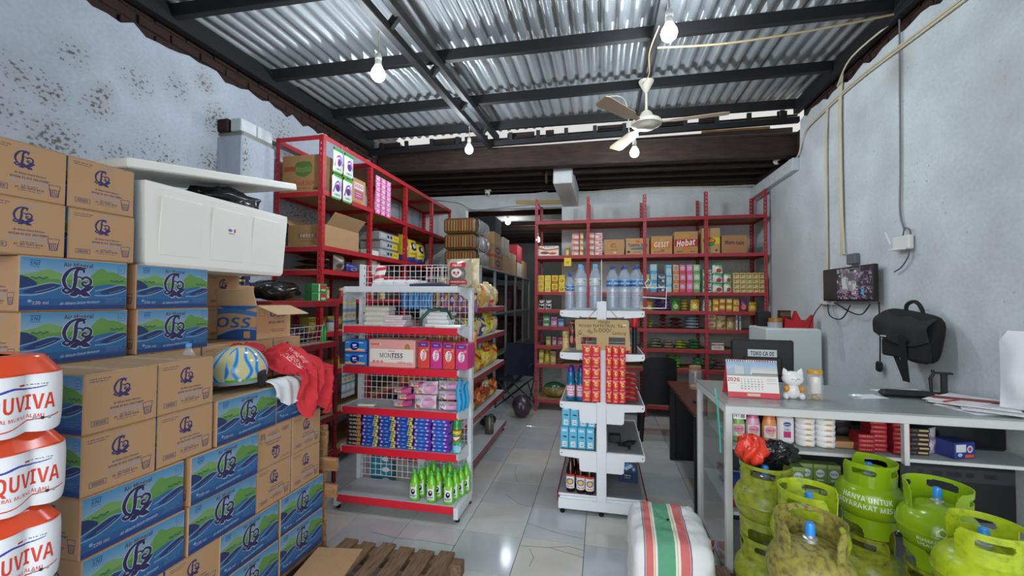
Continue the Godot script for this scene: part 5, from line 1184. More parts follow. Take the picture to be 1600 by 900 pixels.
func st_back_rack_goods() -> void:
	var R := func(u: float) -> float: return -0.92 + (u - 836.0) * 0.00822
	var D := 5.90
	# [level, kind, u0, u1, height, rows, print, side colour, what]  kind: b box, p upright bag, f lying bag
	var list := [
		["a", "b", 839.5, 876, 0.145, 1, gen("e8ddd0", "c8622c", "8a4a2c", 2), "b9a68c", "white and orange multipack of sachets"],
		["a", "b", 888, 894, 0.13, 1, gen("d8b24a", "8a6a2a", "e8d8a0"), "c9a23a", "narrow golden box"],
		["a", "b", 898, 910.5, 0.078, 4, gen("d8a6a0", "b84a52", "e8d0c0", 1), "caa09a", "pink cup noodle pack"], ["a", "b", 911.5, 917.5, 0.078, 4, gen("dcc07a", "b04a3a", "e8dcc0", 1), "cab07a", "slim yellow noodle pack"],
		["a", "b", 922, 936, 0.08, 4, gen("dcb8a8", "b0484a", "e6d2b0", 1), "c8a898", "rose noodle pack"], ["a", "b", 937, 950, 0.078, 4, gen("d8b0ac", "c0525a", "ecd8c8", 2), "c8a49c", "pale pink noodle pack"],
		["b", "b", 839.5, 850.5, 0.118, 2, gen("e6cf3e", "c8a82e", "b07a4a", 3), "d8c038", "yellow tea box"], ["b", "b", 851.5, 862.5, 0.118, 2, gen("e8d24a", "d8b82e", "c89a6a", 0), "d8c038", "pale yellow tea box"], ["b", "b", 863.5, 874.5, 0.118, 2, gen("e6c934", "c04a30", "a8642a", 3), "d8b830", "yellow and red tea box"], ["b", "b", 875.5, 886.5, 0.118, 2, gen("e8cc3c", "d0a830", "a0703a", 0), "d8bc34", "amber tea box"],
		["b", "b", 1013.5, 1024.5, 0.122, 2, gen("a8c88a", "4a8a5a", "d8c8a0", 3), "b8d09a", "light green milk box"], ["b", "b", 1025.5, 1036.5, 0.125, 3, gen("8ac4e0", "3a8ac0", "d8b87a", 3), "9acce4", "sky blue milk box"], ["b", "b", 1038, 1049.5, 0.122, 2, gen("5a6678", "c8ccd4", "2a3444", 2), "4a5466", "dark grey milk box"],
		["b", "b", 1051, 1060, 0.122, 3, gen("9acde0", "4a9ac8", "e0c090", 0), "a8d4e4", "pale blue baby food box"], ["b", "b", 1061, 1070.5, 0.122, 3, gen("e0a87a", "c8703a", "5a8ab8", 3), "dca880", "orange baby food box"], ["b", "b", 1071.5, 1081, 0.122, 3, gen("e06a7c", "c83a52", "b8d0e0", 3), "dc7484", "crimson baby food box"], ["b", "b", 1082, 1091.5, 0.122, 3, gen("e884a8", "d04a7c", "b0d0e4", 3), "e48cac", "pink baby food box"], ["b", "b", 1092.5, 1102.5, 0.122, 3, gen("9ac88a", "4a9a4a", "e0d8e0", 3), "a4cc94", "leaf green baby food box"],
		["b", "b", 1106, 1112, 0.1, 3, gen("8ab08a", "2a5a3a", "e0e4dc", 2), "9ab89a", "slim dark green carton"], ["b", "b", 1113, 1119.5, 0.1, 3, gen("d8dcd4", "3a6a4a", "2a3a30", 2), "c8ccc4", "slim white and green carton"], ["b", "p", 1121, 1137, 0.125, 3, gen("dfe4dc", "3a9a4a", "c84a3a", 1), "d0d6cc", "white stand-up pouch with green band"], ["b", "p", 1138, 1150, 0.125, 2, gen("e2e0d8", "5a9a3a", "b8483a", 1), "d4d2c8", "cream stand-up pouch with red fruit"],
		["c", "p", 841, 852, 0.13, 1, gen("d8d4d0", "1c1a1c", "4a4648", 2), "2a2829", "black and white striped coffee bag"], ["c", "p", 853, 864, 0.13, 1, gen("e0dcd8", "2c2628", "5a5456", 2), "2a2829", "zebra-striped coffee bag"],
		["c", "p", 1008, 1018, 0.12, 1, gen("c8a04a", "8a5a2a", "e0d0a0"), "b08a3a", "golden snack bag"], ["c", "p", 1019, 1030, 0.115, 1, gen("d8b03a", "c05a2a", "e8dca8"), "b08a3a", "yellow and orange snack bag"],
		["c", "f", 1034, 1046, 0.028, 4, gen("5a3a78", "3a2458", "8a6aa0"), "4a2a68", "dark purple snack bag"], ["c", "f", 1047, 1059, 0.028, 4, gen("6a3a84", "8a5aa8", "c0a0d0"), "4a2a68", "violet snack bag"], ["c", "p", 1060, 1073, 0.15, 1, gen("4a9a3a", "2a6a2a", "d8d8a0"), "3a8a3a", "green crisps bag"], ["c", "f", 1074, 1087, 0.028, 4, gen("c8a83a", "a83a2a", "e0d090"), "b09030", "yellow and red snack bag"], ["c", "p", 1088, 1102, 0.15, 1, gen("d8b83a", "b08a2a", "e8e0b0"), "b89a30", "mustard snack bag"],
		["c", "b", 1107, 1119, 0.072, 2, gen("d8d0c4", "8a6a5a", "5a4438"), "c8beb0", "white and brown biscuit pack"], ["c", "b", 1121, 1130, 0.082, 2, gen("dcb42e", "c04a2a", "e8d8a0", 1), "d0a82a", "yellow biscuit pack"], ["c", "b", 1131, 1140, 0.082, 2, gen("d8a03a", "b83a32", "e8dcb8", 3), "c8902a", "orange biscuit pack"], ["c", "b", 1141, 1150, 0.082, 2, gen("d8b84a", "a85a2a", "e8dcc0", 3), "c8a83a", "golden biscuit pack"], ["c", "b", 1151, 1160, 0.082, 2, gen("dcc05a", "c03a2a", "c8986a", 1), "c8a83a", "yellow and red biscuit pack"], ["c", "p", 1162, 1173, 0.16, 1, gen("a8324a", "3a4a9a", "d8a0a8"), "982a42", "red and blue biscuit bag"], ["c", "p", 1174, 1186, 0.12, 1, gen("d0a82a", "8a6a1a", "e8d070"), "b8921f", "leaning yellow bag"],
		["d", "f", 838.5, 848, 0.02, 3, gen("9a6a7a", "6a3a4a", "c0a0a8"), "7a4a5a", "mauve packet"], ["d", "b", 849, 861.5, 0.075, 2, gen("6a9a6a", "2a6a4a", "d0dcc8"), "5a8a5a", "green medicine box"], ["d", "b", 862.5, 874, 0.135, 1, gen("b878a0", "8a3a74", "e0c8d8"), "a86a90", "pink medicine box"], ["d", "b", 875, 886, 0.11, 1, gen("6a8ab0", "2a4a8a", "c0d0e0"), "5a7aa8", "blue medicine box"],
		["d", "f", 1012, 1022, 0.03, 3, gen("a8943a", "6a6a2a", "c8b870"), "8a7a2a", "olive packet"], ["d", "f", 1023, 1031, 0.03, 3, gen("a8a03a", "5a5a1a", "d0c860"), "8a7a2a", "yellow-green packet"], ["d", "f", 1032, 1040, 0.025, 2, gen("4a5a6a", "2a3a4a", "7a8a94"), "3a4a5a", "slate packet"], ["d", "f", 1041, 1054, 0.035, 4, gen("7a3a42", "d0c0b8", "4a2028"), "5a2a30", "maroon and white packet"], ["d", "f", 1055, 1077, 0.035, 3, gen("5a2a2e", "3a1a1e", "7a4a4a"), "4a2024", "dark maroon bag"], ["d", "f", 1079, 1103, 0.03, 4, gen("9aa8b4", "5a6a7a", "c8d0d4", 2), "8a98a4", "silver-blue sachet bundle"],
		["d", "b", 1113, 1126, 0.1, 2, gen("c8b898", "7a5a3a", "a83a2a", 3), "b8a888", "cream carton with red dot"], ["d", "p", 1127, 1142, 0.18, 1, gen("c0a878", "8a6a3a", "d8c8a0", 2), "a8905a", "tan flour bag"], ["d", "p", 1142, 1154, 0.16, 1, gen("b8a070", "7a5a2a", "d8c898"), "a8905a", "beige flour bag"], ["d", "b", 1155, 1158, 0.19, 1, gen("d8d0c8", "6a4a4a", "a8a0a0"), "b8b0a8", "slim upright notebook"], ["d", "b", 1160, 1163, 0.18, 1, gen("d0c8c0", "4a4a5a", "a8a0a0"), "b8b0a8", "thin grey notebook"],
		["e", "f", 840, 854, 0.02, 2, gen("7a3a4a", "4a1a2a", "a07080"), "5a2a3a", "wine-red packet"], ["e", "b", 855, 864, 0.12, 1, gen("a8a05a", "5a6a2a", "d0c890"), "98904a", "olive medicine box"], ["e", "b", 865, 873, 0.12, 1, gen("a87a90", "7a3a5a", "d8c0cc"), "986a80", "mauve medicine box"], ["e", "b", 874, 884, 0.115, 1, gen("9a5a6a", "6a2a3a", "c8a0a8"), "8a4a5a", "rose medicine box"],
		["e", "f", 1013, 1024, 0.022, 2, gen("8a9a8a", "4a5a4a", "b8c0b0"), "7a8a7a", "grey-green packet"], ["e", "f", 1026, 1046, 0.03, 3, gen("8a9078", "5a5a44", "b8b8a0", 2), "7a7a64", "grey sachet bundle"], ["e", "f", 1047, 1064, 0.027, 3, gen("a08a80", "7a5a54", "c8b8a8"), "8a746a", "taupe sachet bundle"], ["e", "f", 1065, 1084, 0.027, 3, gen("a8b83a", "5a6a1a", "d0d878", 2), "8a9a2a", "lime sachet bundle"], ["e", "f", 1085, 1104, 0.03, 3, gen("3a7a4a", "1a4a2a", "6aa07a"), "2a6a3a", "dark green sachet bundle"], ["e", "b", 1119, 1138, 0.09, 1, gen("dcd4cc", "7a3a34", "b8a8a0"), "d0c8be", "white box open at the end"],
		["f", "b", 842, 850.5, 0.1, 2, gen("c8b84a", "8a7a2a", "d8d0a0"), "b0a03a", "yellow carton"], ["f", "p", 851, 861, 0.21, 1, gen("c8b83a", "7a6a1a", "e0d890"), "a8982a", "yellow bag hanging over the edge"], ["f", "b", 862, 872, 0.18, 1, gen("b8985a", "7a5a2a", "d8c8a0"), "a8884a", "tan carton"], ["f", "f", 873, 884, 0.03, 3, gen("9a5a4a", "6a3a2a", "c09a8a"), "7a4a3a", "russet packet"],
		["f", "f", 1052, 1062, 0.03, 4, gen("7ac83a", "3a8a1a", "c8e890"), "5aa82a", "neon green packet"], ["f", "f", 1063, 1073, 0.03, 4, gen("6ab83a", "2a7a1a", "c0e088"), "5aa82a", "bright green packet"], ["f", "f", 1093, 1106, 0.035, 3, gen("3a9a6a", "1a6a4a", "8ac8a8"), "2a7a54", "teal packet"], ["f", "f", 1108, 1122, 0.035, 3, gen("3a8a5a", "1a5a3a", "7ab89a"), "2a7a54", "sea green packet"], ["f", "f", 1123, 1138, 0.03, 3, gen("7a5a64", "4a343c", "a88a94"), "5a444c", "dusky packet"]]
	for q in list:
		var w: float = (q[3] - q[2]) * 0.00822 - 0.004
		var lv: Array = LEVEL[q[0]]
		var mesh: ArrayMesh
		var pitch: float = q[4]
		match q[1]:
			"b": mesh = pbox(w, q[4] - 0.001, minf(0.16, w * 1.6 + 0.03), q[6], q[7])
			"p": mesh = bag(w, q[4], 0.05, q[6], int(q[2]))
			"f":
				mesh = flat_bag(w, 0.15, q[4] * 1.3, q[6], int(q[2]))
				pitch = q[4] * 1.36
		for r in q[5]:
			var z: float = D + 0.10 + 0.006 * ((r * 5 + int(q[2])) % 3)
			if q[1] == "b": z = D + 0.048 + minf(0.16, w * 1.6 + 0.03) / 2
			if q[1] == "p": z = D + 0.085 + 0.01 * (r % 2)
			if q[1] == "f": z = D + 0.135
			var where: String = lv[1]
			var extra := "" if q[5] == 1 else ", stacked"
			one("packet" if q[1] != "b" else "product_box", mesh, q[8] + extra + " on the " + where, "packet" if q[1] != "b" else "box", V(R.call((q[2] + q[3]) / 2) + 0.003 * (r % 2), lv[0] + 0.001 + pitch * r, z), (0.12 if q[1] == "f" else 0.02) * ((r * 3 + int(q[2])) % 3 - 1), q[8] + " stack" if q[5] > 1 else "")
	# little yellow boxes in a block of five by four
	var yb := pbox(0.068, 0.062, 0.06, lbl("yb", 40, 36, "d8cf9a", [["r", 0, 4, 40, 14, "b89a3a"], ["t", "Bon", 20, 11, 14, "4a3a2a", {"b": true}], ["e", 12, 26, 7, 6, "a86a4a"], ["d", 22, 24, 14, 5, "7a6a3a"]]), "c8bc84")
	for r in 4:
		for c in 5: one("seasoning_box", yb, "small cream and gold box in the block by the rack's end post", "box", V(R.call(1156 + 9 * c), 1.661 + 0.0635 * r, D + 0.08), 0.0, "block of little cream boxes")
	# multipack sachets standing in a row
	# cartons with names
	lbl("c1", 170, 130, "b98c60", [["e", 80, 50, 34, 18, "9a6a3a"], ["t", "Kripik", 80, 50, 30, "c89a5a", {"b": true}], ["d", 50, 84, 70, 6, "8a4a34"], ["t", "40", 90, 112, 22, "e8e0d4", {"b": true}], ["d", 16, 16, 50, 6, "a87848"]])
	lbl("c2", 180, 130, "c09468", [["t", "Yummy Jeep", 92, 58, 40, "2c3a52", {"b": true, "w": 150}], ["r", 40, 76, 110, 16, "3a7a94"], ["e", 92, 26, 16, 10, "c86a2a"], ["d", 60, 106, 60, 8, "a8543a"], ["r", 10, 100, 22, 18, "3a3a44"]])
	lbl("c3", 180, 140, "b98a5c", [["r", 0, 50, 180, 44, "d8762a"], ["t", "GESIT", 92, 68, 58, "2e2420", {"b": true, "w": 130, "k": 0.1}], ["t", "GESIT", 90, 66, 56, "e8e0d0", {"b": true, "w": 126, "k": 0.1}], ["p", [[70, 36], [90, 14], [112, 36]], "d8962a"], ["d", 20, 118, 60, 8, "6a4a34"], ["e", 96, 112, 18, 12, "9a6a3c"], ["r", 0, 138, 180, 2, "8a6440"]])
	lbl("c4", 180, 160, "b58658", [["r", 0, 56, 180, 50, "b03038"], ["t", "Hobat", 90, 80, 60, "f0e8dc", {"b": true, "w": 140, "k": 0.2, "a": -0.08}], ["t", "coklat", 76, 28, 26, "d8a02a", {"b": true}], ["r", 70, 110, 60, 20, "d8722a"], ["d", 16, 140, 50, 8, "5a3c28"], ["d", 120, 140, 40, 8, "5a3c28"]])
	lbl("c5", 150, 190, "bd9264", [["p", [[60, 70], [150, 70], [150, 120], [60, 120]], "d8c02a"], ["e", 60, 96, 54, 26, "a83a2a"], ["t", "SEGAR", 60, 92, 32, "e8c83a", {"b": true, "w": 88}], ["e", 60, 122, 46, 14, "3a8a4a"], ["d", 16, 12, 50, 8, "8a5a3a"], ["e", 120, 168, 12, 10, "6a5a3a"]])
	lbl("c6", 190, 140, "a97c54", [["t", "Mam-tam", 92, 58, 40, "3a2a34", {"b": true, "w": 140, "a": 0.05}], ["e", 92, 56, 8, 6, "c83a4a"], ["d", 50, 96, 90, 8, "b8624a"], ["d", 60, 112, 70, 8, "b8624a"]])
	var cn := ["c1", "c2", "c3", "c4", "c5", "c6"]
	var cu := [[952, 985, 0.215, "plain brown snack carton with faint oval print"], [987, 1025, 0.225, "brown snack carton lettered Yummy Jeep"], [1027, 1061, 0.245, "brown carton with orange band lettered GESIT"], [1063, 1100, 0.30, "tall brown carton with red band and white lettering"], [1105, 1133, 0.335, "narrow tall brown carton with green and yellow emblem"], [1135, 1173, 0.235, "brown carton lettered Mam-tam at the rack's end"]]
	for i in 6: one("snack_carton", carton(Vector3((cu[i][1] - cu[i][0]) * 0.00822 - 0.006, cu[i][2], 0.26), {"*": K.kraft, "t": K.kraft_top, "f": K[cn[i]]}), cu[i][3] + " on the back rack", "carton", V(R.call((cu[i][0] + cu[i][1]) / 2.0), 2.171, D + 0.18), 0.0)
	var bb := MB.new().grid(func(s: float, t: float) -> Vector3:
		var a := s * TAU; var f := t * PI
		var w := 1.0 + 0.12 * sin(7 * a) * sin(f)
		return Vector3(-sin(a) * sin(f) * 0.16 * w, 0.11 - cos(f) * 0.11, cos(a) * sin(f) * 0.11 * w), 20, 10, lbl("bundle", 64, 32, "8a7a4a", [["r", 0, 0, 64, 12, "2a5a44"], ["e", 16, 22, 8, 7, "b8943a"], ["e", 40, 24, 9, 7, "6a7a5a"], ["e", 54, 20, 6, 6, "c0a860"]]), true)
	one("sweet_bundle", bb.mesh(M.gloss), "round plastic bundle of green and gold sweets on the lowest board", "bag", V(R.call(868), 0.161, 6.08))
	one("clear_bag", bag(0.2, 0.12, 0.1, gen("a8b0bc", "5a7aa8", "d8d8d8", 2), 3), "clear bag of blue and white goods on the board behind the desk", "bag", V(R.call(1064), 0.161 + 0.0, 6.0))
	# tag hanging from the rack
	one("price_tag", pbox(0.1, 0.115, 0.004, lbl("ytag", 40, 46, "e8c82a", [["d", 8, 20, 22, 5, "5a4a2a"], ["d", 12, 28, 14, 4, "5a4a2a"]]), "d8b82a"), "yellow paper tag hanging from the back rack rail", "tag", V(R.call(892), 2.02, 5.885))

func st_center_goods() -> void:
	var X := func(u: float) -> float: return (u - 940) * 0.00478
	lbl("wlab", 220, 60, "3a7ab8", [["r", 0, 0, 220, 10, "8ac0e0"], ["t", "Mineral", 55, 34, 26, "e8f0f8", {"b": true}], ["t", "Mineral", 165, 34, 26, "e8f0f8", {"b": true}], ["s", [[0, 54], [60, 46], [120, 56], [220, 48]], 6, "1f4a8a"]])
	lbl("wlab2", 220, 60, "cfd8dc", [["t", "Segar", 55, 24, 26, "3a9a5a", {"b": true}], ["t", "Segar", 165, 24, 26, "3a9a5a", {"b": true}], ["d", 20, 44, 180, 6, "c86a5a"]])
	var pet := mat("pet", Color(0.80, 0.88, 0.96, 0.2), 0.06)
	pet.transparency = BaseMaterial3D.TRANSPARENCY_ALPHA
	var rows := [[907, 3.24, "7fb4ea", "wlab2", "large clear water bottle with light blue cap and green print"], [930, 3.24, "7fb4ea", "wlab2", "large clear water bottle with light blue cap and green print"], [957, 3.24, "2a4a9a", "wlab", "large clear water bottle with dark blue cap and blue label"], [975.5, 3.25, "2a4a9a", "wlab", "large clear water bottle with dark blue cap and blue label"], [994, 3.24, "2a4a9a", "wlab", "large clear water bottle with dark blue cap and blue label"]]
	for i in rows.size():
		var q: Array = rows[i]
		water_bottle(V(X.call(q[0]), 1.477, q[1]), 0.043, 0.345 if i < 2 else 0.33, q[4], q[2], q[3], "light-capped bottles" if i < 2 else "dark-capped bottles", "pet")
		water_bottle(V(X.call(q[0]) * 0.97, 1.477, q[1] + 0.13), 0.043, 0.345 if i < 2 else 0.33, q[4] + ", in the row behind", q[2], q[3], "second row of bottles" if i < 2 else "second row of dark-capped bottles", "pet")
	water_bottle(V(-0.235, 1.477, 3.28), 0.031, 0.27, "slimmer water bottle with blue label and dark cap at the shelf edge", "2a4a9a", "wlab", "", "pet")
	water_bottle(V(-0.255, 1.477, 3.42), 0.034, 0.29, "tall bottle with yellow and blue label behind the slim bottle", "3a5aa8", "wlab", "", "pet")
	# cardboard price sign on a string
	lbl("sign", 300, 180, "c2a678", [["t", "Harga", 160, 14, 24, "3c3430", {"k": 0.2}], ["t", "Kecap NATIONAL Taif", 150, 38, 24, "3c3430", {"w": 250}], ["t", "Rp", 84, 74, 26, "3c3430", {"k": 0.1, "a": 0.3}], ["t", "5.000/", 152, 62, 32, "3c3430", {"w": 96}], ["t", "Gantung", 240, 80, 24, "3c3430", {"k": 0.2, "w": 76}], ["t", "G", 30, 76, 30, "3c3430", {"k": 0.2}], ["s", [[12, 100], [30, 88], [60, 98], [76, 100]], 3, "3c3430"]])
	var sg := thing("price_sign", "brown cardboard sign with handwritten price, hung on a string", "sign", V(0.005, 1.165, 3.115))
	var pts := [[-0.185, 0.025], [0.195, 0.03], [0.185, 0.235], [0.175, 0.245], [-0.185, 0.245], [-0.195, 0.235], [-0.19, 0.1], [-0.152, 0.1], [-0.152, 0.118], [-0.04, 0.118], [-0.04, 0.068], [-0.152, 0.068], [-0.152, 0.099], [-0.19, 0.099]]
	# right-hand slot, cut in from the middle bridge
	pts = [[-0.185, 0.025], [0.195, 0.03], [0.193, 0.09], [0.16, 0.09], [0.16, 0.07], [0.045, 0.07], [0.045, 0.12], [0.16, 0.12], [0.16, 0.0905], [0.193, 0.0905], [0.185, 0.235], [0.175, 0.245], [-0.185, 0.245], [-0.195, 0.235], [-0.19, 0.1], [-0.152, 0.1], [-0.152, 0.118], [-0.04, 0.118], [-0.04, 0.068], [-0.152, 0.068], [-0.152, 0.0995], [-0.19, 0.0995]]
	var pv := PackedVector2Array()
	for p in pts: pv.append(Vector2(p[0], p[1]))
	part("card", MB.new().extr(pv, -0.003, 0.003, K.sign, hx("a98c60")), "matte", sg)
	part("string", MB.new().tube([Vector3(-0.11, 0.243, 0), Vector3(-0.06, 0.30, -0.01), Vector3(-0.03, 0.325, -0.012)], 0.002, 5, hx("8a7a68")), "matte", sg)
	part("string", MB.new().tube([Vector3(0.12, 0.243, 0), Vector3(0.07, 0.30, -0.01), Vector3(0.03, 0.33, -0.012)], 0.002, 5, hx("8a7a68")), "matte", sg)
	part("tape", MB.new().box(Vector3(0.155, 0.208, 0.004), Vector3(0.024, 0.012, 0.001), hx("ded8cc")), "print", sg)
	# hanging sheets of red sachets
	lbl("sachet", 60, 70, "d8323a", [["r", 0, 0, 60, 4, "e8605a"], ["e", 32, 32, 20, 22, "e04a44"], ["e", 34, 28, 13, 12, "e8c04a"], ["e", 38, 26, 5, 5, "a82a2a"], ["d", 10, 54, 40, 7, "f0d0c0"], ["d", 6, 10, 20, 5, "f0c8b8"]])
	for k in 2:
		var sh := thing("sachet_sheet", ["sheet of red sachets two wide hanging below the price sign", "sheet of red sachets three wide hanging beside the post"][k], "sachet sheet", V([-0.071, 0.098][k], 0.815, 3.10), 0.0)
		for r in 5:
			for c in k + 2:
				var sc := put("sachet", bag([0.064, 0.046][k], 0.082, 0.014, K.sachet, r * 3 + c), sh, Vector3((c - (k + 1) * 0.5) * [0.064, 0.046][k], 0.006 + r * 0.0805, 0.012 * (c % 2) * k + 0.004 * (r % 2)))
				sc.rotation.x = 0.03 * (r % 2)
	for i in 6: one("sachet_bag", flat_bag(0.13, 0.2, 0.034, gen("d03038", "e8a8a0", "e8d0c8", 2), i), "clear red-printed bag of sachets in the slumped pile", "bag", V(0.205 - 0.006 * (i % 3), 0.807 + 0.035 * i, 3.29 + 0.01 * (i % 2)), 0.12 * (i % 3 - 1), "pile of red sachet bags")
	# dark packets and fruit-coloured bags on the second shelf, left
	for i in 3: one("dark_packet", bag(0.05, 0.2, 0.03, gen("4a2226", "8a4a44", "c07a6a", 2), i), "dark red strip of dried chillies hanging over the shelf", "packet", V(-0.14 - 0.035 * i, 1.2, 3.155 - 0.004 * i), 0.2, "dark chilli strips")
	one("yellow_bag", bag(0.06, 0.15, 0.04, gen("c8b070", "a8905a", "dcc890"), 2), "pale yellow pointed bag at the shelf edge", "bag", V(-0.258, 1.167, 3.2), 0.4)
	var fl := thing("torch", "black torch with bright red head standing behind the sign", "torch", V(0.235, 1.167, 3.2))
	part("torch_body", MB.new().lathe([Vector2(0.001, 0), Vector2(0.018, 0), Vector2(0.018, 0.17), Vector2(0.022, 0.19)], 14, hx("17171a")), "gloss", fl)
	part("torch_head", MB.new().lathe([Vector2(0.022, 0.19), Vector2(0.026, 0.2), Vector2(0.026, 0.255), Vector2(0.001, 0.256)], 14, hx("c8202c")), "gloss", fl)
	for i in 2: one("small_tin", MB.new().lathe([Vector2(0.001, 0), Vector2(0.015, 0), Vector2(0.015, 0.048), Vector2(0.001, 0.05)], 12, lbl("tin%d" % i, 30, 24, "d8482a", [["r", 0, 0, 30, 8, "e8b03a"], ["d", 4, 12, 20, 5, "f0d8b0"]])).mesh(M.gloss), "little orange and red tin beside the torch", "tin", V(0.165 + 0.033 * i, 1.167, 3.18), 0.0, "little tins")
	# blue bottles with purple caps
	lbl("pinklab", 60, 60, "d88aa0", [["r", 6, 8, 48, 20, "f0e0e8"], ["d", 10, 14, 40, 6, "b03a5a"], ["r", 14, 34, 32, 18, "f0e6ec"], ["d", 18, 40, 24, 5, "3a4a9a"]])
	var bl := mat("blue_liquid", Color(0.05, 0.42, 0.60), 0.1)
	for i in 4:
		var o := thing("softener_bottle", "blue cleaning bottle with purple cap and pink label", "bottle", V(-0.225 + 0.075 * (i % 2), 0.807, 3.2 + 0.075 * (i / 2)), 0.0, "purple-capped blue bottles")
		part("bottle_body", MB.new().lathe([Vector2(0.001, 0), Vector2(0.03, 0), Vector2(0.033, 0.01), Vector2(0.033, 0.12), Vector2(0.027, 0.14), Vector2(0.031, 0.155), Vector2(0.027, 0.175), Vector2(0.029, 0.19), Vector2(0.02, 0.215)], 16, hx("2a7ab0")), "blue_liquid", o)
		part("bottle_cap", MB.new().lathe([Vector2(0.022, 0.205), Vector2(0.024, 0.22), Vector2(0.016, 0.245), Vector2(0.001, 0.25)], 12, hx("3a2a9a")), "gloss", o)
		part("bottle_label", MB.new().lathe([Vector2(0.0338, 0.03), Vector2(0.0338, 0.115)], 12, K.pinklab, -1.2, 1.2), "gloss", o)
	# light blue lamp boxes, two rows of four
	lbl("cyanbox", 56, 140, "58b8dc", [["d", 8, 14, 40, 16, "e8f0f2"], ["p", [[8, 64], [26, 58], [48, 62], [40, 72], [20, 68]], "3a3a44"], ["r", 12, 96, 32, 34, "e4eaec"], ["d", 16, 104, 24, 5, "6a7a8a"], ["d", 16, 114, 24, 8, "4a5a6a"]])
	var cb := pbox(0.058, 0.155, 0.058, K.cyanbox, "4fb0d6")
	for r in 2:
		for c in 4: one("lamp_box", cb, ["light blue lamp box in the lower row on the double gondola", "light blue lamp box in the upper row on the double gondola"][r], "box", V(-0.268 + 0.0625 * c + 0.008 * r, 0.457 + 0.156 * r, 3.2 + 0.01 * r), [0.0, 0.05][r], ["lower row of light blue boxes", "upper row of light blue boxes"][r])
	# syrup bottles
	lbl("syrup", 80, 90, "e8e4da", [["r", 0, 0, 80, 14, "c83a3a"], ["e", 40, 46, 28, 20, "3a5ab0"], ["e", 40, 46, 20, 14, "e8c060"], ["d", 14, 74, 52, 7, "a83a4a"]])
	var sy := mat("syrup", Color(0.16, 0.012, 0.02), 0.07)
	for i in 5:
		var o := thing("syrup_bottle", "dark red syrup bottle with white oval label", "bottle", V([-0.225, -0.15, -0.085, -0.205, -0.13][i], 0.134, [3.21, 3.2, 3.19, 3.3, 3.3][i]), 0.1 * (i - 1), "dark red syrup bottles")
		part("bottle_body", MB.new().lathe([Vector2(0.001, 0), Vector2(0.031, 0), Vector2(0.034, 0.006), Vector2(0.034, 0.14), Vector2(0.03, 0.165), Vector2(0.016, 0.21), Vector2(0.0125, 0.225), Vector2(0.0125, 0.27)], 16, Rect2()), "syrup", o)
		part("bottle_cap", MB.new().lathe([Vector2(0.0135, 0.262), Vector2(0.0135, 0.29), Vector2(0.001, 0.291)], 12, hx("d8d4cc")), "gloss", o)
		part("bottle_label", MB.new().lathe([Vector2(0.0348, 0.028), Vector2(0.0348, 0.13)], 12, K.syrup, -1.1, 1.1), "print", o)
	# charger with its cable, dark blue box
	var ch := thing("charger", "black power adapter with a tangled cable on the grey shelf", "charger", V(0.10, 0.456, 3.4))
	part("adapter", MB.new().box(Vector3(0, 0.03, 0), Vector3(0.09, 0.06, 0.06), hx("17171b"), 0.006), "print", ch)
	var cp := []
	for i in 40:
		var a := i * 0.62
		cp.append(Vector3(0.09 + 0.055 * sin(a) + 0.02 * sin(a * 2.3), 0.006 + 0.006 * absf(sin(a * 1.7)), 0.05 - 0.09 * cos(a * 0.9) * 0.8))
	part("cable", MB.new().tube(cp, 0.003, 5, hx("141416")), "print", ch)
	part("plug", MB.new().box(Vector3(0.1, 0.01, 0.16), Vector3(0.02, 0.018, 0.03), hx("141416"), 0.004), "print", ch)
	lbl("dkblue", 90, 130, "24365e", [["r", 10, 20, 60, 6, "5a7ac0"], ["e", 44, 60, 22, 12, "4a8ac0"], ["p", [[20, 70], [60, 50], [70, 60], [34, 80]], "b8d0e8"], ["r", 16, 90, 54, 28, "16223e"], ["d", 22, 98, 40, 5, "c8d8ec"], ["d", 22, 108, 40, 5, "8aa0c8"], ["e", 74, 72, 8, 8, "8ab0d8"]])
	one("gadget_box", pbox(0.13, 0.235, 0.12, K.dkblue, "1f2d50", "gloss"), "dark blue glossy box with white drawings on the base shelf", "box", V(0.21, 0.134, 3.5), -0.1)
	one("gift_bag", bag(0.12, 0.16, 0.05, gen("3a6a44", "8ab05a", "c0c880"), 6), "green leafy packet behind the blue bottles", "packet", V(-0.1, 0.81, 3.42))
	# wire display frame clipped to the gondola's far side
	var wf := thing("wire_display", "white wire display holder sticking out beside the water bottles", "wire display", V(0.295, 1.475, 3.22))
	for q in [[Vector3(0, 0.02, 0), Vector3(0.16, 0.02, 0), Vector3(0.165, 0.17, 0), Vector3(0, 0.17, 0)], [Vector3(0, 0.10, 0), Vector3(0.163, 0.09, 0)], [Vector3(0.03, 0.17, 0), Vector3(0.015, 0.2, 0), Vector3(0.04, 0.23, 0), Vector3(0.06, 0.21, 0), Vector3(0.045, 0.175, 0)]]: part("wire", MB.new().tube(q, 0.004, 6, hx("e8eaec")), "print", wf)

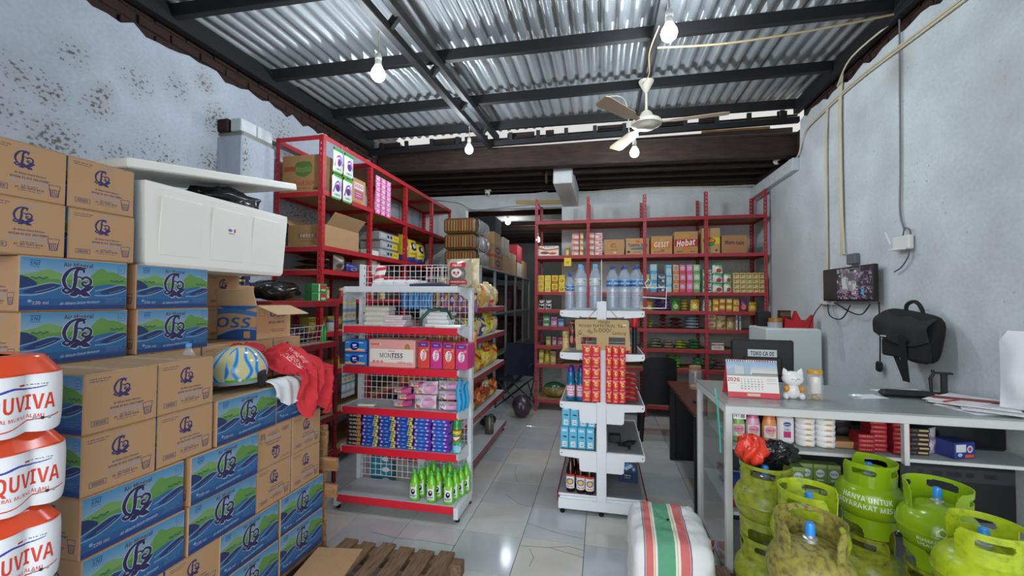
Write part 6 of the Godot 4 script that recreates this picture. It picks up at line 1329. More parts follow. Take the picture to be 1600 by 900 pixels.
func st_wall_rack_goods() -> void:
	var kr: Rect2 = K.kraft
	lbl("mestia", 220, 170, "b08659", [["e", 116, 64, 48, 36, "5a7a3a"], ["e", 92, 52, 24, 22, "5a7a3a"], ["e", 140, 52, 24, 22, "5a7a3a"], ["t", "Mestia", 116, 64, 36, "8aa05a", {"b": true, "k": 0.2, "w": 84}], ["t", "Good Skin", 120, 128, 30, "b8483a", {"b": true, "w": 110}], ["r", 10, 50, 60, 22, "a8523c"], ["d", 70, 150, 90, 6, "a8523c"], ["r", 170, 150, 40, 14, "8a5a3a"]])
	one("big_carton", carton(Vector3(0.42, 0.34, 0.36), {"*": kr, "t": K.kraft_top, "f": K.mestia}), "big brown carton with green emblem and red lettering on the tall rack", "carton", V(-2.655, 2.511, 3.5))
	lbl("soso", 110, 130, "b98f66", [["r", 24, 20, 70, 34, "e0d0d4"], ["t", "SOSO", 58, 36, 24, "b8406a", {"b": true, "w": 60}], ["r", 28, 60, 62, 44, "b0587a"], ["d", 36, 70, 46, 6, "d8b8c4"], ["d", 36, 84, 46, 6, "d8b8c4"], ["d", 20, 116, 60, 5, "8a5a4a"]])
	one("soso_carton", carton(Vector3(0.3, 0.26, 0.27), {"*": kr, "r": K.soso, "f": kr, "t": K.kraft_top}), "brown carton with pink label lettered SOSO on the tall rack", "carton", V(-2.58, 2.511, 3.865))
	# sheets of sachets hung on the rack front
	lbl("detg", 60, 84, "e6e8ea", [["r", 0, 0, 60, 10, "4aa84a"], ["s", [[8, 60], [20, 30], [40, 26], [52, 50]], 6, "8a5aa0"], ["e", 30, 46, 14, 12, "6a3a8a"], ["e", 42, 30, 8, 7, "c8a0d0"], ["d", 12, 66, 36, 6, "5a8a5a"], ["r", 0, 78, 60, 6, "4aa84a"]])
	var s1 := thing("sachet_sheet", "sheet of four white, green and purple sachets hung on the tall rack", "sachet sheet", V(-2.375, 2.46, 3.51), PI / 2)
	for i in 4: put("sachet", bag(0.15, 0.23, 0.02, K.detg, i), s1, Vector3((i % 2 - 0.5) * 0.16, (i / 2) * 0.235, 0.004 * i))
	part("hook", MB.new().tube([Vector3(0, 0.46, 0), Vector3(0, 0.52, -0.01)], 0.003, 5, hx("b0b0b0")), "print", s1)
	lbl("pinks", 44, 36, "e06aa8", [["r", 0, 0, 44, 6, "f0c8dc"], ["e", 22, 20, 14, 9, "f2dcea"], ["d", 12, 18, 20, 5, "a03a8a"]])
	var s2 := thing("sachet_sheet", "sheet of small pink and white sachets hung on the tall rack", "sachet sheet", V(-2.375, 2.47, 4.27), PI / 2)
	for r in 7:
		for c in 3: put("sachet", bag(0.11, 0.06, 0.012, K.pinks, r + c), s2, Vector3((c - 1) * 0.115, r * 0.059, 0))
	# open carton lying on the board below
	lbl("retex", 220, 120, "ad845a", [["r", 60, 44, 110, 30, "9a7048"], ["t", "retex", 116, 58, 34, "d8cbb8", {"b": true, "w": 80}], ["d", 70, 88, 90, 5, "8a6a48"]])
	var oc := thing("open_carton", "open brown carton with faint retex print and raised flaps", "carton", V(-2.63, 2.021, 3.63))
	part("box_body", MB.new().box(Vector3(0, 0.1, 0.27), Vector3(0.38, 0.2, 0.004), {"*": kr, "f": K.retex}).box(Vector3(0.19, 0.1, 0), Vector3(0.004, 0.2, 0.54), {"*": kr}).box(Vector3(-0.19, 0.1, 0), Vector3(0.004, 0.2, 0.54), kr).box(Vector3(0, 0.1, -0.27), Vector3(0.38, 0.2, 0.004), kr).box(Vector3(0, 0.003, 0), Vector3(0.38, 0.004, 0.54), kr), "matte", oc)
	for q in [[0.19, 0.26, 0.9], [-0.19, 0.26, 2.4]]:
		var f := MB.new()
		f.x = Transform3D(Basis(Vector3.BACK, q[2]), Vector3(q[0], 0.2, 0))
		part("flap", f.box(Vector3(0.07, 0, 0), Vector3(0.14, 0.004, 0.5), hx("b9966c")), "matte", oc)
	# nappy packs
	lbl("diap", 240, 60, "b9bcc0", [["r", 150, 0, 90, 60, "e4c832"], ["e", 96, 26, 14, 16, "3a3e4a"], ["e", 134, 26, 14, 16, "3a3e4a"], ["d", 10, 44, 60, 6, "6a6e7a"], ["d", 170, 26, 50, 8, "8a7a2a"], ["r", 70, 4, 10, 50, "9a9ea8"]])
	for i in 3: one("nappy_pack", MB.new().box(Vector3(0, 0.05, 0), Vector3(0.28, 0.098, 0.46 - 0.06 * (i % 2)), {"*": hx("9a9ca0"), "r": K.diap, "t": hx("c8b22e"), "b": hx("d8bc2e")}, 0.014).mesh(M.gloss), ["bottom grey and yellow nappy pack lying on the tall rack", "middle grey and yellow nappy pack lying on the tall rack", "top grey and yellow nappy pack lying on the tall rack"][i], "nappy pack", V(-2.58, 2.021 + 0.099 * i, 4.56))
	lbl("diap2", 110, 150, "e2c62e", [["e", 40, 44, 22, 26, "2a3050"], ["e", 44, 42, 12, 14, "c8d0e0"], ["r", 0, 110, 110, 40, "3a4298"], ["p", [[50, 70], [110, 50], [110, 100], [60, 130]], "d8d4c0"], ["d", 16, 84, 50, 8, "6a5a2a"]])
	for i in 3: one("nappy_pack", bag(0.24, 0.36 - 0.03 * i, 0.14, K.diap2, i + 3), ["bulging yellow and blue nappy pack standing on the tall rack", "second yellow nappy pack standing beside the bulging one", "small yellow nappy pack at the end of the row"][i], "nappy pack", V(-2.52, 2.021, 5.04 + 0.25 * i), PI / 2 - 0.05)
	one("paper_box", pbox(0.2, 0.06, 0.1, hx("dfe2e6"), "d4d8de"), "low white paper box in front of the nappy packs", "box", V(-2.43 - 0.06, 2.021, 4.2), PI / 2)
	one("green_pack", bag(0.18, 0.15, 0.08, gen("d8dcd4", "2a8a4a", "4aa86a", 3), 2), "green and white pack near the far end of the tall rack", "packet", V(-2.5, 2.021, 5.95), PI / 2)
	# board with dark snack bags, and boards below
	for i in 3: one("snack_bag", flat_bag(0.17, 0.28, 0.045, gen("3a2622", "5a3a2a", "7a4a34", 2), i), "dark brown snack bag in the pile on the tall rack", "snack bag", V(-2.66 + 0.01 * i, 1.813 + 0.052 * i, 3.47 + 0.01 * (i % 2)), 0.2 * (i % 3 - 1), "pile of dark snack bags")
	one("clear_bag", bag(0.16, 0.17, 0.1, gen("8a8078", "c8c0b4", "5a4a44", 2), 7), "crinkled clear bag with brown contents on the tall rack", "bag", V(-2.48, 1.811, 3.62), PI / 2)
	one("blue_pouch", bag(0.18, 0.09, 0.1, gen("3a3a8a", "5a5ab0", "a0a0d0"), 5), "dark blue packet on the tall rack", "packet", V(-2.47, 1.811, 3.82), PI / 2)
	one("white_box", pbox(0.24, 0.16, 0.2, lbl("redwhite", 80, 54, "d8d0c4", [["r", 54, 0, 26, 54, "c8404a"], ["r", 58, 10, 18, 6, "e8e0dc"], ["r", 58, 26, 18, 6, "e8e0dc"]]), "d0c8bc"), "cream box with red stripes on the tall rack", "box", V(-2.54, 1.811, 4.22), PI / 2)
	var tins := [gen("c8b45a", "8a3a2a", "d8d8c0"), gen("b8bcc0", "4a5a6a", "d0a04a"), gen("c0a030", "6a5a1a", "e0d080"), gen("a84a3a", "d8c0a0", "5a2a1a")]
	for i in 14:
		var lv: float = [1.551, 1.251, 0.901][i % 3]
		one("tin_can", MB.new().lathe([Vector2(0.001, 0), Vector2(0.035, 0), Vector2(0.036, 0.004), Vector2(0.036, 0.1), Vector2(0.034, 0.104), Vector2(0.001, 0.104)], 14, tins[i % 4]).mesh(M.gloss), ["yellow", "silver", "gold", "red"][i % 4] + " tin on the " + ["fifth", "sixth", "seventh"][i % 3] + " board of the tall rack", "tin", V(-2.47, lv, 3.42 + 0.085 * i), 0.3 * i, "tins on the tall rack")
	for i in 6: one("jar_pack", pbox(0.11, 0.13 - 0.01 * (i % 2), 0.09, gen(["b8a83a", "a89a4a", "c0b050"][i % 3], "7a5a2a", "d8d0a0", i % 4), "a8983a"), "mustard coloured box behind the low rack", "box", V(-2.62, 1.251, 3.4 + 0.13 * i), PI / 2, "mustard boxes on the tall rack")
	# low rack: black bag, green boxes, wire basket, bags
	var bg := MB.new().grid(func(s: float, t: float) -> Vector3:
		var a := s * TAU; var f := t * PI
		var w := 1.0 + 0.12 * sin(4 * a + 5 * f) + 0.08 * sin(9 * a) * sin(f)
		return Vector3(-sin(a) * sin(f) * 0.15 * w, 0.075 - cos(f) * 0.07 * w, cos(a) * sin(f) * 0.2 * w), 24, 14, hx("1b1b1d"), true)
	one("black_bag", bg.mesh(M.gloss), "slumped shiny black plastic bag on top of the low red rack", "bag", V(-2.4, 1.535, 2.72))
	lbl("grn", 60, 40, "2f7a3f", [["r", 0, 0, 60, 6, "3a9a4a"], ["r", 26, 0, 6, 40, "cfe0c8"], ["r", 34, 6, 22, 18, "c02f3c"], ["e", 46, 30, 10, 6, "a8d0a0"]])
	for i in 2: one("coil_box", pbox(0.15, 0.07, 0.09, K.grn, "2a6a38"), ["green and red mosquito coil box on the low rack", "upper green and red mosquito coil box on the low rack"][i], "box", V(-2.3, 1.531 + 0.071 * i, 3.06), PI / 2 - 0.2)
	for i in 2: one("green_tube", MB.new().lathe([Vector2(0.001, 0), Vector2(0.012, 0), Vector2(0.012, 0.12), Vector2(0.005, 0.14), Vector2(0.001, 0.14)], 10, hx("3fb860")).mesh(M.gloss), "slim green tube standing on the low rack's second board", "tube", V(-2.28, 1.191, 3.13 + 0.035 * i), 0.0, "green tubes")
	var bk := thing("wire_basket", "white wire basket with odds and ends on the low red rack", "basket", V(-2.34, 1.192, 2.8))
	var wr := hx("cfd2d8")
	for y in [0.004, 0.05, 0.095, 0.14]:
		var e: float = 0.9 + y * 0.7
		part("wire_ring", MB.new().tube([Vector3(0.13 * e, y, 0.24 * e), Vector3(-0.13 * e, y, 0.24 * e), Vector3(-0.13 * e, y, -0.24 * e), Vector3(0.13 * e, y, -0.24 * e), Vector3(0.13 * e, y, 0.24 * e)], 0.003, 5, wr), "print", bk)
	for i in 10:
		var z := -0.22 + 0.049 * i
		part("wire", MB.new().tube([Vector3(-0.128, 0.142, z * 1.08), Vector3(-0.117, 0.004, z), Vector3(0.117, 0.004, z), Vector3(0.128, 0.142, z * 1.08)], 0.0028, 5, wr), "print", bk)
	for i in 5: one("odd_packet", bag(0.1, 0.13, 0.04, gen(["2a2a30", "3a2a2a", "5a6a8a", "4a2a34", "1f1f24"][i], "6a4a3a", "8a7a70", 2), i), ["black", "dark brown", "slate blue", "plum", "charcoal"][i] + " packet standing in the wire basket", "packet", V(-2.36 + 0.02 * (i % 2), 1.2, 2.63 + 0.085 * i), 1.3)
	for i in 3: one("flour_bag", flat_bag(0.2, 0.26, 0.07, gen(["3a6ab0", "b8805a", "4a7ab8"][i], "c8b090", "d8d8e0", 2), i), ["lowest", "middle", "top"][i] + " bag of the blue and tan pile on the low rack", "bag", V(-2.33, 0.823 + 0.08 * i, 3.0), 0.15 * i)
	for i in 4: one("paper_stack", pbox(0.2, 0.05, 0.14, gen(["3a3e4a", "6a6e78", "2e3240", "5a4a4a"][i], "a8a8b0", "7a7a84"), "3a3a40"), ["black", "grey", "navy", "brown"][i] + " pack on the low rack's fourth board", "pack", V(-2.34, 0.581 + 0.051 * (i % 2), 2.88 + 0.2 * (i / 2)), PI / 2)
	# pallet standing on edge behind the cartons
	var up := thing("pallet", "wooden pallet standing on edge behind the water cartons", "pallet", V(-1.755, 0, 2.30))
	for i in 5: part("slat", MB.new().box(Vector3.ZERO, Vector3(0.3 + (0.07 if i == 2 or i == 3 else 0.0), 0.075, 0.02), Rect2(), 0.002), "plank", up, Vector3(0.035 if i == 2 or i == 3 else 0.0, 0.1 + 0.155 * i, 0.03))
	for x in [-0.12, 0.1]: part("stringer", MB.new().box(Vector3.ZERO, Vector3(0.035, 0.78, 0.04), Rect2(), 0.002), "plank", up, Vector3(x, 0.39, 0))

func st_aisle_goods() -> void:
	# gondola along the aisle, goods face the aisle
	var sets := [
		[1.471, 0.27, [["d8c08a", "e8dcc0", "b89a5a", "clear bag of tan crackers"], ["d8a050", "c8402a", "e8c890", "orange and red snack bag"], ["d8c48e", "efe6cc", "bf9f62", "clear bag of pale crackers"], ["e0cfa0", "d8404a", "b8a070", "clear cracker bag with pink strip"]]],
		[1.181, 0.24, [["c8b898", "3a5a3a", "a83a2a", "brown and green biscuit box"], ["3a4a8a", "d8c840", "e8e8d8", "blue and yellow snack bag"], ["d8cc3a", "e8e4a0", "8a8a2a", "bright yellow noodle bag"], ["d4c83e", "a84a2a", "e8e0a8", "yellow noodle bag with red print"]]],
		[0.831, 0.26, [["d8a83a", "b83a2a", "e8d070", "amber noodle bag"], ["d8c02e", "c05a2a", "f0e090", "yellow noodle multipack"], ["dcc63a", "a83a2a", "efe2a0", "lemon noodle multipack"], ["d0a03a", "b0442a", "e8cf80", "golden noodle multipack"]]],
		[0.471, 0.22, [["b8502a", "4a7a3a", "d8b070", "orange and green snack bag"], ["c0602a", "8a2a1a", "e0a860", "dark orange snack bag"], ["8a4a34", "d8c8b0", "b8742a", "brown and white snack bag"], ["c86a2a", "7a2a1a", "e8b870", "bright orange snack bag"]]]]
	for s in sets.size():
		for i in 9:
			var k: Array = sets[s][2][i % 4 if i > 1 else (i + s) % 2]
			var d := 3.34 + 0.17 * i
			one("snack_bag", bag(0.17, sets[s][1] * (1.0 - 0.08 * (i % 3)), 0.1, gen(k[0], k[1], k[2], (i + s) % 4), i + s * 9), k[3] + " on the aisle gondola's " + ["top", "second", "third", "fourth"][s] + " shelf", "snack bag", V(-1.215, sets[s][0], d), PI / 2 + 0.1 * (i % 3 - 1), "bags on the aisle gondola: " + k[3])
			if s != 2: one("snack_bag", bag(0.17, sets[s][1] * 0.95, 0.09, gen(k[0], k[2], k[1], (i + s + 1) % 4), i + s * 9 + 50), k[3] + " at the back of the aisle gondola's " + ["top", "second", "third", "fourth"][s] + " shelf", "snack bag", V(-1.33, sets[s][0], d + 0.05), PI / 2, "back row on the aisle gondola: " + k[3])
	one("dark_jar", MB.new().lathe([Vector2(0.001, 0), Vector2(0.045, 0), Vector2(0.047, 0.01), Vector2(0.047, 0.15), Vector2(0.042, 0.16), Vector2(0.042, 0.19), Vector2(0.001, 0.192)], 16, lbl("dj", 60, 50, "4a4438", [["r", 0, 10, 60, 22, "5a5a48"], ["d", 8, 18, 44, 5, "a8a890"]])).mesh(M.gloss), "dark jar standing on the aisle gondola's base shelf", "jar", V(-1.17, 0.122, 4.4))
	var db := MB.new().grid(func(s: float, t: float) -> Vector3:
		var a := s * TAU; var f := t * PI
		var w := 1.0 + 0.1 * sin(5 * a + 2 * f)
		return Vector3(-sin(a) * sin(f) * 0.08 * w, 0.062 - cos(f) * 0.055 * w, cos(a) * sin(f) * 0.17 * w), 20, 10, hx("1a1a1c"), true)
	one("black_bag", db.mesh(M.gloss), "black plastic bag behind the dark jar on the base shelf", "bag", V(-1.25, 0.122, 4.65))

func st_store_room() -> void:
	# long grey steel shelf that runs into the store room
	var sh := thing("steel_shelf", "long grey steel shelving running into the store room", "shelving rack", V(-1.84, 0, 5.35))
	var gr := hx("8a8d90")
	for i in 6:
		for x in [-0.26, 0.28]: part("post", MB.new().box(Vector3(x, 1.0, -0.76 * i), Vector3(0.035, 2.0, 0.035), gr, 0.002), "print", sh)
	for y in [2.0, 1.35, 0.72, 0.12]:
		part("shelf", MB.new().box(Vector3(0.01, y - 0.015, -1.9), Vector3(0.58, 0.03, 3.86), {"*": gr, "t": hx("6a6d70")}, 0.003), "print", sh)
	for i in 12: one("dark_carton", carton(Vector3(0.4, 0.35 + 0.06 * (i % 3), 0.4), {"*": hx("4a2a28"), "r": gen(["5a2a2c", "4a3428", "3a2424"][i % 3], "2f1c1c", "6a4038")}), "dark reddish carton on the steel shelving's " + ["second", "third"][i % 2] + " board", "carton", V(-1.86, [1.351, 0.721][i % 2], 5.72 + 0.62 * (i / 2)), 0.0, "dark cartons on the steel shelving")
	# wrapped bales of crackers on top
	lbl("bale", 160, 60, "6a4a28", [])
	for i in 10:
		rc(i * 16, 0, 12, 60, Color(["6f4f2a", "7d5a30", "64402a"][i % 3])); rc(i * 16 + 12, 0, 4, 60, Color("3f2a18")); rc(i * 16 + 2, 0, 3, 60, Color("a07c3c"))
		for j in 8: rc(i * 16 + 5, j * 8 + (i % 3) * 2, 6, 4, Color("8a3f34") if (i / 2) % 2 == 0 else Color("9a8048"))
	for i in 3:
		var b := thing("cracker_bale", ["bottom", "middle", "top"][i] + " plastic-wrapped bale of crackers in gold packs on the steel shelving", "bale", V(-1.83, 2.001 + 0.215 * i, 5.62 - 0.02 * i))
		part("packs", MB.new().box(Vector3(-0.03, 0.105, 0), Vector3(0.44, 0.205, 0.5), {"*": hx("6a5230"), "f": K.bale, "r": K.bale, "t": K.bale}, 0.03), "gloss", b)
		part("film", MB.new().grid(func(s: float, t: float) -> Vector3:
			var a := s * TAU; var f := t * PI
			return Vector3(0.2 + absf(sin(f)) * (0.045 + 0.018 * sin(6 * a + i)), 0.105 - cos(f) * 0.1, 0.24 * (1 - 2 * s)), 16, 8, hx("c8ccd0")), "film", b)
	# cartons further back on top of the shelving
	lbl("purple_box", 110, 60, "a08060", [["e", 54, 26, 36, 18, "6a3a5a"], ["d", 30, 22, 48, 7, "c0a0a0"], ["r", 0, 48, 110, 12, "a8483a"]])
	var bx := [[6.45, 2.001, 0.45, 0.2, 0.5, "purple_box", "brown carton with purple oval on the steel shelving"], [6.45, 2.202, 0.45, 0.2, 0.5, "purple_box", "upper brown carton with purple oval on the steel shelving"], [6.5, 2.403, 0.4, 0.2, 0.4, "", "grey wrapped carton over the purple-oval cartons"], [6.55, 2.604, 0.4, 0.24, 0.4, "k", "black carton at the top of the store room pile"], [7.1, 2.001, 0.42, 0.3, 0.5, "", "tall brown carton deeper in the store room"], [7.1, 2.302, 0.42, 0.3, 0.45, "w", "pale carton over the tall brown carton"], [7.7, 2.001, 0.42, 0.4, 0.5, "", "big brown carton near the store room bulb"], [8.3, 2.001, 0.42, 0.28, 0.5, "w", "cream carton deep in the store room"], [8.3, 2.282, 0.42, 0.34, 0.5, "r", "red carton deep in the store room"], [8.9, 2.001, 0.42, 0.36, 0.45, "", "last brown carton on the steel shelving"]]
	for q in bx:
		var c: Rect2 = {"": K.kraft, "k": hx("26242a"), "w": hx("b9b2a6"), "r": hx("9a2a30")}.get(q[5], K.kraft)
		var f: Rect2 = K.purple_box if q[5] == "purple_box" else c
		one("store_carton", carton(Vector3(q[2], q[3], q[4]), {"*": c, "f": f, "r": f}), q[6], "carton", V(-1.82, q[1], q[0]))
	# folding camp chair
	var ch := thing("camp_chair", "dark blue folding camp chair at the store room doorway", "chair", V(-1.235, 0, 6.1), -0.1)
	var nv := hx("1b2236")
	part("seat", MB.new().grid(func(s: float, t: float) -> Vector3: return Vector3((s - 0.5) * 0.44, 0.42 - 0.05 * sin(PI * s) - 0.04 * t, 0.2 - t * 0.4), 8, 6, nv), "matte", ch)
	part("backrest", MB.new().grid(func(s: float, t: float) -> Vector3: return Vector3((s - 0.5) * 0.46, 0.4 + t * 0.48, -0.2 - 0.12 * t - 0.03 * sin(PI * s)), 8, 6, nv), "matte", ch)
	for s in [-1.0, 1.0]:
		for q in [[Vector3(s * 0.24, 0.0, 0.22), Vector3(-s * 0.24, 0.4, 0.2)], [Vector3(s * 0.24, 0.0, -0.22), Vector3(-s * 0.24, 0.4, -0.2)], [Vector3(s * 0.24, 0.0, 0.22), Vector3(s * 0.24, 0.4, -0.2)], [Vector3(s * 0.24, 0.0, -0.22), Vector3(s * 0.24, 0.4, 0.2)], [Vector3(s * 0.24, 0.36, -0.2), Vector3(s * 0.24, 0.9, -0.32)]]: part("leg", MB.new().tube([q[0], q[1]], 0.009, 6, hx("16161a")), "print", ch)
		part("armrest", MB.new().tube([Vector3(s * 0.25, 0.62, -0.25), Vector3(s * 0.26, 0.6, 0.2)], 0.018, 7, nv), "matte", ch)
	var pb := MB.new().grid(func(s: float, t: float) -> Vector3:
		var a := s * TAU; var f := t * PI
		var w := 1.0 + 0.1 * sin(6 * a + 3 * f)
		return Vector3(-sin(a) * sin(f) * 0.12 * w, 0.15 - cos(f) * 0.15 - (0.0 if t < 0.8 else (t - 0.8) * 0.1), cos(a) * sin(f) * 0.12 * w), 20, 12, hx("4a3a4a"), true)
	one("plum_bag", pb.mesh(M.gloss), "plum coloured plastic bag of goods on the floor by the doorway", "bag", V(-1.03, 0.001, 5.52))

func st_counter() -> void:
	var o := thing("display_counter", "glass display counter with aluminium frame and grey top", "display counter", V(1.37, 0, 2.8))
	var w := 0.71; var z0 := 0.34; var z1 := -0.32
	var al := hx("d2d4d2")
	for x in [-w, w]:
		for z in [z0, z1]: part("post", MB.new().box(Vector3(x, 0.48, z), Vector3(0.034, 0.96, 0.034), al, 0.002), "print", o)
	part("post", MB.new().box(Vector3(0.095, 0.86, z0), Vector3(0.022, 0.22, 0.03), al, 0.002), "print", o)
	for z in [z0, z1]:
		part("top_rail", MB.new().box(Vector3(0, 0.975, z), Vector3(2 * w + 0.034, 0.042, 0.036), al, 0.003), "print", o)
		part("bottom_rail", MB.new().box(Vector3(0, 0.06, z), Vector3(2 * w, 0.05, 0.03), al, 0.003), "print", o)
	for x in [-w, w]: part("side_rail", MB.new().box(Vector3(x, 0.975, 0.01), Vector3(0.036, 0.042, 0.64), al, 0.003), "print", o)
	part("top_pane", MB.new().box(Vector3(0, 1.001, 0.01), Vector3(2 * w + 0.04, 0.008, 0.70), hx("98a09f"), 0.002), "gloss", o)  # paler colour stands in for the wall reflected in the top
	for y in [0.775, 0.43]: part("shelf", MB.new().box(Vector3(0, y - 0.006, 0.02), Vector3(2 * w - 0.03, 0.008, 0.60), hx("aeb8ba")).box(Vector3(0, y - 0.006, 0.325), Vector3(2 * w - 0.03, 0.016, 0.012), al), "print", o)
	part("base_panel", MB.new().box(Vector3(0, 0.09, 0.01), Vector3(2 * w - 0.03, 0.012, 0.62), hx("9a9c9e")), "print", o)
	part("back_panel", MB.new().box(Vector3(0, 0.5, z1), Vector3(2 * w - 0.03, 0.85, 0.006), hx("2c2d30")), "print", o)
	part("side_pane", MB.new().box(Vector3(-w, 0.52, 0.01), Vector3(0.005, 0.87, 0.6), Rect2()), "glass", o)
	part("sticker", MB.new().box(Vector3(-w + 0.055, 0.945, z0 + 0.008), Vector3(0.062, 0.034, 0.001), {"*": al, "f": lbl("h1", 60, 34, "e8eaec", [["t", "H1", 16, 17, 22, "3a4a7a", {"b": true}], ["r", 32, 6, 22, 22, "a8aab2"], ["r", 36, 6, 2, 22, "3a3a44"], ["r", 42, 6, 3, 22, "3a3a44"], ["r", 48, 6, 2, 22, "3a3a44"]])}), "print", o)
	part("cord", MB.new().tube([Vector3(-w - 0.025, 1.05, 0.18), Vector3(-w - 0.022, 0.98, 0.22), Vector3(-w - 0.022, 0.8, 0.27), Vector3(-w - 0.022, 0.72, 0.28)], 0.006, 6, hx("4fb8a8")), "print", o)
	# goods in the counter: shampoo, lotion, jars of cream
	var shelf := 0.777
	lbl("shmp", 60, 80, "f0ece8", [["e", 30, 30, 24, 26, "e8a0b0"], ["d", 12, 26, 36, 8, "c83a5a"], ["e", 34, 60, 12, 10, "e8c0a0"]])
	var sh := [[0.742, "9ac86a", "5a9a3a", 0.165, "pale green shampoo bottle in the glass counter"], [0.818, "e8b0c8", "d8709a", 0.172, "pink shampoo bottle in the glass counter"], [0.9, "e89a5a", "e8762a", 0.17, "orange shampoo bottle in the glass counter"]]
	for q in sh:
		var b := thing("shampoo_bottle", q[4], "bottle", V(q[0], shelf, 2.58))
		var m := MB.new().lathe([Vector2(0.001, 0), Vector2(0.033, 0), Vector2(0.036, 0.006), Vector2(0.038, q[3] * 0.55), Vector2(0.03, q[3] * 0.76)], 16, hx(q[1]))
		for i in m.v.size(): m.v[i].z *= 0.62
		part("bottle_body", m, "gloss", b)
		m = MB.new().lathe([Vector2(0.0305, q[3] * 0.76), Vector2(0.025, q[3] * 0.95), Vector2(0.018, q[3]), Vector2(0.001, q[3])], 14, hx(q[2]))
		for i in m.v.size(): m.v[i].z *= 0.7
		part("bottle_cap", m, "gloss", b)
		m = MB.new().lathe([Vector2(0.0375, 0.03), Vector2(0.0388, 0.095)], 10, K.shmp, -0.9, 0.9)
		for i in m.v.size(): m.v[i].z *= 0.63
		part("bottle_label", m, "gloss", b)
	var lo := thing("lotion_bottle", "white body lotion bottle with dark blue and pink label", "bottle", V(0.985, shelf, 2.60))
	part("bottle_body", MB.new().box(Vector3(0, 0.072, 0), Vector3(0.082, 0.144, 0.04), {"*": hx("eceaea"), "f": lbl("lot", 70, 140, "eceaea", [["r", 20, 16, 40, 100, "c8ccd8"], ["e", 40, 34, 22, 12, "1f3a8a"], ["t", "Lotion", 40, 34, 12, "f0f0f4", {"b": true}], ["r", 20, 78, 40, 36, "c83a7a"], ["d", 26, 64, 28, 5, "5a5a7a"]])}, 0.01), "gloss", lo)
	part("bottle_cap", MB.new().box(Vector3(0, 0.155, 0), Vector3(0.04, 0.022, 0.03), hx("d8b8b0"), 0.004), "gloss", lo)
	var jar := MB.new().lathe([Vector2(0.001, 0), Vector2(0.043, 0), Vector2(0.045, 0.003), Vector2(0.045, 0.014)], 18, lbl("cream", 80, 16, "eeecec", [["e", 40, 8, 7, 6, "d8a05a"]]), -PI, PI).lathe([Vector2(0.0465, 0.014), Vector2(0.0465, 0.026), Vector2(0.043, 0.029), Vector2(0.001, 0.029)], 18, hx("f2f1f0")).mesh(M.gloss)
	for c in 2:
		for i in 6: one("cream_jar", jar, ["white cream jar in the stack beside the lotion bottle", "white cream jar in the stack with gold emblems"][c], "jar", V(1.078 + 0.096 * c, shelf + 0.0295 * i, 2.59), 0.0, ["first stack of white jars", "second stack of white jars"][c])
	one("dark_parcel", bag(0.2, 0.16, 0.08, gen("4a4448", "6a6468", "2a2628", 2), 3), "dark wrinkled parcel behind the white jars", "parcel", V(1.31, shelf, 2.8))
	one("tan_case", pbox(0.14, 0.035, 0.1, hx("b0845a"), "a87a50"), "flat tan case beside the white jars", "case", V(1.285, shelf, 2.62))
	lbl("redpk", 70, 22, "a8242c", [["d", 8, 6, 50, 6, "d88a84"], ["r", 0, 18, 70, 4, "7a141c"]])
	var rp := pbox(0.074, 0.0225, 0.09, K.redpk, "8a1c24")
	for q in [[1.335, 4], [1.40, 9], [1.415, 0], [1.49, 7]]:
		for i in q[1]: one("red_packet_box", rp, "flat dark red box in the " + {1.335: "short", 1.40: "tallest", 1.49: "middle-height"}.get(q[0], "") + " stack of red boxes", "box", V(q[0] + 0.002 * (i % 2), shelf + 0.0228 * i, 2.57 + (0.0 if q[0] != 1.40 else 0.02)), 0.03 * (i % 3 - 1), "red boxes, stack " + str(q[1]))
	var gb := pbox(0.085, 0.022, 0.06, lbl("gold", 70, 20, "2a2622", [["r", 30, 5, 36, 9, "c8a878"], ["d", 4, 8, 22, 4, "8a7a64"]]), "1f1c1a")
	for i in 6: one("black_gold_box", gb, "small black and gold box stacked behind the counter divider", "box", V(1.575 + 0.004 * (i % 2), shelf + 0.0223 * i, 2.57), 0.05 * (i % 2), "black and gold boxes")
	one("clear_pouch", bag(0.09, 0.13, 0.02, gen("b8b4bc", "8a7a8a", "d8c8d0", 2), 3), "wrinkled clear pouch leaning on the blue box", "pouch", V(1.65, shelf, 2.58), 0.6)
	one("blue_box", MB.new().box(Vector3(0, 0.04, 0), Vector3(0.12, 0.08, 0.1), {"*": hx("2c3878"), "f": lbl("bluebx", 120, 70, "2a3a86", [["r", 6, 8, 60, 34, "d8dce4"], ["e", 90, 30, 18, 16, "c8d0e8"], ["e", 90, 30, 10, 9, "c83a4a"], ["r", 60, 54, 54, 14, "d8622a"], ["e", 30, 54, 14, 8, "c0c8e0"]]), "r": K.bluebx}, 0.002).mesh(M.print), "blue, white and orange box on the counter's upper shelf", "box", V(1.745, shelf, 2.58), 0.35)
	one("printer", MB.new().box(Vector3(0, 0.0825, 0), Vector3(0.42, 0.165, 0.36), hx("17181b"), 0.012).mesh(M.gloss), "black printer inside the glass counter", "printer", V(1.85, shelf, 2.87))
	one("paper_stack", pbox(0.3, 0.012, 0.2, hx("c8ccd0"), "b8bcc0"), "thin stack of papers on the black printer", "paper", V(1.86, shelf + 0.166, 2.87), 0.2)
	one("device_box", pbox(0.5, 0.3, 0.42, gen("1a1a1d", "34343a", "1a1a1c"), "1b1b1e"), "large black box on the counter's lower shelf", "box", V(1.79, 0.431, 2.84))
	lbl("gsoap", 60, 80, "7a9a4a", [["r", 0, 0, 60, 14, "a8b878"], ["e", 30, 36, 20, 16, "e4e8ea"], ["t", "Herb", 30, 36, 14, "3a6ab0", {"b": true}], ["r", 14, 60, 32, 6, "d8dcc8"], ["r", 0, 74, 60, 6, "4a6a2a"]])
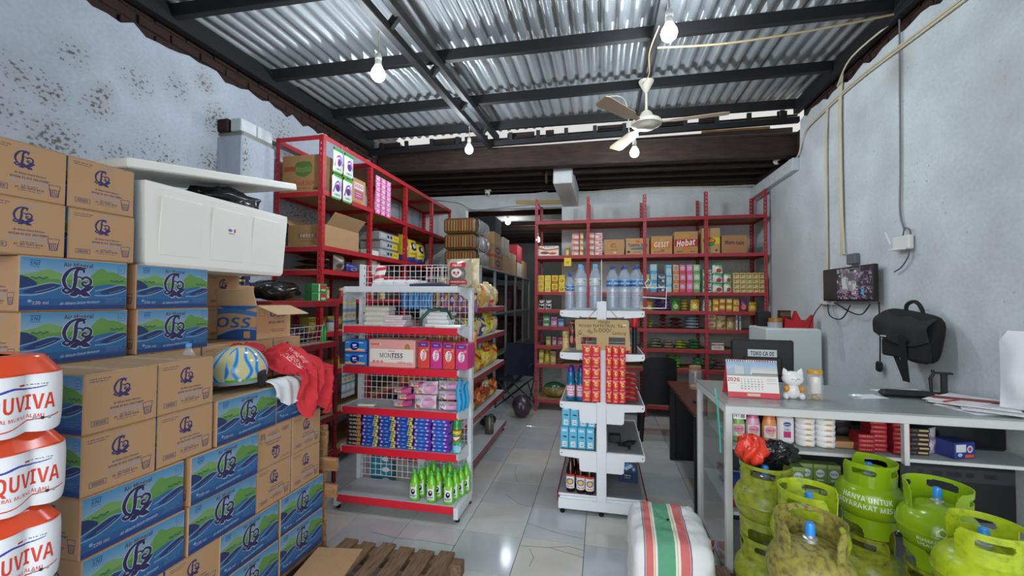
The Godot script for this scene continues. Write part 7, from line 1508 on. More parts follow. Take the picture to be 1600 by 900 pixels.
	for i in 4: one("green_soap_box", pbox(0.066, 0.11, 0.06, K.gsoap, "8aa05a"), "olive green box with white oval on the counter's lower shelf", "box", V(1.045 + 0.068 * (i % 3), 0.431 + (0.111 if i == 3 else 0.0) + 0.0, 2.62 + 0.0 * i), 0.0, "olive green boxes")
	for i in 3: one("green_soap_box", pbox(0.066, 0.11, 0.06, K.gsoap, "8aa05a"), "upper olive green box with white oval in the counter", "box", V(1.045 + 0.068 * i + 0.068, 0.5415, 2.62) + Vector3(-0.0, 0.0005, -0.07), 0.0, "upper olive green boxes")
	for i in 3: one("green_soap_box", pbox(0.066, 0.11, 0.06, K.gsoap, "8aa05a"), "olive green box in the second row in the counter", "box", V(1.113 + 0.068 * i, 0.431, 2.69), 0.0, "second row of olive green boxes")
	lbl("bodrex", 120, 60, "b02a3a", [["t", "bodrex", 60, 28, 34, "f0e4e0", {"b": true, "w": 96}], ["d", 14, 48, 80, 5, "d8a0a0"]])
	for i in 2: one("tablet_box", pbox(0.13, 0.06, 0.1, K.bodrex, "8f2230"), ["lower red tablet box lettered bodrex in the counter", "upper red tablet box lettered bodrex in the counter"][i], "box", V(0.765, 0.431 + 0.061 * i, 2.58))
	one("tablet_box", pbox(0.13, 0.03, 0.1, hx("2a4a9a"), "2a4a9a"), "blue flat box on the red tablet boxes", "box", V(0.765, 0.554, 2.58))
	for i in 5: one("file_folder", MB.new().box(Vector3(0, 0.095, 0), Vector3(0.012, 0.19, 0.3), hx(["6fae8a", "8fc0a0", "5f9a7a", "7ab090", "a0c8ac"][i]), 0.002).mesh(M.gloss), "translucent green folder standing by the counter's glass side", "folder", V(0.69 + 0.014 * i, 0.777, 2.86), 0.0, "green folders")
	# things on the counter top
	var top := 1.0055
	lbl("cal", 300, 240, "ece8e2", [])
	for i in 22: rc(0, 14 + i * 4, 300, 4, Color("8fb4dc").lerp(Color("e8dcc8"), minf(1.0, i / 18.0)))
	pg([Vector2(0, 100), Vector2(0, 66), Vector2(40, 50), Vector2(80, 34), Vector2(110, 30), Vector2(140, 40), Vector2(140, 100)], Color("a9b8c6"))
	for i in 9: rc(50, 42 + i * 6, 54, 3, Color("d8dccf"))
	rc(106, 32, 36, 66, Color("8aa6bc"))
	for i in 8: rc(108, 36 + i * 8, 32, 3, Color("c4d4de"))
	rc(0, 92, 300, 12, Color("9aa2a4")); rc(150, 84, 150, 8, Color("7f8a80"))
	tx("2026", 38, 128, 34, Color("b8404a"), {"b": true}); dummy(14, 150, 44, 4, Color("b0aaa4"), 2)
	for r in 5:
		for c in 7: tx(str(1 + (r * 7 + c) % 31), 84 + c * 20, 124 + r * 15, 11, Color("55504c") if c < 6 else Color("c84a50"), {"b": true})
	for r in 3:
		for c in 8: rc(234 + c * 7, 118 + r * 10 + (r / 2) * 6, 4, 4, Color("a8a29c"))
	rc(0, 206, 300, 34, Color("d83a4a")); rc(112, 212, 78, 18, Color("c8b08a")); tx("KALENDER", 151, 221, 15, Color("efe6d8"), {"b": true, "w": 64})
	for i in 22: rc(6 + i * 13.4, 3, 6, 9, Color("3a4a8a"))
	var ca := thing("desk_calendar", "desk calendar for 2026 with a building picture and red foot", "calendar", V(0.838, top, 2.65))
	var cm := MB.new()
	cm.x = Transform3D(Basis(Vector3.RIGHT, -0.22), Vector3(0, 0.002, 0.03))
	part("front_page", cm.box(Vector3(0, 0.105, 0), Vector3(0.265, 0.21, 0.003), {"*": hx("d8d4ce"), "f": K.cal}), "print", ca)
	cm = MB.new()
	cm.x = Transform3D(Basis(Vector3.RIGHT, 0.35), Vector3(0, 0.002, -0.09))
	part("back_board", cm.box(Vector3(0, 0.108, 0), Vector3(0.265, 0.215, 0.003), hx("d8404c")), "print", ca)
	for i in 20: part("wire_loop", MB.new().tube([Vector3(-0.124 + 0.013 * i, 0.196, -0.008), Vector3(-0.124 + 0.013 * i, 0.214, -0.012), Vector3(-0.124 + 0.013 * i, 0.212, -0.024), Vector3(-0.124 + 0.013 * i, 0.198, -0.026)], 0.0014, 4, hx("8a4a3a")), "print", ca)
	# lucky cat with gold paws
	var cat := thing("cat_figurine", "white beckoning cat figurine with gold paws beside the calendar", "figurine", V(1.05, top, 2.66))
	var wt := hx("ecebe8"); var gd := hx("d8902a")
	part("body", ball(Vector3(0, 0.042, 0), Vector3(0.036, 0.044, 0.03), wt), "gloss", cat)
	part("head", ball(Vector3(0, 0.112, 0), Vector3(0.055, 0.043, 0.04), wt), "gloss", cat)
	for s in [-1.0, 1.0]:
		part("ear", MB.new().lathe([Vector2(0.02, 0.0), Vector2(0.012, 0.02), Vector2(0.001, 0.036)], 10, wt), "gloss", cat, Vector3(s * 0.034, 0.136, 0)).rotation.z = -s * 0.3
		part("foot", ball(Vector3(s * 0.04, 0.018, 0.012), Vector3(0.016, 0.02, 0.022), wt), "gloss", cat)
		part("paw", ball(Vector3(s * 0.038, 0.058, 0.02), Vector3(0.014, 0.018, 0.014), gd), "gloss", cat)
		part("eye", MB.new().tube([Vector3(s * 0.014 - 0.009, 0.114, 0.0395), Vector3(s * 0.014, 0.1165, 0.0405), Vector3(s * 0.014 + 0.009, 0.114, 0.0395)], 0.0012, 4, hx("3a3434")), "gloss", cat)
	part("nose", ball(Vector3(0, 0.107, 0.0405), Vector3(0.003, 0.002, 0.002), hx("3a3030")), "gloss", cat)
	# jar with gold lid and gold sweets
	var jr := thing("glass_jar", "clear jar with gold lid holding a paper roll and gold sweets", "jar", V(1.17, top, 2.68))
	part("jar_body", MB.new().lathe([Vector2(0.001, 0.002), Vector2(0.036, 0.0), Vector2(0.04, 0.006), Vector2(0.04, 0.125), Vector2(0.034, 0.14), Vector2(0.032, 0.145)], 20, Rect2()), "clear", jr)
	part("lid", MB.new().lathe([Vector2(0.036, 0.14), Vector2(0.037, 0.145), Vector2(0.037, 0.16), Vector2(0.034, 0.164), Vector2(0.001, 0.164)], 20, hx("c89a3a")), "gloss", jr)
	part("paper_roll", MB.new().box(Vector3(0.002, 0.078, 0), Vector3(0.048, 0.1, 0.03), hx("e2ded8"), 0.006), "matte", jr)
	for i in 7: part("sweet", ball(Vector3(0.022 * cos(i * 1.1), 0.014 + 0.008 * (i % 2), 0.022 * sin(i * 1.1)), Vector3(0.011, 0.009, 0.011), hx("d8b04a")), "gloss", jr)
	# earphones on paper, receipt machine, phone stand, papers, white bag
	one("note_paper", MB.new().box(Vector3(0, 0.0006, 0), Vector3(0.16, 0.001, 0.1), hx("e2e4e8")).mesh(M.matte), "small white sheet of paper under the earphone case", "paper", V(1.50, top, 2.82), 0.3)
	one("earphone_case", MB.new().box(Vector3(0, 0.008, 0), Vector3(0.05, 0.014, 0.024), hx("eceef0"), 0.006).tube([Vector3(-0.03, 0.004, 0.01), Vector3(-0.06, 0.003, 0.02), Vector3(-0.05, 0.003, 0.04), Vector3(0.0, 0.003, 0.04)], 0.0025, 5, hx("e8e8ea")).mesh(M.gloss), "white earphone case with cable on the counter", "earphones", V(1.43, top + 0.0012, 2.79), 0.3)
	one("barcode_reader", MB.new().box(Vector3(0, 0.022, 0), Vector3(0.25, 0.036, 0.07), hx("1a1b1e"), 0.016).box(Vector3(0, 0.0415, 0), Vector3(0.18, 0.002, 0.03), hx("2a2c30")).mesh(M.print), "long rounded black speaker bar on the counter", "speaker", V(1.70, top, 2.84), -0.08)
	one("loose_paper", MB.new().box(Vector3(0, 0.0006, 0), Vector3(0.3, 0.001, 0.2), hx("e4e6ea")).mesh(M.matte), "white sheet lying behind the black speaker bar", "paper", V(1.80, top, 2.99), 0.25)
	var ps := thing("phone_stand", "black phone stand with upright arm on the counter", "stand", V(1.95, top, 2.94), -0.2)
	part("stand_base", MB.new().box(Vector3(0, 0.008, 0), Vector3(0.08, 0.016, 0.06), hx("17181b"), 0.004), "print", ps)
	part("arm", MB.new().box(Vector3(0, 0.07, 0), Vector3(0.03, 0.12, 0.014), hx("17181b"), 0.003), "print", ps)
	part("cradle", MB.new().box(Vector3(-0.005, 0.132, 0), Vector3(0.085, 0.01, 0.03), hx("17181b"), 0.003), "print", ps)
	part("hook", MB.new().tube([Vector3(-0.06, 0.01, 0.01), Vector3(-0.065, 0.1, 0.01), Vector3(-0.05, 0.125, 0.01), Vector3(-0.055, 0.15, 0.01)], 0.008, 6, hx("17181b")), "print", ps)
	for i in 8: one("document", MB.new().box(Vector3(0, 0.001, 0), Vector3(0.3, 0.002, 0.21), hx(["e6e6ea", "dcd8d4", "e8e4e4", "dcc4be", "e4e6ea", "e2e2e6", "d8dade", "e8e8ec"][i])).mesh(M.matte), ["white", "greyish", "cream", "pale pink", "plain white", "cool white", "pale grey", "bright white"][i] + " document in the loose pile on the counter", "document", V(1.90 + 0.025 * (i % 3), top + 0.0005 + 0.0025 * i, 2.62 + 0.05 * (i % 4)), 0.25 + 0.2 * (i % 5), "loose documents")
	one("ruler", MB.new().box(Vector3(0, 0.002, 0), Vector3(0.32, 0.004, 0.03), hx("e4e0dc"), 0.001).mesh(M.print), "white ruler lying across the loose documents", "ruler", V(1.83, top + 0.021, 2.58), -0.5)
	one("red_folder", MB.new().box(Vector3(0, 0.003, 0), Vector3(0.3, 0.005, 0.05), hx("8f3a34"), 0.001).mesh(M.print), "narrow dark red folder edge on the loose documents", "folder", V(1.93, top + 0.021, 2.74), -0.35)
	one("pen", MB.new().tube([Vector3(-0.07, 0.004, 0), Vector3(0.06, 0.004, 0), Vector3(0.075, 0.003, 0)], [0.004, 0.004, 0.001], 7, hx("a8303a")).mesh(M.gloss), "red pen lying on the loose documents", "pen", V(1.80, top + 0.0265, 2.66), 0.5)
	one("white_bag", bag(0.2, 0.38, 0.14, hx("e6e6ea"), 9, "matte", 1.8), "bulging white plastic bag standing at the counter's wall end", "bag", V(2.0, top + 0.0275, 2.5), -1.0)

func ball(c: Vector3, r: Vector3, u: Rect2, n := 14) -> MB:
	var m := MB.new()
	m.grid(func(s: float, t: float) -> Vector3:
		var a := s * TAU; var f := t * PI
		return c + Vector3(-sin(a) * sin(f) * r.x, -cos(f) * r.y, cos(a) * sin(f) * r.z), n, int(n / 1.6), u, true)
	return m

func collar(rad: float, y0: float, y1: float, open: float, wins: Array, u: Rect2) -> MB:  # bent steel strip with hand holes; angle 0 faces the front
	var m := MB.new()
	var NA := 168; var NY := 28
	var a0 := open / 2; var a1 := TAU - open / 2
	var solid := func(i: int, j: int) -> bool:
		if i < 0 or j < 0 or i >= NA or j >= NY: return false
		var a := lerpf(a0, a1, (i + 0.5) / NA); var y := lerpf(y0, y1, (j + 0.5) / NY)
		var e: float = minf(a - a0, a1 - a) * rad
		if y > y1 - 0.03 and e < 0.04 and Vector2(0.04 - e, y - (y1 - 0.03)).length() > 0.036: return false
		for w in wins:
			if pow(absf((a - w[0]) / w[1]), 4) + pow(absf((y - w[2]) / w[3]), 4) < 1: return false
		return true
	var P := func(i: int, j: int, k: float) -> Vector3:
		var a := lerpf(a0, a1, float(i) / NA); var y := lerpf(y0, y1, float(j) / NY)
		var r := rad + k + 0.006 * (y - y0) / (y1 - y0)
		return Vector3(sin(a) * r, y, cos(a) * r)
	var ctr := Vector3.ZERO
	for i in NA:
		for j in NY:
			if not solid.call(i, j): continue
			m.quad(P.call(i, j, 0.002), P.call(i + 1, j, 0.002), P.call(i + 1, j + 1, 0.002), P.call(i, j + 1, 0.002), u)
			m.quad(P.call(i + 1, j, -0.002), P.call(i, j, -0.002), P.call(i, j + 1, -0.002), P.call(i + 1, j + 1, -0.002), u)
			var mid: Vector3 = (P.call(i, j, 0.0) + P.call(i + 1, j + 1, 0.0)) / 2
			for q in [[0, -1, 0, 0, 1, 0], [0, 1, 0, 1, 1, 1], [-1, 0, 0, 0, 0, 1], [1, 0, 1, 0, 1, 1]]:
				if not solid.call(i + q[0], j + q[1]): m.oquad(P.call(i + q[2], j + q[3], 0.002), P.call(i + q[4], j + q[5], 0.002), P.call(i + q[4], j + q[5], -0.002), P.call(i + q[2], j + q[3], -0.002), u, mid)
	return m

func st_gas() -> void:
	var fresh := "8cae18"
	var defs := {"fresh": [fresh, ""], "old": ["", "gas_old"], "dirty": ["", "gas_dirty"], "lime": ["", "gas_lime"]}
	var g := mat("gas_old", Color.WHITE, 0.35)
	tri(g, ntex(0.02, 70, [0.0, "4a4a1a", 0.35, "7f8a2a", 0.6, "95a02c", 1.0, "a3a645"], 512, 5), Vector3(2.5, 2.5, 2.5))
	g = mat("gas_dirty", Color.WHITE, 0.5)
	tri(g, ntex(0.025, 71, [0.0, "3f3320", 0.36, "716435", 0.5, "8f8a3c", 0.7, "99953f", 1.0, "7d7350"], 512, 5), Vector3(2.5, 2.5, 2.5))
	g = mat("gas_lime", Color.WHITE, 0.3)
	tri(g, ntex(0.02, 72, [0.0, "6b7018", 0.3, "98a81f", 0.6, "a8bd20", 1.0, "b4c234"], 512, 4), Vector3(2.5, 2.5, 2.5))
	var prof := []
	for i in 27:
		var t := -1.0 + 2.0 * i / 26.0
		var r := 0.13 * pow(maxf(0.0, 1 - pow(absf(t), 2.3)), 1 / 2.3)
		prof.append(Vector2(maxf(r, 0.002), 0.152 + 0.1 * t))
	prof.insert(14, Vector2(0.1325, 0.154)); prof.insert(13, Vector2(0.1325, 0.150))
	var wins := [[PI, 0.5, 0.293, 0.017], [PI / 2 + 0.05, 0.45, 0.29, 0.014], [3 * PI / 2 - 0.05, 0.45, 0.29, 0.014]]
	lbl("gas_text", 300, 80, fresh, [["t", "HANYA UNTUK", 150, 22, 34, "e4ead8", {"b": true, "w": 190}], ["t", "MASYARAKAT MISKIN", 150, 58, 34, "e4ead8", {"b": true, "w": 280}]])
	lbl("gas_logo", 200, 140, fresh, [["p", [[84, 60], [84, 40], [104, 16], [124, 40], [124, 60]], "e4ead8"], ["e", 104, 40, 10, 14, fresh], ["d", 84, 66, 40, 6, "e4ead8"], ["t", "RUMAH TANGGA", 100, 96, 22, "e4ead8", {"b": true, "w": 150}], ["t", "USAHA MIKRO", 100, 122, 22, "e4ead8", {"b": true, "w": 150}]])
	# [x, depth, layer, kind, turn, label]
	var list := [
		[0.695, 1.64, 1, "dirty", -0.3, "grimy rust-streaked gas cylinder with blue valve seal, on another cylinder"], [0.735, 2.16, 1, "old", 2.7, "olive gas cylinder with plastic bags stuffed in its collar"], [0.80, 1.895, 1, "lime", 0.9, "yellow-green gas cylinder with chipped collar between two older ones"],
		[1.225, 2.305, 1, "fresh", -2.3, "bright green gas cylinder with white lettering against the counter"], [1.335, 2.06, 1, "fresh", -0.75, "bright green gas cylinder with white flame logo and blue cap"], [1.25, 1.73, 1, "lime", -2.0, "lime gas cylinder with cut-out collar standing at the pile's front"],
		[0.695, 1.64, 0, "old", 0.3, "gas cylinder under the grimy rust-streaked one"], [0.735, 2.16, 0, "old", 1.3, "gas cylinder under the one with the plastic bags"], [0.80, 1.895, 0, "old", 2.3, "gas cylinder under the yellow-green one"], [1.225, 2.305, 0, "old", 0.9, "dull gas cylinder under the lettered green one"], [1.335, 2.06, 0, "old", 1.9, "dull gas cylinder under the one with the flame logo"], [1.25, 1.73, 0, "old", 2.9, "dull gas cylinder under the lime one"]]
	var cm := {}
	for q in list:
		var o := thing("gas_cylinder", q[5], "gas cylinder", V(q[0], 0.16 + 0.3275 * q[2], q[1]), q[4], "stacked gas cylinders")
		var k: String = q[3]
		var u := hx(fresh)
		var mm: Material = M.gloss if k == "fresh" else M[defs[k][1]]
		if not cm.has(k):
			cm[k] = [MB.new().lathe(prof, 36, u).mesh(mm), collar(0.098, 0.222, 0.326, 1.35, wins, u).mesh(mm), collar(0.1, 0.0, 0.085, 0.02, [[1.0, 0.6, 0.0, 0.05], [3.1, 0.6, 0.0, 0.05], [5.2, 0.6, 0.0, 0.05]], u).mesh(mm)]
		put("tank", cm[k][0], o); put("collar", cm[k][1], o); put("foot_ring", cm[k][2], o)
		var vl := part("valve", MB.new().lathe([Vector2(0.022, 0.248), Vector2(0.022, 0.26), Vector2(0.014, 0.263), Vector2(0.014, 0.285), Vector2(0.001, 0.286)], 12, hx("a88a4a")), "alu", o)
		if q[2] == 1: part("seal", MB.new().lathe([Vector2(0.0155, 0.272), Vector2(0.0145, 0.303), Vector2(0.012, 0.311), Vector2(0.001, 0.311)], 12, hx("2f8fe0")), "gloss", vl)
		if k == "fresh":
			var at := 0.0
			var key := "gas_text" if q[1] > 2.2 else "gas_logo"
			var pr := []
			for i in 8:
				var y := lerpf(0.127, 0.2, i / 7.0) if key == "gas_text" else lerpf(0.1, 0.208, i / 7.0)
				var t := (y - 0.152) / 0.1
				pr.append(Vector2(0.13 * pow(maxf(0.0, 1 - pow(absf(t), 2.3)), 1 / 2.3) + 0.003 * exp(-pow((y - 0.152) / 0.005, 2)) + 0.001, y))
			var f: float = -q[4] - (0.55 if key == "gas_text" else 0.50)
			part("lettering", MB.new().lathe(pr, 16, K[key], f - (1.15 if key == "gas_text" else 0.75), f + (1.15 if key == "gas_text" else 0.75)), "gloss", o)
	pallet(V(1.0, 0.0, 1.93), 1.02, 0.92, "wooden pallet under the gas cylinders").scale = Vector3(1, 1.25, 1)
	# bags on the olive cylinder
	for i in 2:
		var bm := MB.new().grid(func(s: float, t: float) -> Vector3:
			var a := s * TAU; var f := t * PI
			var w := 1.0 + 0.2 * sin(5 * a + 4 * f + i) + 0.12 * sin(11 * a) * sin(f)
			return Vector3(-sin(a) * sin(f) * [0.06, 0.085][i] * w, [0.062, 0.045][i] * (1 - cos(f) * w), cos(a) * sin(f) * [0.055, 0.075][i] * w), 26, 14, hx(["e0402c", "1a1a1c"][i]), true)
		one("plastic_bag", bm.mesh(M.gloss), ["crumpled red-orange plastic bag on the olive gas cylinder", "crumpled black plastic bag beside the red one on the gas cylinder"][i], "bag", V([0.68, 0.80][i], 0.80, [2.17, 2.22][i]))

func st_sack_desk() -> void:
	# woven sack with stripes
	lbl("sackw", 220, 64, "dcdddd", [["r", 46, 0, 18, 64, "c96a66"], ["r", 42, 0, 3, 64, "6a6f80"], ["r", 66, 0, 3, 64, "d8b070"], ["r", 74, 0, 42, 64, "5a9a78"], ["r", 120, 0, 3, 64, "d8c070"], ["r", 128, 0, 22, 64, "c96a66"], ["r", 151, 0, 3, 64, "5a5f6a"]])
	var nz := FastNoiseLite.new(); nz.seed = 8; nz.frequency = 3.0
	var m := MB.new().grid(func(s: float, t: float) -> Vector3:
		var a := s * TAU; var f := t * PI
		var d := Vector3(-sin(a) * sin(f), -cos(f), cos(a) * sin(f))
		var k := pow(pow(absf(d.x), 7.0) + pow(absf(d.y), 7.0) + pow(absf(d.z), 7.0), -1.0 / 7.0)
		var p := Vector3(d.x * k * 0.185, d.y * k * 0.225, d.z * k * 0.235)
		p += d * 0.02 * nz.get_noise_3d(p.x * 4, p.y * 4, p.z * 4)
		p.x += 0.025 * p.z
		return p + Vector3(0, 0.225, 0), 64, 40, K.sackw, true)
	for i in m.v.size(): m.t[i] = K.sackw.position + K.sackw.size * Vector2(clampf(m.v[i].x / 0.40 + 0.5, 0.01, 0.99), clampf(m.v[i].y * 2, 0.02, 0.98))
	one("woven_sack", m.mesh(M.matte), "stuffed white woven sack with green and red stripes on the floor", "sack", V(0.325, 0.001, 2.27), -0.04)
	one("red_packets", bag(0.1, 0.14, 0.06, gen("c83a4a", "e8d8d8", "8a1a2a", 2), 5), "red and white snack packet on the floor by the counter", "packet", V(0.60, 0.001, 2.72))
	# desk
	var d := thing("desk", "dark desk with a red-brown top behind the gondola", "desk", V(1.0, 0, 3.84))
	var bk := hx("17171a")
	part("desk_top", MB.new().box(Vector3(0, 0.738, 0), Vector3(0.72, 0.026, 1.24), hx("5a2f26"), 0.003), "print", d)
	for z in [-0.58, 0.58]: part("leg_panel", MB.new().box(Vector3(0.02, 0.362, z), Vector3(0.62, 0.724, 0.03), bk, 0.002), "print", d)
	for q in [Vector3(-0.32, 0.362, -0.56), Vector3(-0.32, 0.362, 0.56)]: part("leg", MB.new().box(q, Vector3(0.05, 0.724, 0.05), bk, 0.003), "print", d)
	part("modesty_panel", MB.new().box(Vector3(0.31, 0.45, 0), Vector3(0.02, 0.5, 1.14), bk), "print", d)
	# black plastic chair, its back towards the aisle
	var c := thing("plastic_chair", "black plastic chair pulled up to the dark desk", "chair", V(0.62, 0, 5.08), 0.0)
	part("seat", MB.new().box(Vector3(0, 0.42, 0), Vector3(0.4, 0.025, 0.4), bk, 0.01), "print", c)
	part("backrest", MB.new().grid(func(s: float, t: float) -> Vector3: return Vector3((s - 0.5) * (0.38 - 0.04 * t), 0.42 + t * 0.52 - 0.04 * pow(2 * s - 1, 4) * t, 0.19 + 0.06 * t + 0.03 * cos(PI * (s - 0.5))), 10, 8, bk), "print", c)
	for x in [-0.17, 0.17]:
		for z in [-0.17, 0.17]: part("leg", MB.new().tube([Vector3(x, 0.42, z), Vector3(x * 1.12, 0.0, z * 1.15)], [0.028, 0.02], 8, bk), "print", c)
	# on the desk
	var jr := thing("glass_jar", "tall glass jar with cork lid on the dark desk", "jar", V(0.83, 0.752, 4.1))
	part("jar_body", MB.new().lathe([Vector2(0.001, 0.002), Vector2(0.05, 0.0), Vector2(0.054, 0.008), Vector2(0.054, 0.16), Vector2(0.044, 0.185)], 20, Rect2()), "clear", jr)
	part("lid", MB.new().lathe([Vector2(0.044, 0.183), Vector2(0.05, 0.186), Vector2(0.05, 0.21), Vector2(0.001, 0.211)], 18, hx("a8845a")), "matte", jr)
	part("sweets", MB.new().lathe([Vector2(0.001, 0.004), Vector2(0.046, 0.006), Vector2(0.048, 0.03), Vector2(0.03, 0.04), Vector2(0.001, 0.042)], 14, hx("b89a6a")), "matte", jr)
	one("laptop", MB.new().box(Vector3(0, 0.008, 0), Vector3(0.26, 0.016, 0.2), hx("2e2e32"), 0.004).mesh(M.print), "closed dark grey laptop on the desk", "laptop", V(0.86, 0.752, 3.55), 0.5)
	one("desk_clutter", ball(Vector3(0, 0.05, 0), Vector3(0.07, 0.05, 0.06), hx("1b1c1f")).mesh(M.gloss), "round black desk lamp base beside the glass jar", "lamp base", V(0.93, 0.752, 3.85))
	# monitor seen from behind
	var mo := thing("monitor", "black computer monitor seen from behind with a paper label", "monitor", V(1.215, 0.7515, 3.62), -0.08)
	part("monitor_back", MB.new().box(Vector3(0, 0.34, 0), Vector3(0.43, 0.32, 0.035), hx("1c1d21"), 0.01).box(Vector3(0, 0.3, 0.025), Vector3(0.26, 0.14, 0.03), hx("222328"), 0.01), "print", mo)
	part("stand_neck", MB.new().box(Vector3(0, 0.13, 0.01), Vector3(0.06, 0.22, 0.02), hx("1c1d21"), 0.004), "print", mo)
	part("stand_foot", MB.new().box(Vector3(0, 0.008, 0.0), Vector3(0.22, 0.014, 0.16), hx("1c1d21"), 0.005), "print", mo)
	part("paper_label", MB.new().box(Vector3(0.0, 0.395, 0.0185), Vector3(0.2, 0.06, 0.001), {"*": hx("dde0e4"), "f": lbl("toko", 150, 44, "dde0e4", [["t", "TOKO CA DE", 75, 22, 30, "2a2c30", {"b": true, "w": 120}]])}), "print", mo)
	# small white fridge in the corner with clutter on top
	var fr := thing("fridge", "small white fridge in the corner by the rack", "fridge", V(1.83, 0, 4.86))
	part("cabinet", MB.new().box(Vector3(0, 0.65, 0), Vector3(0.48, 1.27, 0.5), hx("d3dcda"), 0.01), "print", fr)
	part("door", MB.new().box(Vector3(0, 0.66, 0.258), Vector3(0.478, 1.23, 0.02), hx("d3dcda"), 0.006), "print", fr)
	for x in [-0.2, 0.2]:
		for z in [-0.2, 0.2]: part("foot", MB.new().box(Vector3(x, 0.01, z), Vector3(0.04, 0.02, 0.04), hx("2a2a2c")), "print", fr)
	var td := thing("tape_dispenser", "red tape dispenser on the fridge", "tape dispenser", V(1.92, 1.2855, 4.74))
	part("holder", MB.new().extr(PackedVector2Array([Vector2(-0.13, 0), Vector2(0.13, 0), Vector2(0.13, 0.13), Vector2(0.08, 0.07), Vector2(0.02, 0.085), Vector2(-0.02, 0.17), Vector2(-0.05, 0.07), Vector2(-0.12, 0.1)]), -0.03, 0.03, hx("c02430"), hx("b01f2a")), "gloss", td)
	one("tape_roll", MB.new().lathe([Vector2(0.035, 0), Vector2(0.065, 0), Vector2(0.065, 0.055), Vector2(0.035, 0.055), Vector2(0.035, 0)], 20, hx("a8aab0")).mesh(M.gloss), "wide grey tape roll on the fridge", "tape roll", V(1.71, 1.2855, 4.72))
	one("tape_roll", MB.new().lathe([Vector2(0.035, 0), Vector2(0.062, 0), Vector2(0.062, 0.04), Vector2(0.035, 0.04), Vector2(0.035, 0)], 20, hx("a8743a")).mesh(M.gloss), "brown tape roll stacked on the grey one", "tape roll", V(1.715, 1.341, 4.72))
	one("black_machine", MB.new().box(Vector3(0, 0.08, 0), Vector3(0.12, 0.16, 0.12), hx("1b1b1e"), 0.012).mesh(M.print), "small black machine at the back of the fridge", "machine", V(1.68, 1.2855, 4.96))
	one("brown_box", pbox(0.1, 0.17, 0.08, gen("3a2a22", "7a5a34", "a8844a"), "3a2a22"), "dark brown upright box behind the tape dispenser", "box", V(1.87, 1.2855, 4.92))

func wire(pts: Array, r: float, c: String) -> MB:
	var cv := Curve3D.new()
	for i in pts.size():
		var tn: Vector3 = (pts[mini(i + 1, pts.size() - 1)] - pts[maxi(i - 1, 0)]) / 6.0
		cv.add_point(pts[i], -tn, tn)
	var out := []
	for i in pts.size() - 1:
		for j in 5: out.append(cv.sample(i, j / 5.0))
	out.append(pts[-1])
	return MB.new().tube(out, r, 6, hx(c))

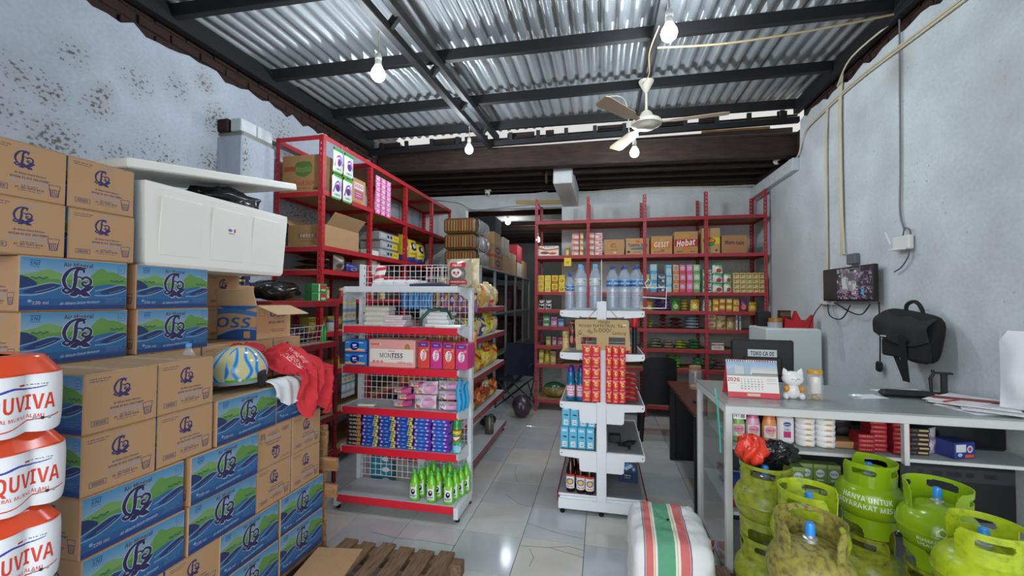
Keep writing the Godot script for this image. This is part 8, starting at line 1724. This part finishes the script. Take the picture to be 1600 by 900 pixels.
func st_wall_things() -> void:
	var wx := 2.12
	# camera screen on the wall
	var im := Image.create(160, 90, false, Image.FORMAT_RGB8)
	im.fill(Color("2a2a30"))
	var r2 := RandomNumberGenerator.new(); r2.seed = 4
	for i in 120:
		var c: Color = [Color("8a8e94"), Color("5a5860"), Color("b0b4b8"), Color("3a3a42"), Color("7a6a80")][i % 5]
		im.fill_rect(Rect2i(50 + r2.randi() % 66, r2.randi() % 56, 5 + r2.randi() % 14, 6 + r2.randi() % 18), c)
		im.fill_rect(Rect2i(122 + r2.randi() % 36, r2.randi() % 88, 2 + r2.randi() % 4, 2 + r2.randi() % 5), [Color("6a5a7a"), Color("9a8a9a"), Color("4a4450")][i % 3])
		im.fill_rect(Rect2i(50 + r2.randi() % 70, 62 + r2.randi() % 26, 2 + r2.randi() % 5, 2 + r2.randi() % 4), [Color("8a6a90"), Color("a08a98"), Color("5a4a60")][i % 3])
	im.fill_rect(Rect2i(0, 0, 48, 90), Color("26262b")); im.fill_rect(Rect2i(128, 62, 8, 14), Color("3a9ad0"))
	var sm := mat("screen", Color.BLACK, 0.25)
	sm.emission_enabled = true
	sm.emission_texture = ImageTexture.create_from_image(im)
	sm.emission = Color.BLACK
	sm.emission_energy_multiplier = 0.45
	var tv := thing("camera_screen", "black wall monitor showing security camera pictures", "monitor", V(wx - 0.06, 1.70, 4.12), -PI / 2)
	part("screen_frame", MB.new().box(Vector3(0, 0, 0), Vector3(0.76, 0.29, 0.035), hx("141417"), 0.006), "print", tv)
	part("screen", MB.new().box(Vector3(0, 0.003, 0.0185), Vector3(0.735, 0.265, 0.002), Rect2(0, 0, 1, 1)), "screen", tv)
	part("bracket", MB.new().box(Vector3(0, 0, -0.04), Vector3(0.1, 0.1, 0.06), hx("1a1a1c")), "print", tv)
	var gb := hx("6a6e72")
	one("adapter_box", MB.new().box(Vector3.ZERO, Vector3(0.04, 0.09, 0.13), gb, 0.006).mesh(M.print), "grey electrical box above the wall monitor", "electrical box", V(wx - 0.021, 1.915, 4.12))
	one("wall_socket", MB.new().box(Vector3.ZERO, Vector3(0.035, 0.14, 0.08), hx("e2e0da"), 0.006).mesh(M.print), "white wall socket beside the wall monitor", "socket", V(wx - 0.018, 1.68, 4.56))
	one("power_strip", MB.new().box(Vector3.ZERO, Vector3(0.04, 0.05, 0.26), hx("dcdad2"), 0.006).mesh(M.print), "white power strip under the wall monitor", "power strip", V(wx - 0.021, 1.545, 4.55))
	for q in [[[V(2.08, 1.53, 4.5), V(2.06, 1.42, 4.42), V(2.07, 1.40, 4.25), V(2.09, 1.52, 4.15)], "loop of black wire hanging below the power strip"], [[V(2.08, 1.53, 4.6), V(2.03, 1.45, 4.62), V(1.99, 1.33, 4.64), V(1.98, 1.29, 4.64)], "black wire running from the power strip to the fridge"], [[V(2.09, 1.55, 3.77), V(2.095, 1.3, 3.77), V(2.09, 1.06, 3.77)], "thin black charger wire hanging from the wall monitor"], [[V(2.09, 1.54, 4.4), V(2.07, 1.46, 4.1), V(2.07, 1.45, 3.95), V(2.09, 1.53, 3.88)], "second wire loop sagging under the wall monitor"], [[V(2.09, 1.56, 4.48), V(2.09, 1.3, 4.36), V(2.09, 1.02, 4.3)], "pale wire slanting down the wall beside the fridge"]]:
		one("wire", wire(q[0], 0.005, "17171a" if not q[1].begins_with("pale") else "b9bcc0").mesh(M.print), q[1], "wire", Vector3.ZERO)
	one("charger", MB.new().box(Vector3.ZERO, Vector3(0.035, 0.08, 0.05), hx("141416"), 0.012).mesh(M.print), "black oval charger hanging on the wall wire", "charger", V(2.085, 1.055, 3.77))
	# router
	var ro := thing("router", "white wifi router with two antennas on the wall", "router", V(wx - 0.025, 1.97, 3.5), -PI / 2)
	part("router_body", MB.new().box(Vector3.ZERO, Vector3(0.17, 0.1, 0.035), hx("e2e2e0"), 0.008), "print", ro)
	part("antenna", MB.new().bar(Vector3(-0.08, 0.0, 0.03), Vector3(-0.12, 0.1, 0.04), 0.012, 0.01, hx("e8e8e6"), 0.003), "print", ro)
	part("antenna", MB.new().bar(Vector3(-0.1, -0.04, 0.03), Vector3(0.1, -0.05, 0.05), 0.012, 0.012, hx("eeeeec"), 0.003), "print", ro)
	part("wire", wire([Vector3(0.06, -0.05, 0), Vector3(0.05, -0.1, 0), Vector3(-0.02, -0.17, 0), Vector3(-0.1, -0.2, 0)], 0.005, "6a6c70"), "print", ro)
	part("wire", wire([Vector3(0.0, 0.05, 0), Vector3(0.03, 0.1, 0.005), Vector3(0.07, 0.08, 0.0), Vector3(0.08, 0.0, 0.0)], 0.005, "6a6c70"), "print", ro)
	# shoulder bag
	var bg := thing("shoulder_bag", "black shoulder bag with flap and hanging strap on the wall", "bag", V(wx - 0.10, 1.33, 3.31), -PI / 2 + 0.1)
	var bl := hx("1a1a1c")
	part("bag_body", MB.new().grid(func(s: float, t: float) -> Vector3:
		var a := s * TAU; var f := t * PI
		var d := Vector3(-sin(a) * sin(f), -cos(f), cos(a) * sin(f))
		var k := pow(pow(absf(d.x), 5.0) + pow(absf(d.y), 5.0) + pow(absf(d.z), 4.0), -0.2)
		return Vector3(d.x * k * (0.2 - 0.035 * clampf(-d.y * k, -1, 1)) + 0.02 * d.y, d.y * k * 0.16 - 0.03 * d.x * k, d.z * k * (0.06 - 0.02 * d.y)), 36, 20, bl, true), "matte", bg)
	part("flap", MB.new().grid(func(s: float, t: float) -> Vector3: return Vector3((s - 0.5) * (0.42 + 0.03 * t) + 0.02, 0.165 - 0.05 * s - t * (0.15 + 0.05 * sin(PI * s)), 0.02 + 0.075 * sin(minf(t * 2.0, 1.0) * PI / 2) + 0.008 * sin(s * 14 + 3 * t)), 20, 10, hx("242427")), "matte", bg)
	part("flap_edge", MB.new().tube([Vector3(-0.2, 0.012, 0.094), Vector3(-0.1, -0.03, 0.1), Vector3(0.03, -0.06, 0.1), Vector3(0.15, -0.06, 0.099), Vector3(0.24, -0.03, 0.094)], 0.005, 6, hx("101012")), "matte", bg)
	part("side_pocket", MB.new().box(Vector3(0.15, -0.09, 0.07), Vector3(0.15, 0.15, 0.05), hx("161618"), 0.022), "matte", bg)
	part("front_pocket", MB.new().box(Vector3(-0.06, -0.09, 0.065), Vector3(0.2, 0.12, 0.03), hx("1c1c1e"), 0.012), "matte", bg)
	part("buckle", MB.new().box(Vector3(-0.1, -0.015, 0.104), Vector3(0.05, 0.012, 0.006), hx("b8b8bc"), 0.002), "print", bg)
	part("handle", wire([Vector3(-0.04, 0.14, 0.0), Vector3(-0.02, 0.2, 0.01), Vector3(0.04, 0.225, 0.01), Vector3(0.09, 0.19, 0.01), Vector3(0.1, 0.12, 0.0)], 0.012, "1c1c1e"), "matte", bg)
	part("strap", MB.new().grid(func(s: float, t: float) -> Vector3: return Vector3(0.07 - 0.02 * t + (s - 0.5) * 0.06, 0.0 - t * 0.30, 0.115 - 0.04 * t), 2, 8, hx("141416")), "matte", bg)
	part("strap", MB.new().grid(func(s: float, t: float) -> Vector3: return Vector3(-0.07 + 0.11 * t + (s - 0.5) * 0.05, -0.14 - t * 0.155, 0.05 + 0.02 * t), 2, 8, hx("18181a")), "matte", bg)
	one("wall_hook", MB.new().tube([V(2.125, 1.5, 3.31), V(2.07, 1.5, 3.31), V(2.06, 1.53, 3.31)], 0.005, 6, hx("8a8a8c")).mesh(M.alu), "small metal hook holding the shoulder bag", "hook", Vector3.ZERO)
	# cables
	var cream := "d3c9b0"
	for i in 3: one("cable", wire([V(2.105, 3.60 - 0.03 * i, 4.24 + 0.02 * i), V(2.1, 3.3, 4.27 + 0.015 * i), V(2.1, 2.8, 4.275 + 0.012 * i), V(2.1, 2.3, 4.27 + 0.016 * i), V(2.1, 1.97, 4.25 + 0.03 * i)], 0.008, cream).mesh(M.print), "cream cable strand in the thick bundle down the wall", "cable", Vector3.ZERO, 0.0, "thick cable bundle")
	for i in 2: one("cable", wire([V(2.105, 3.42, 4.5 + 0.02 * i), V(2.1, 3.0, 4.53 + 0.012 * i), V(2.1, 2.4, 4.535 + 0.014 * i), V(2.1, 1.74, 4.54 + 0.018 * i)], 0.007, cream).mesh(M.print), "cream cable strand in the thinner bundle above the wall socket", "cable", Vector3.ZERO, 0.0, "thin cable bundle")
	for i in 2: one("cable", wire([V(2.105, 3.34 - 0.02 * i, 2.6), V(2.1, 3.38 - 0.02 * i, 3.3), V(2.1, 3.42 - 0.02 * i, 4.0), V(2.1, 3.40 - 0.02 * i, 4.6), V(2.1, 3.34, 4.95), V(2.1, 3.14, 5.12), V(2.08, 3.15, 5.3)], 0.008, cream).mesh(M.print), "cream cable strand clipped along the top edge of the wall", "cable", Vector3.ZERO, 0.0, "cables along the wall top")
	one("cable", wire([V(2.1, 3.60, 3.5), V(2.105, 3.0, 3.52), V(2.105, 2.5, 3.53), V(2.105, 2.2, 3.54), V(2.105, 2.06, 3.5)], 0.006, "7a7d80").mesh(M.print), "grey cable hanging straight down to the router", "cable", Vector3.ZERO)
	one("cable", wire([V(0.42, 3.49, 3.35), V(0.9, 3.47, 3.36), V(1.5, 3.52, 3.40), V(2.09, 3.62, 3.48)], 0.008, "c8b48a").mesh(M.print), "yellowish cable sagging across the roof to the wall", "cable", Vector3.ZERO)
	one("cable", wire([V(2.09, 3.60, 3.5), V(2.0, 3.55, 3.9), V(2.09, 3.50, 4.3)], 0.007, cream).mesh(M.print), "cream cable strung from the roof beam to the thick bundle", "cable", Vector3.ZERO)
	one("cable", wire([V(-2.94, 3.2, 6.47), V(-2.3, 3.12, 6.48), V(-2.0, 2.99, 6.47), V(-1.4, 3.02, 6.48), V(-0.75, 3.05, 6.48)], 0.005, "b8b4a8").mesh(M.print), "thin grey cable along the lintel over the passage", "cable", Vector3.ZERO)
	one("cable", wire([V(-0.3, 3.19, 6.47), V(0.6, 3.21, 6.47), V(1.4, 3.19, 6.47), V(2.06, 3.16, 6.45)], 0.009, "d8cfb4").mesh(M.print), "cream cable along the top of the back wall", "cable", Vector3.ZERO)
	one("cable", wire([V(0.40, 3.5, 3.1), V(0.36, 3.46, 3.35), V(0.38, 3.40, 3.55), V(0.35, 3.42, 3.75), V(0.37, 3.5, 3.85)], 0.005, "c8b48a").mesh(M.print), "thin looping cable along the truss to the fan canopy", "cable", Vector3.ZERO)
	one("cable", wire([V(0.05, 3.53, 4.15), V(0.18, 3.5, 4.12), V(0.24, 3.38, 4.1), V(0.27, 3.2, 4.3), V(0.33, 3.2, 4.44)], 0.005, "d8d4c8").mesh(M.print), "white cable arching down behind the fan to its bulb", "cable", Vector3.ZERO)
	# security cameras
	for q in [[V(-1.77, 3.27, 6.44), 0.0, "white security camera over the store room passage"], [V(2.03, 3.25, 5.52), 0.5, "white security camera in the corner above the back rack"]]:
		var cm := thing("security_camera", q[2], "security camera", q[0], q[1])
		part("mount", MB.new().box(Vector3(0, 0.03, -0.02), Vector3(0.1, 0.06, 0.08), hx("dcdad4"), 0.01), "print", cm)
		part("camera_head", ball(Vector3(0, -0.03, 0.01), Vector3(0.042, 0.05, 0.042), hx("e2e0da")), "print", cm)
		part("lens", ball(Vector3(0, -0.052, 0.038), Vector3(0.022, 0.022, 0.014), hx("0e0e10")), "gloss", cm)
	# ceiling fan
	var fan := thing("ceiling_fan", "cream ceiling fan with three blades under the truss", "ceiling fan", V(0.39, 3.13, 3.88))
	var iv := hx("d8d2c2")
	part("canopy", MB.new().lathe([Vector2(0.012, 0.27), Vector2(0.03, 0.3), Vector2(0.062, 0.36), Vector2(0.066, 0.375), Vector2(0.001, 0.376)], 20, iv), "print", fan)
	part("rod", MB.new().lathe([Vector2(0.011, 0.08), Vector2(0.011, 0.38)], 12, iv), "print", fan)
	part("motor", MB.new().lathe([Vector2(0.001, -0.055), Vector2(0.075, -0.05), Vector2(0.085, -0.035), Vector2(0.13, -0.02), Vector2(0.135, 0.0), Vector2(0.12, 0.02), Vector2(0.07, 0.035), Vector2(0.045, 0.09), Vector2(0.02, 0.11)], 28, iv), "print", fan)
	for i in 3:
		var b := MB.new()
		var a := -0.12 + TAU * i / 3
		b.x = Transform3D(Basis(Vector3.UP, a), Vector3.ZERO) * Transform3D(Basis(Vector3.RIGHT, 0.2), Vector3(0, -0.005, 0))
		b.extr(PackedVector2Array([Vector2(0.12, -0.02), Vector2(0.2, -0.025), Vector2(0.24, -0.055), Vector2(0.62, -0.07), Vector2(0.66, -0.05), Vector2(0.67, 0.05), Vector2(0.62, 0.065), Vector2(0.24, 0.05), Vector2(0.2, 0.025), Vector2(0.12, 0.02)]), -0.003, 0.003, hx("b9a58c"), hx("a8947a"))
		for k in b.v.size():
			var p: Vector3 = b.x.affine_inverse() * b.v[k]
			b.v[k] = b.x * Vector3(p.x, p.z, -p.y)
			var nn: Vector3 = b.x.basis.inverse() * b.n[k]
			b.n[k] = b.x.basis * Vector3(nn.x, nn.z, -nn.y)
		part("blade", b, "print", fan)
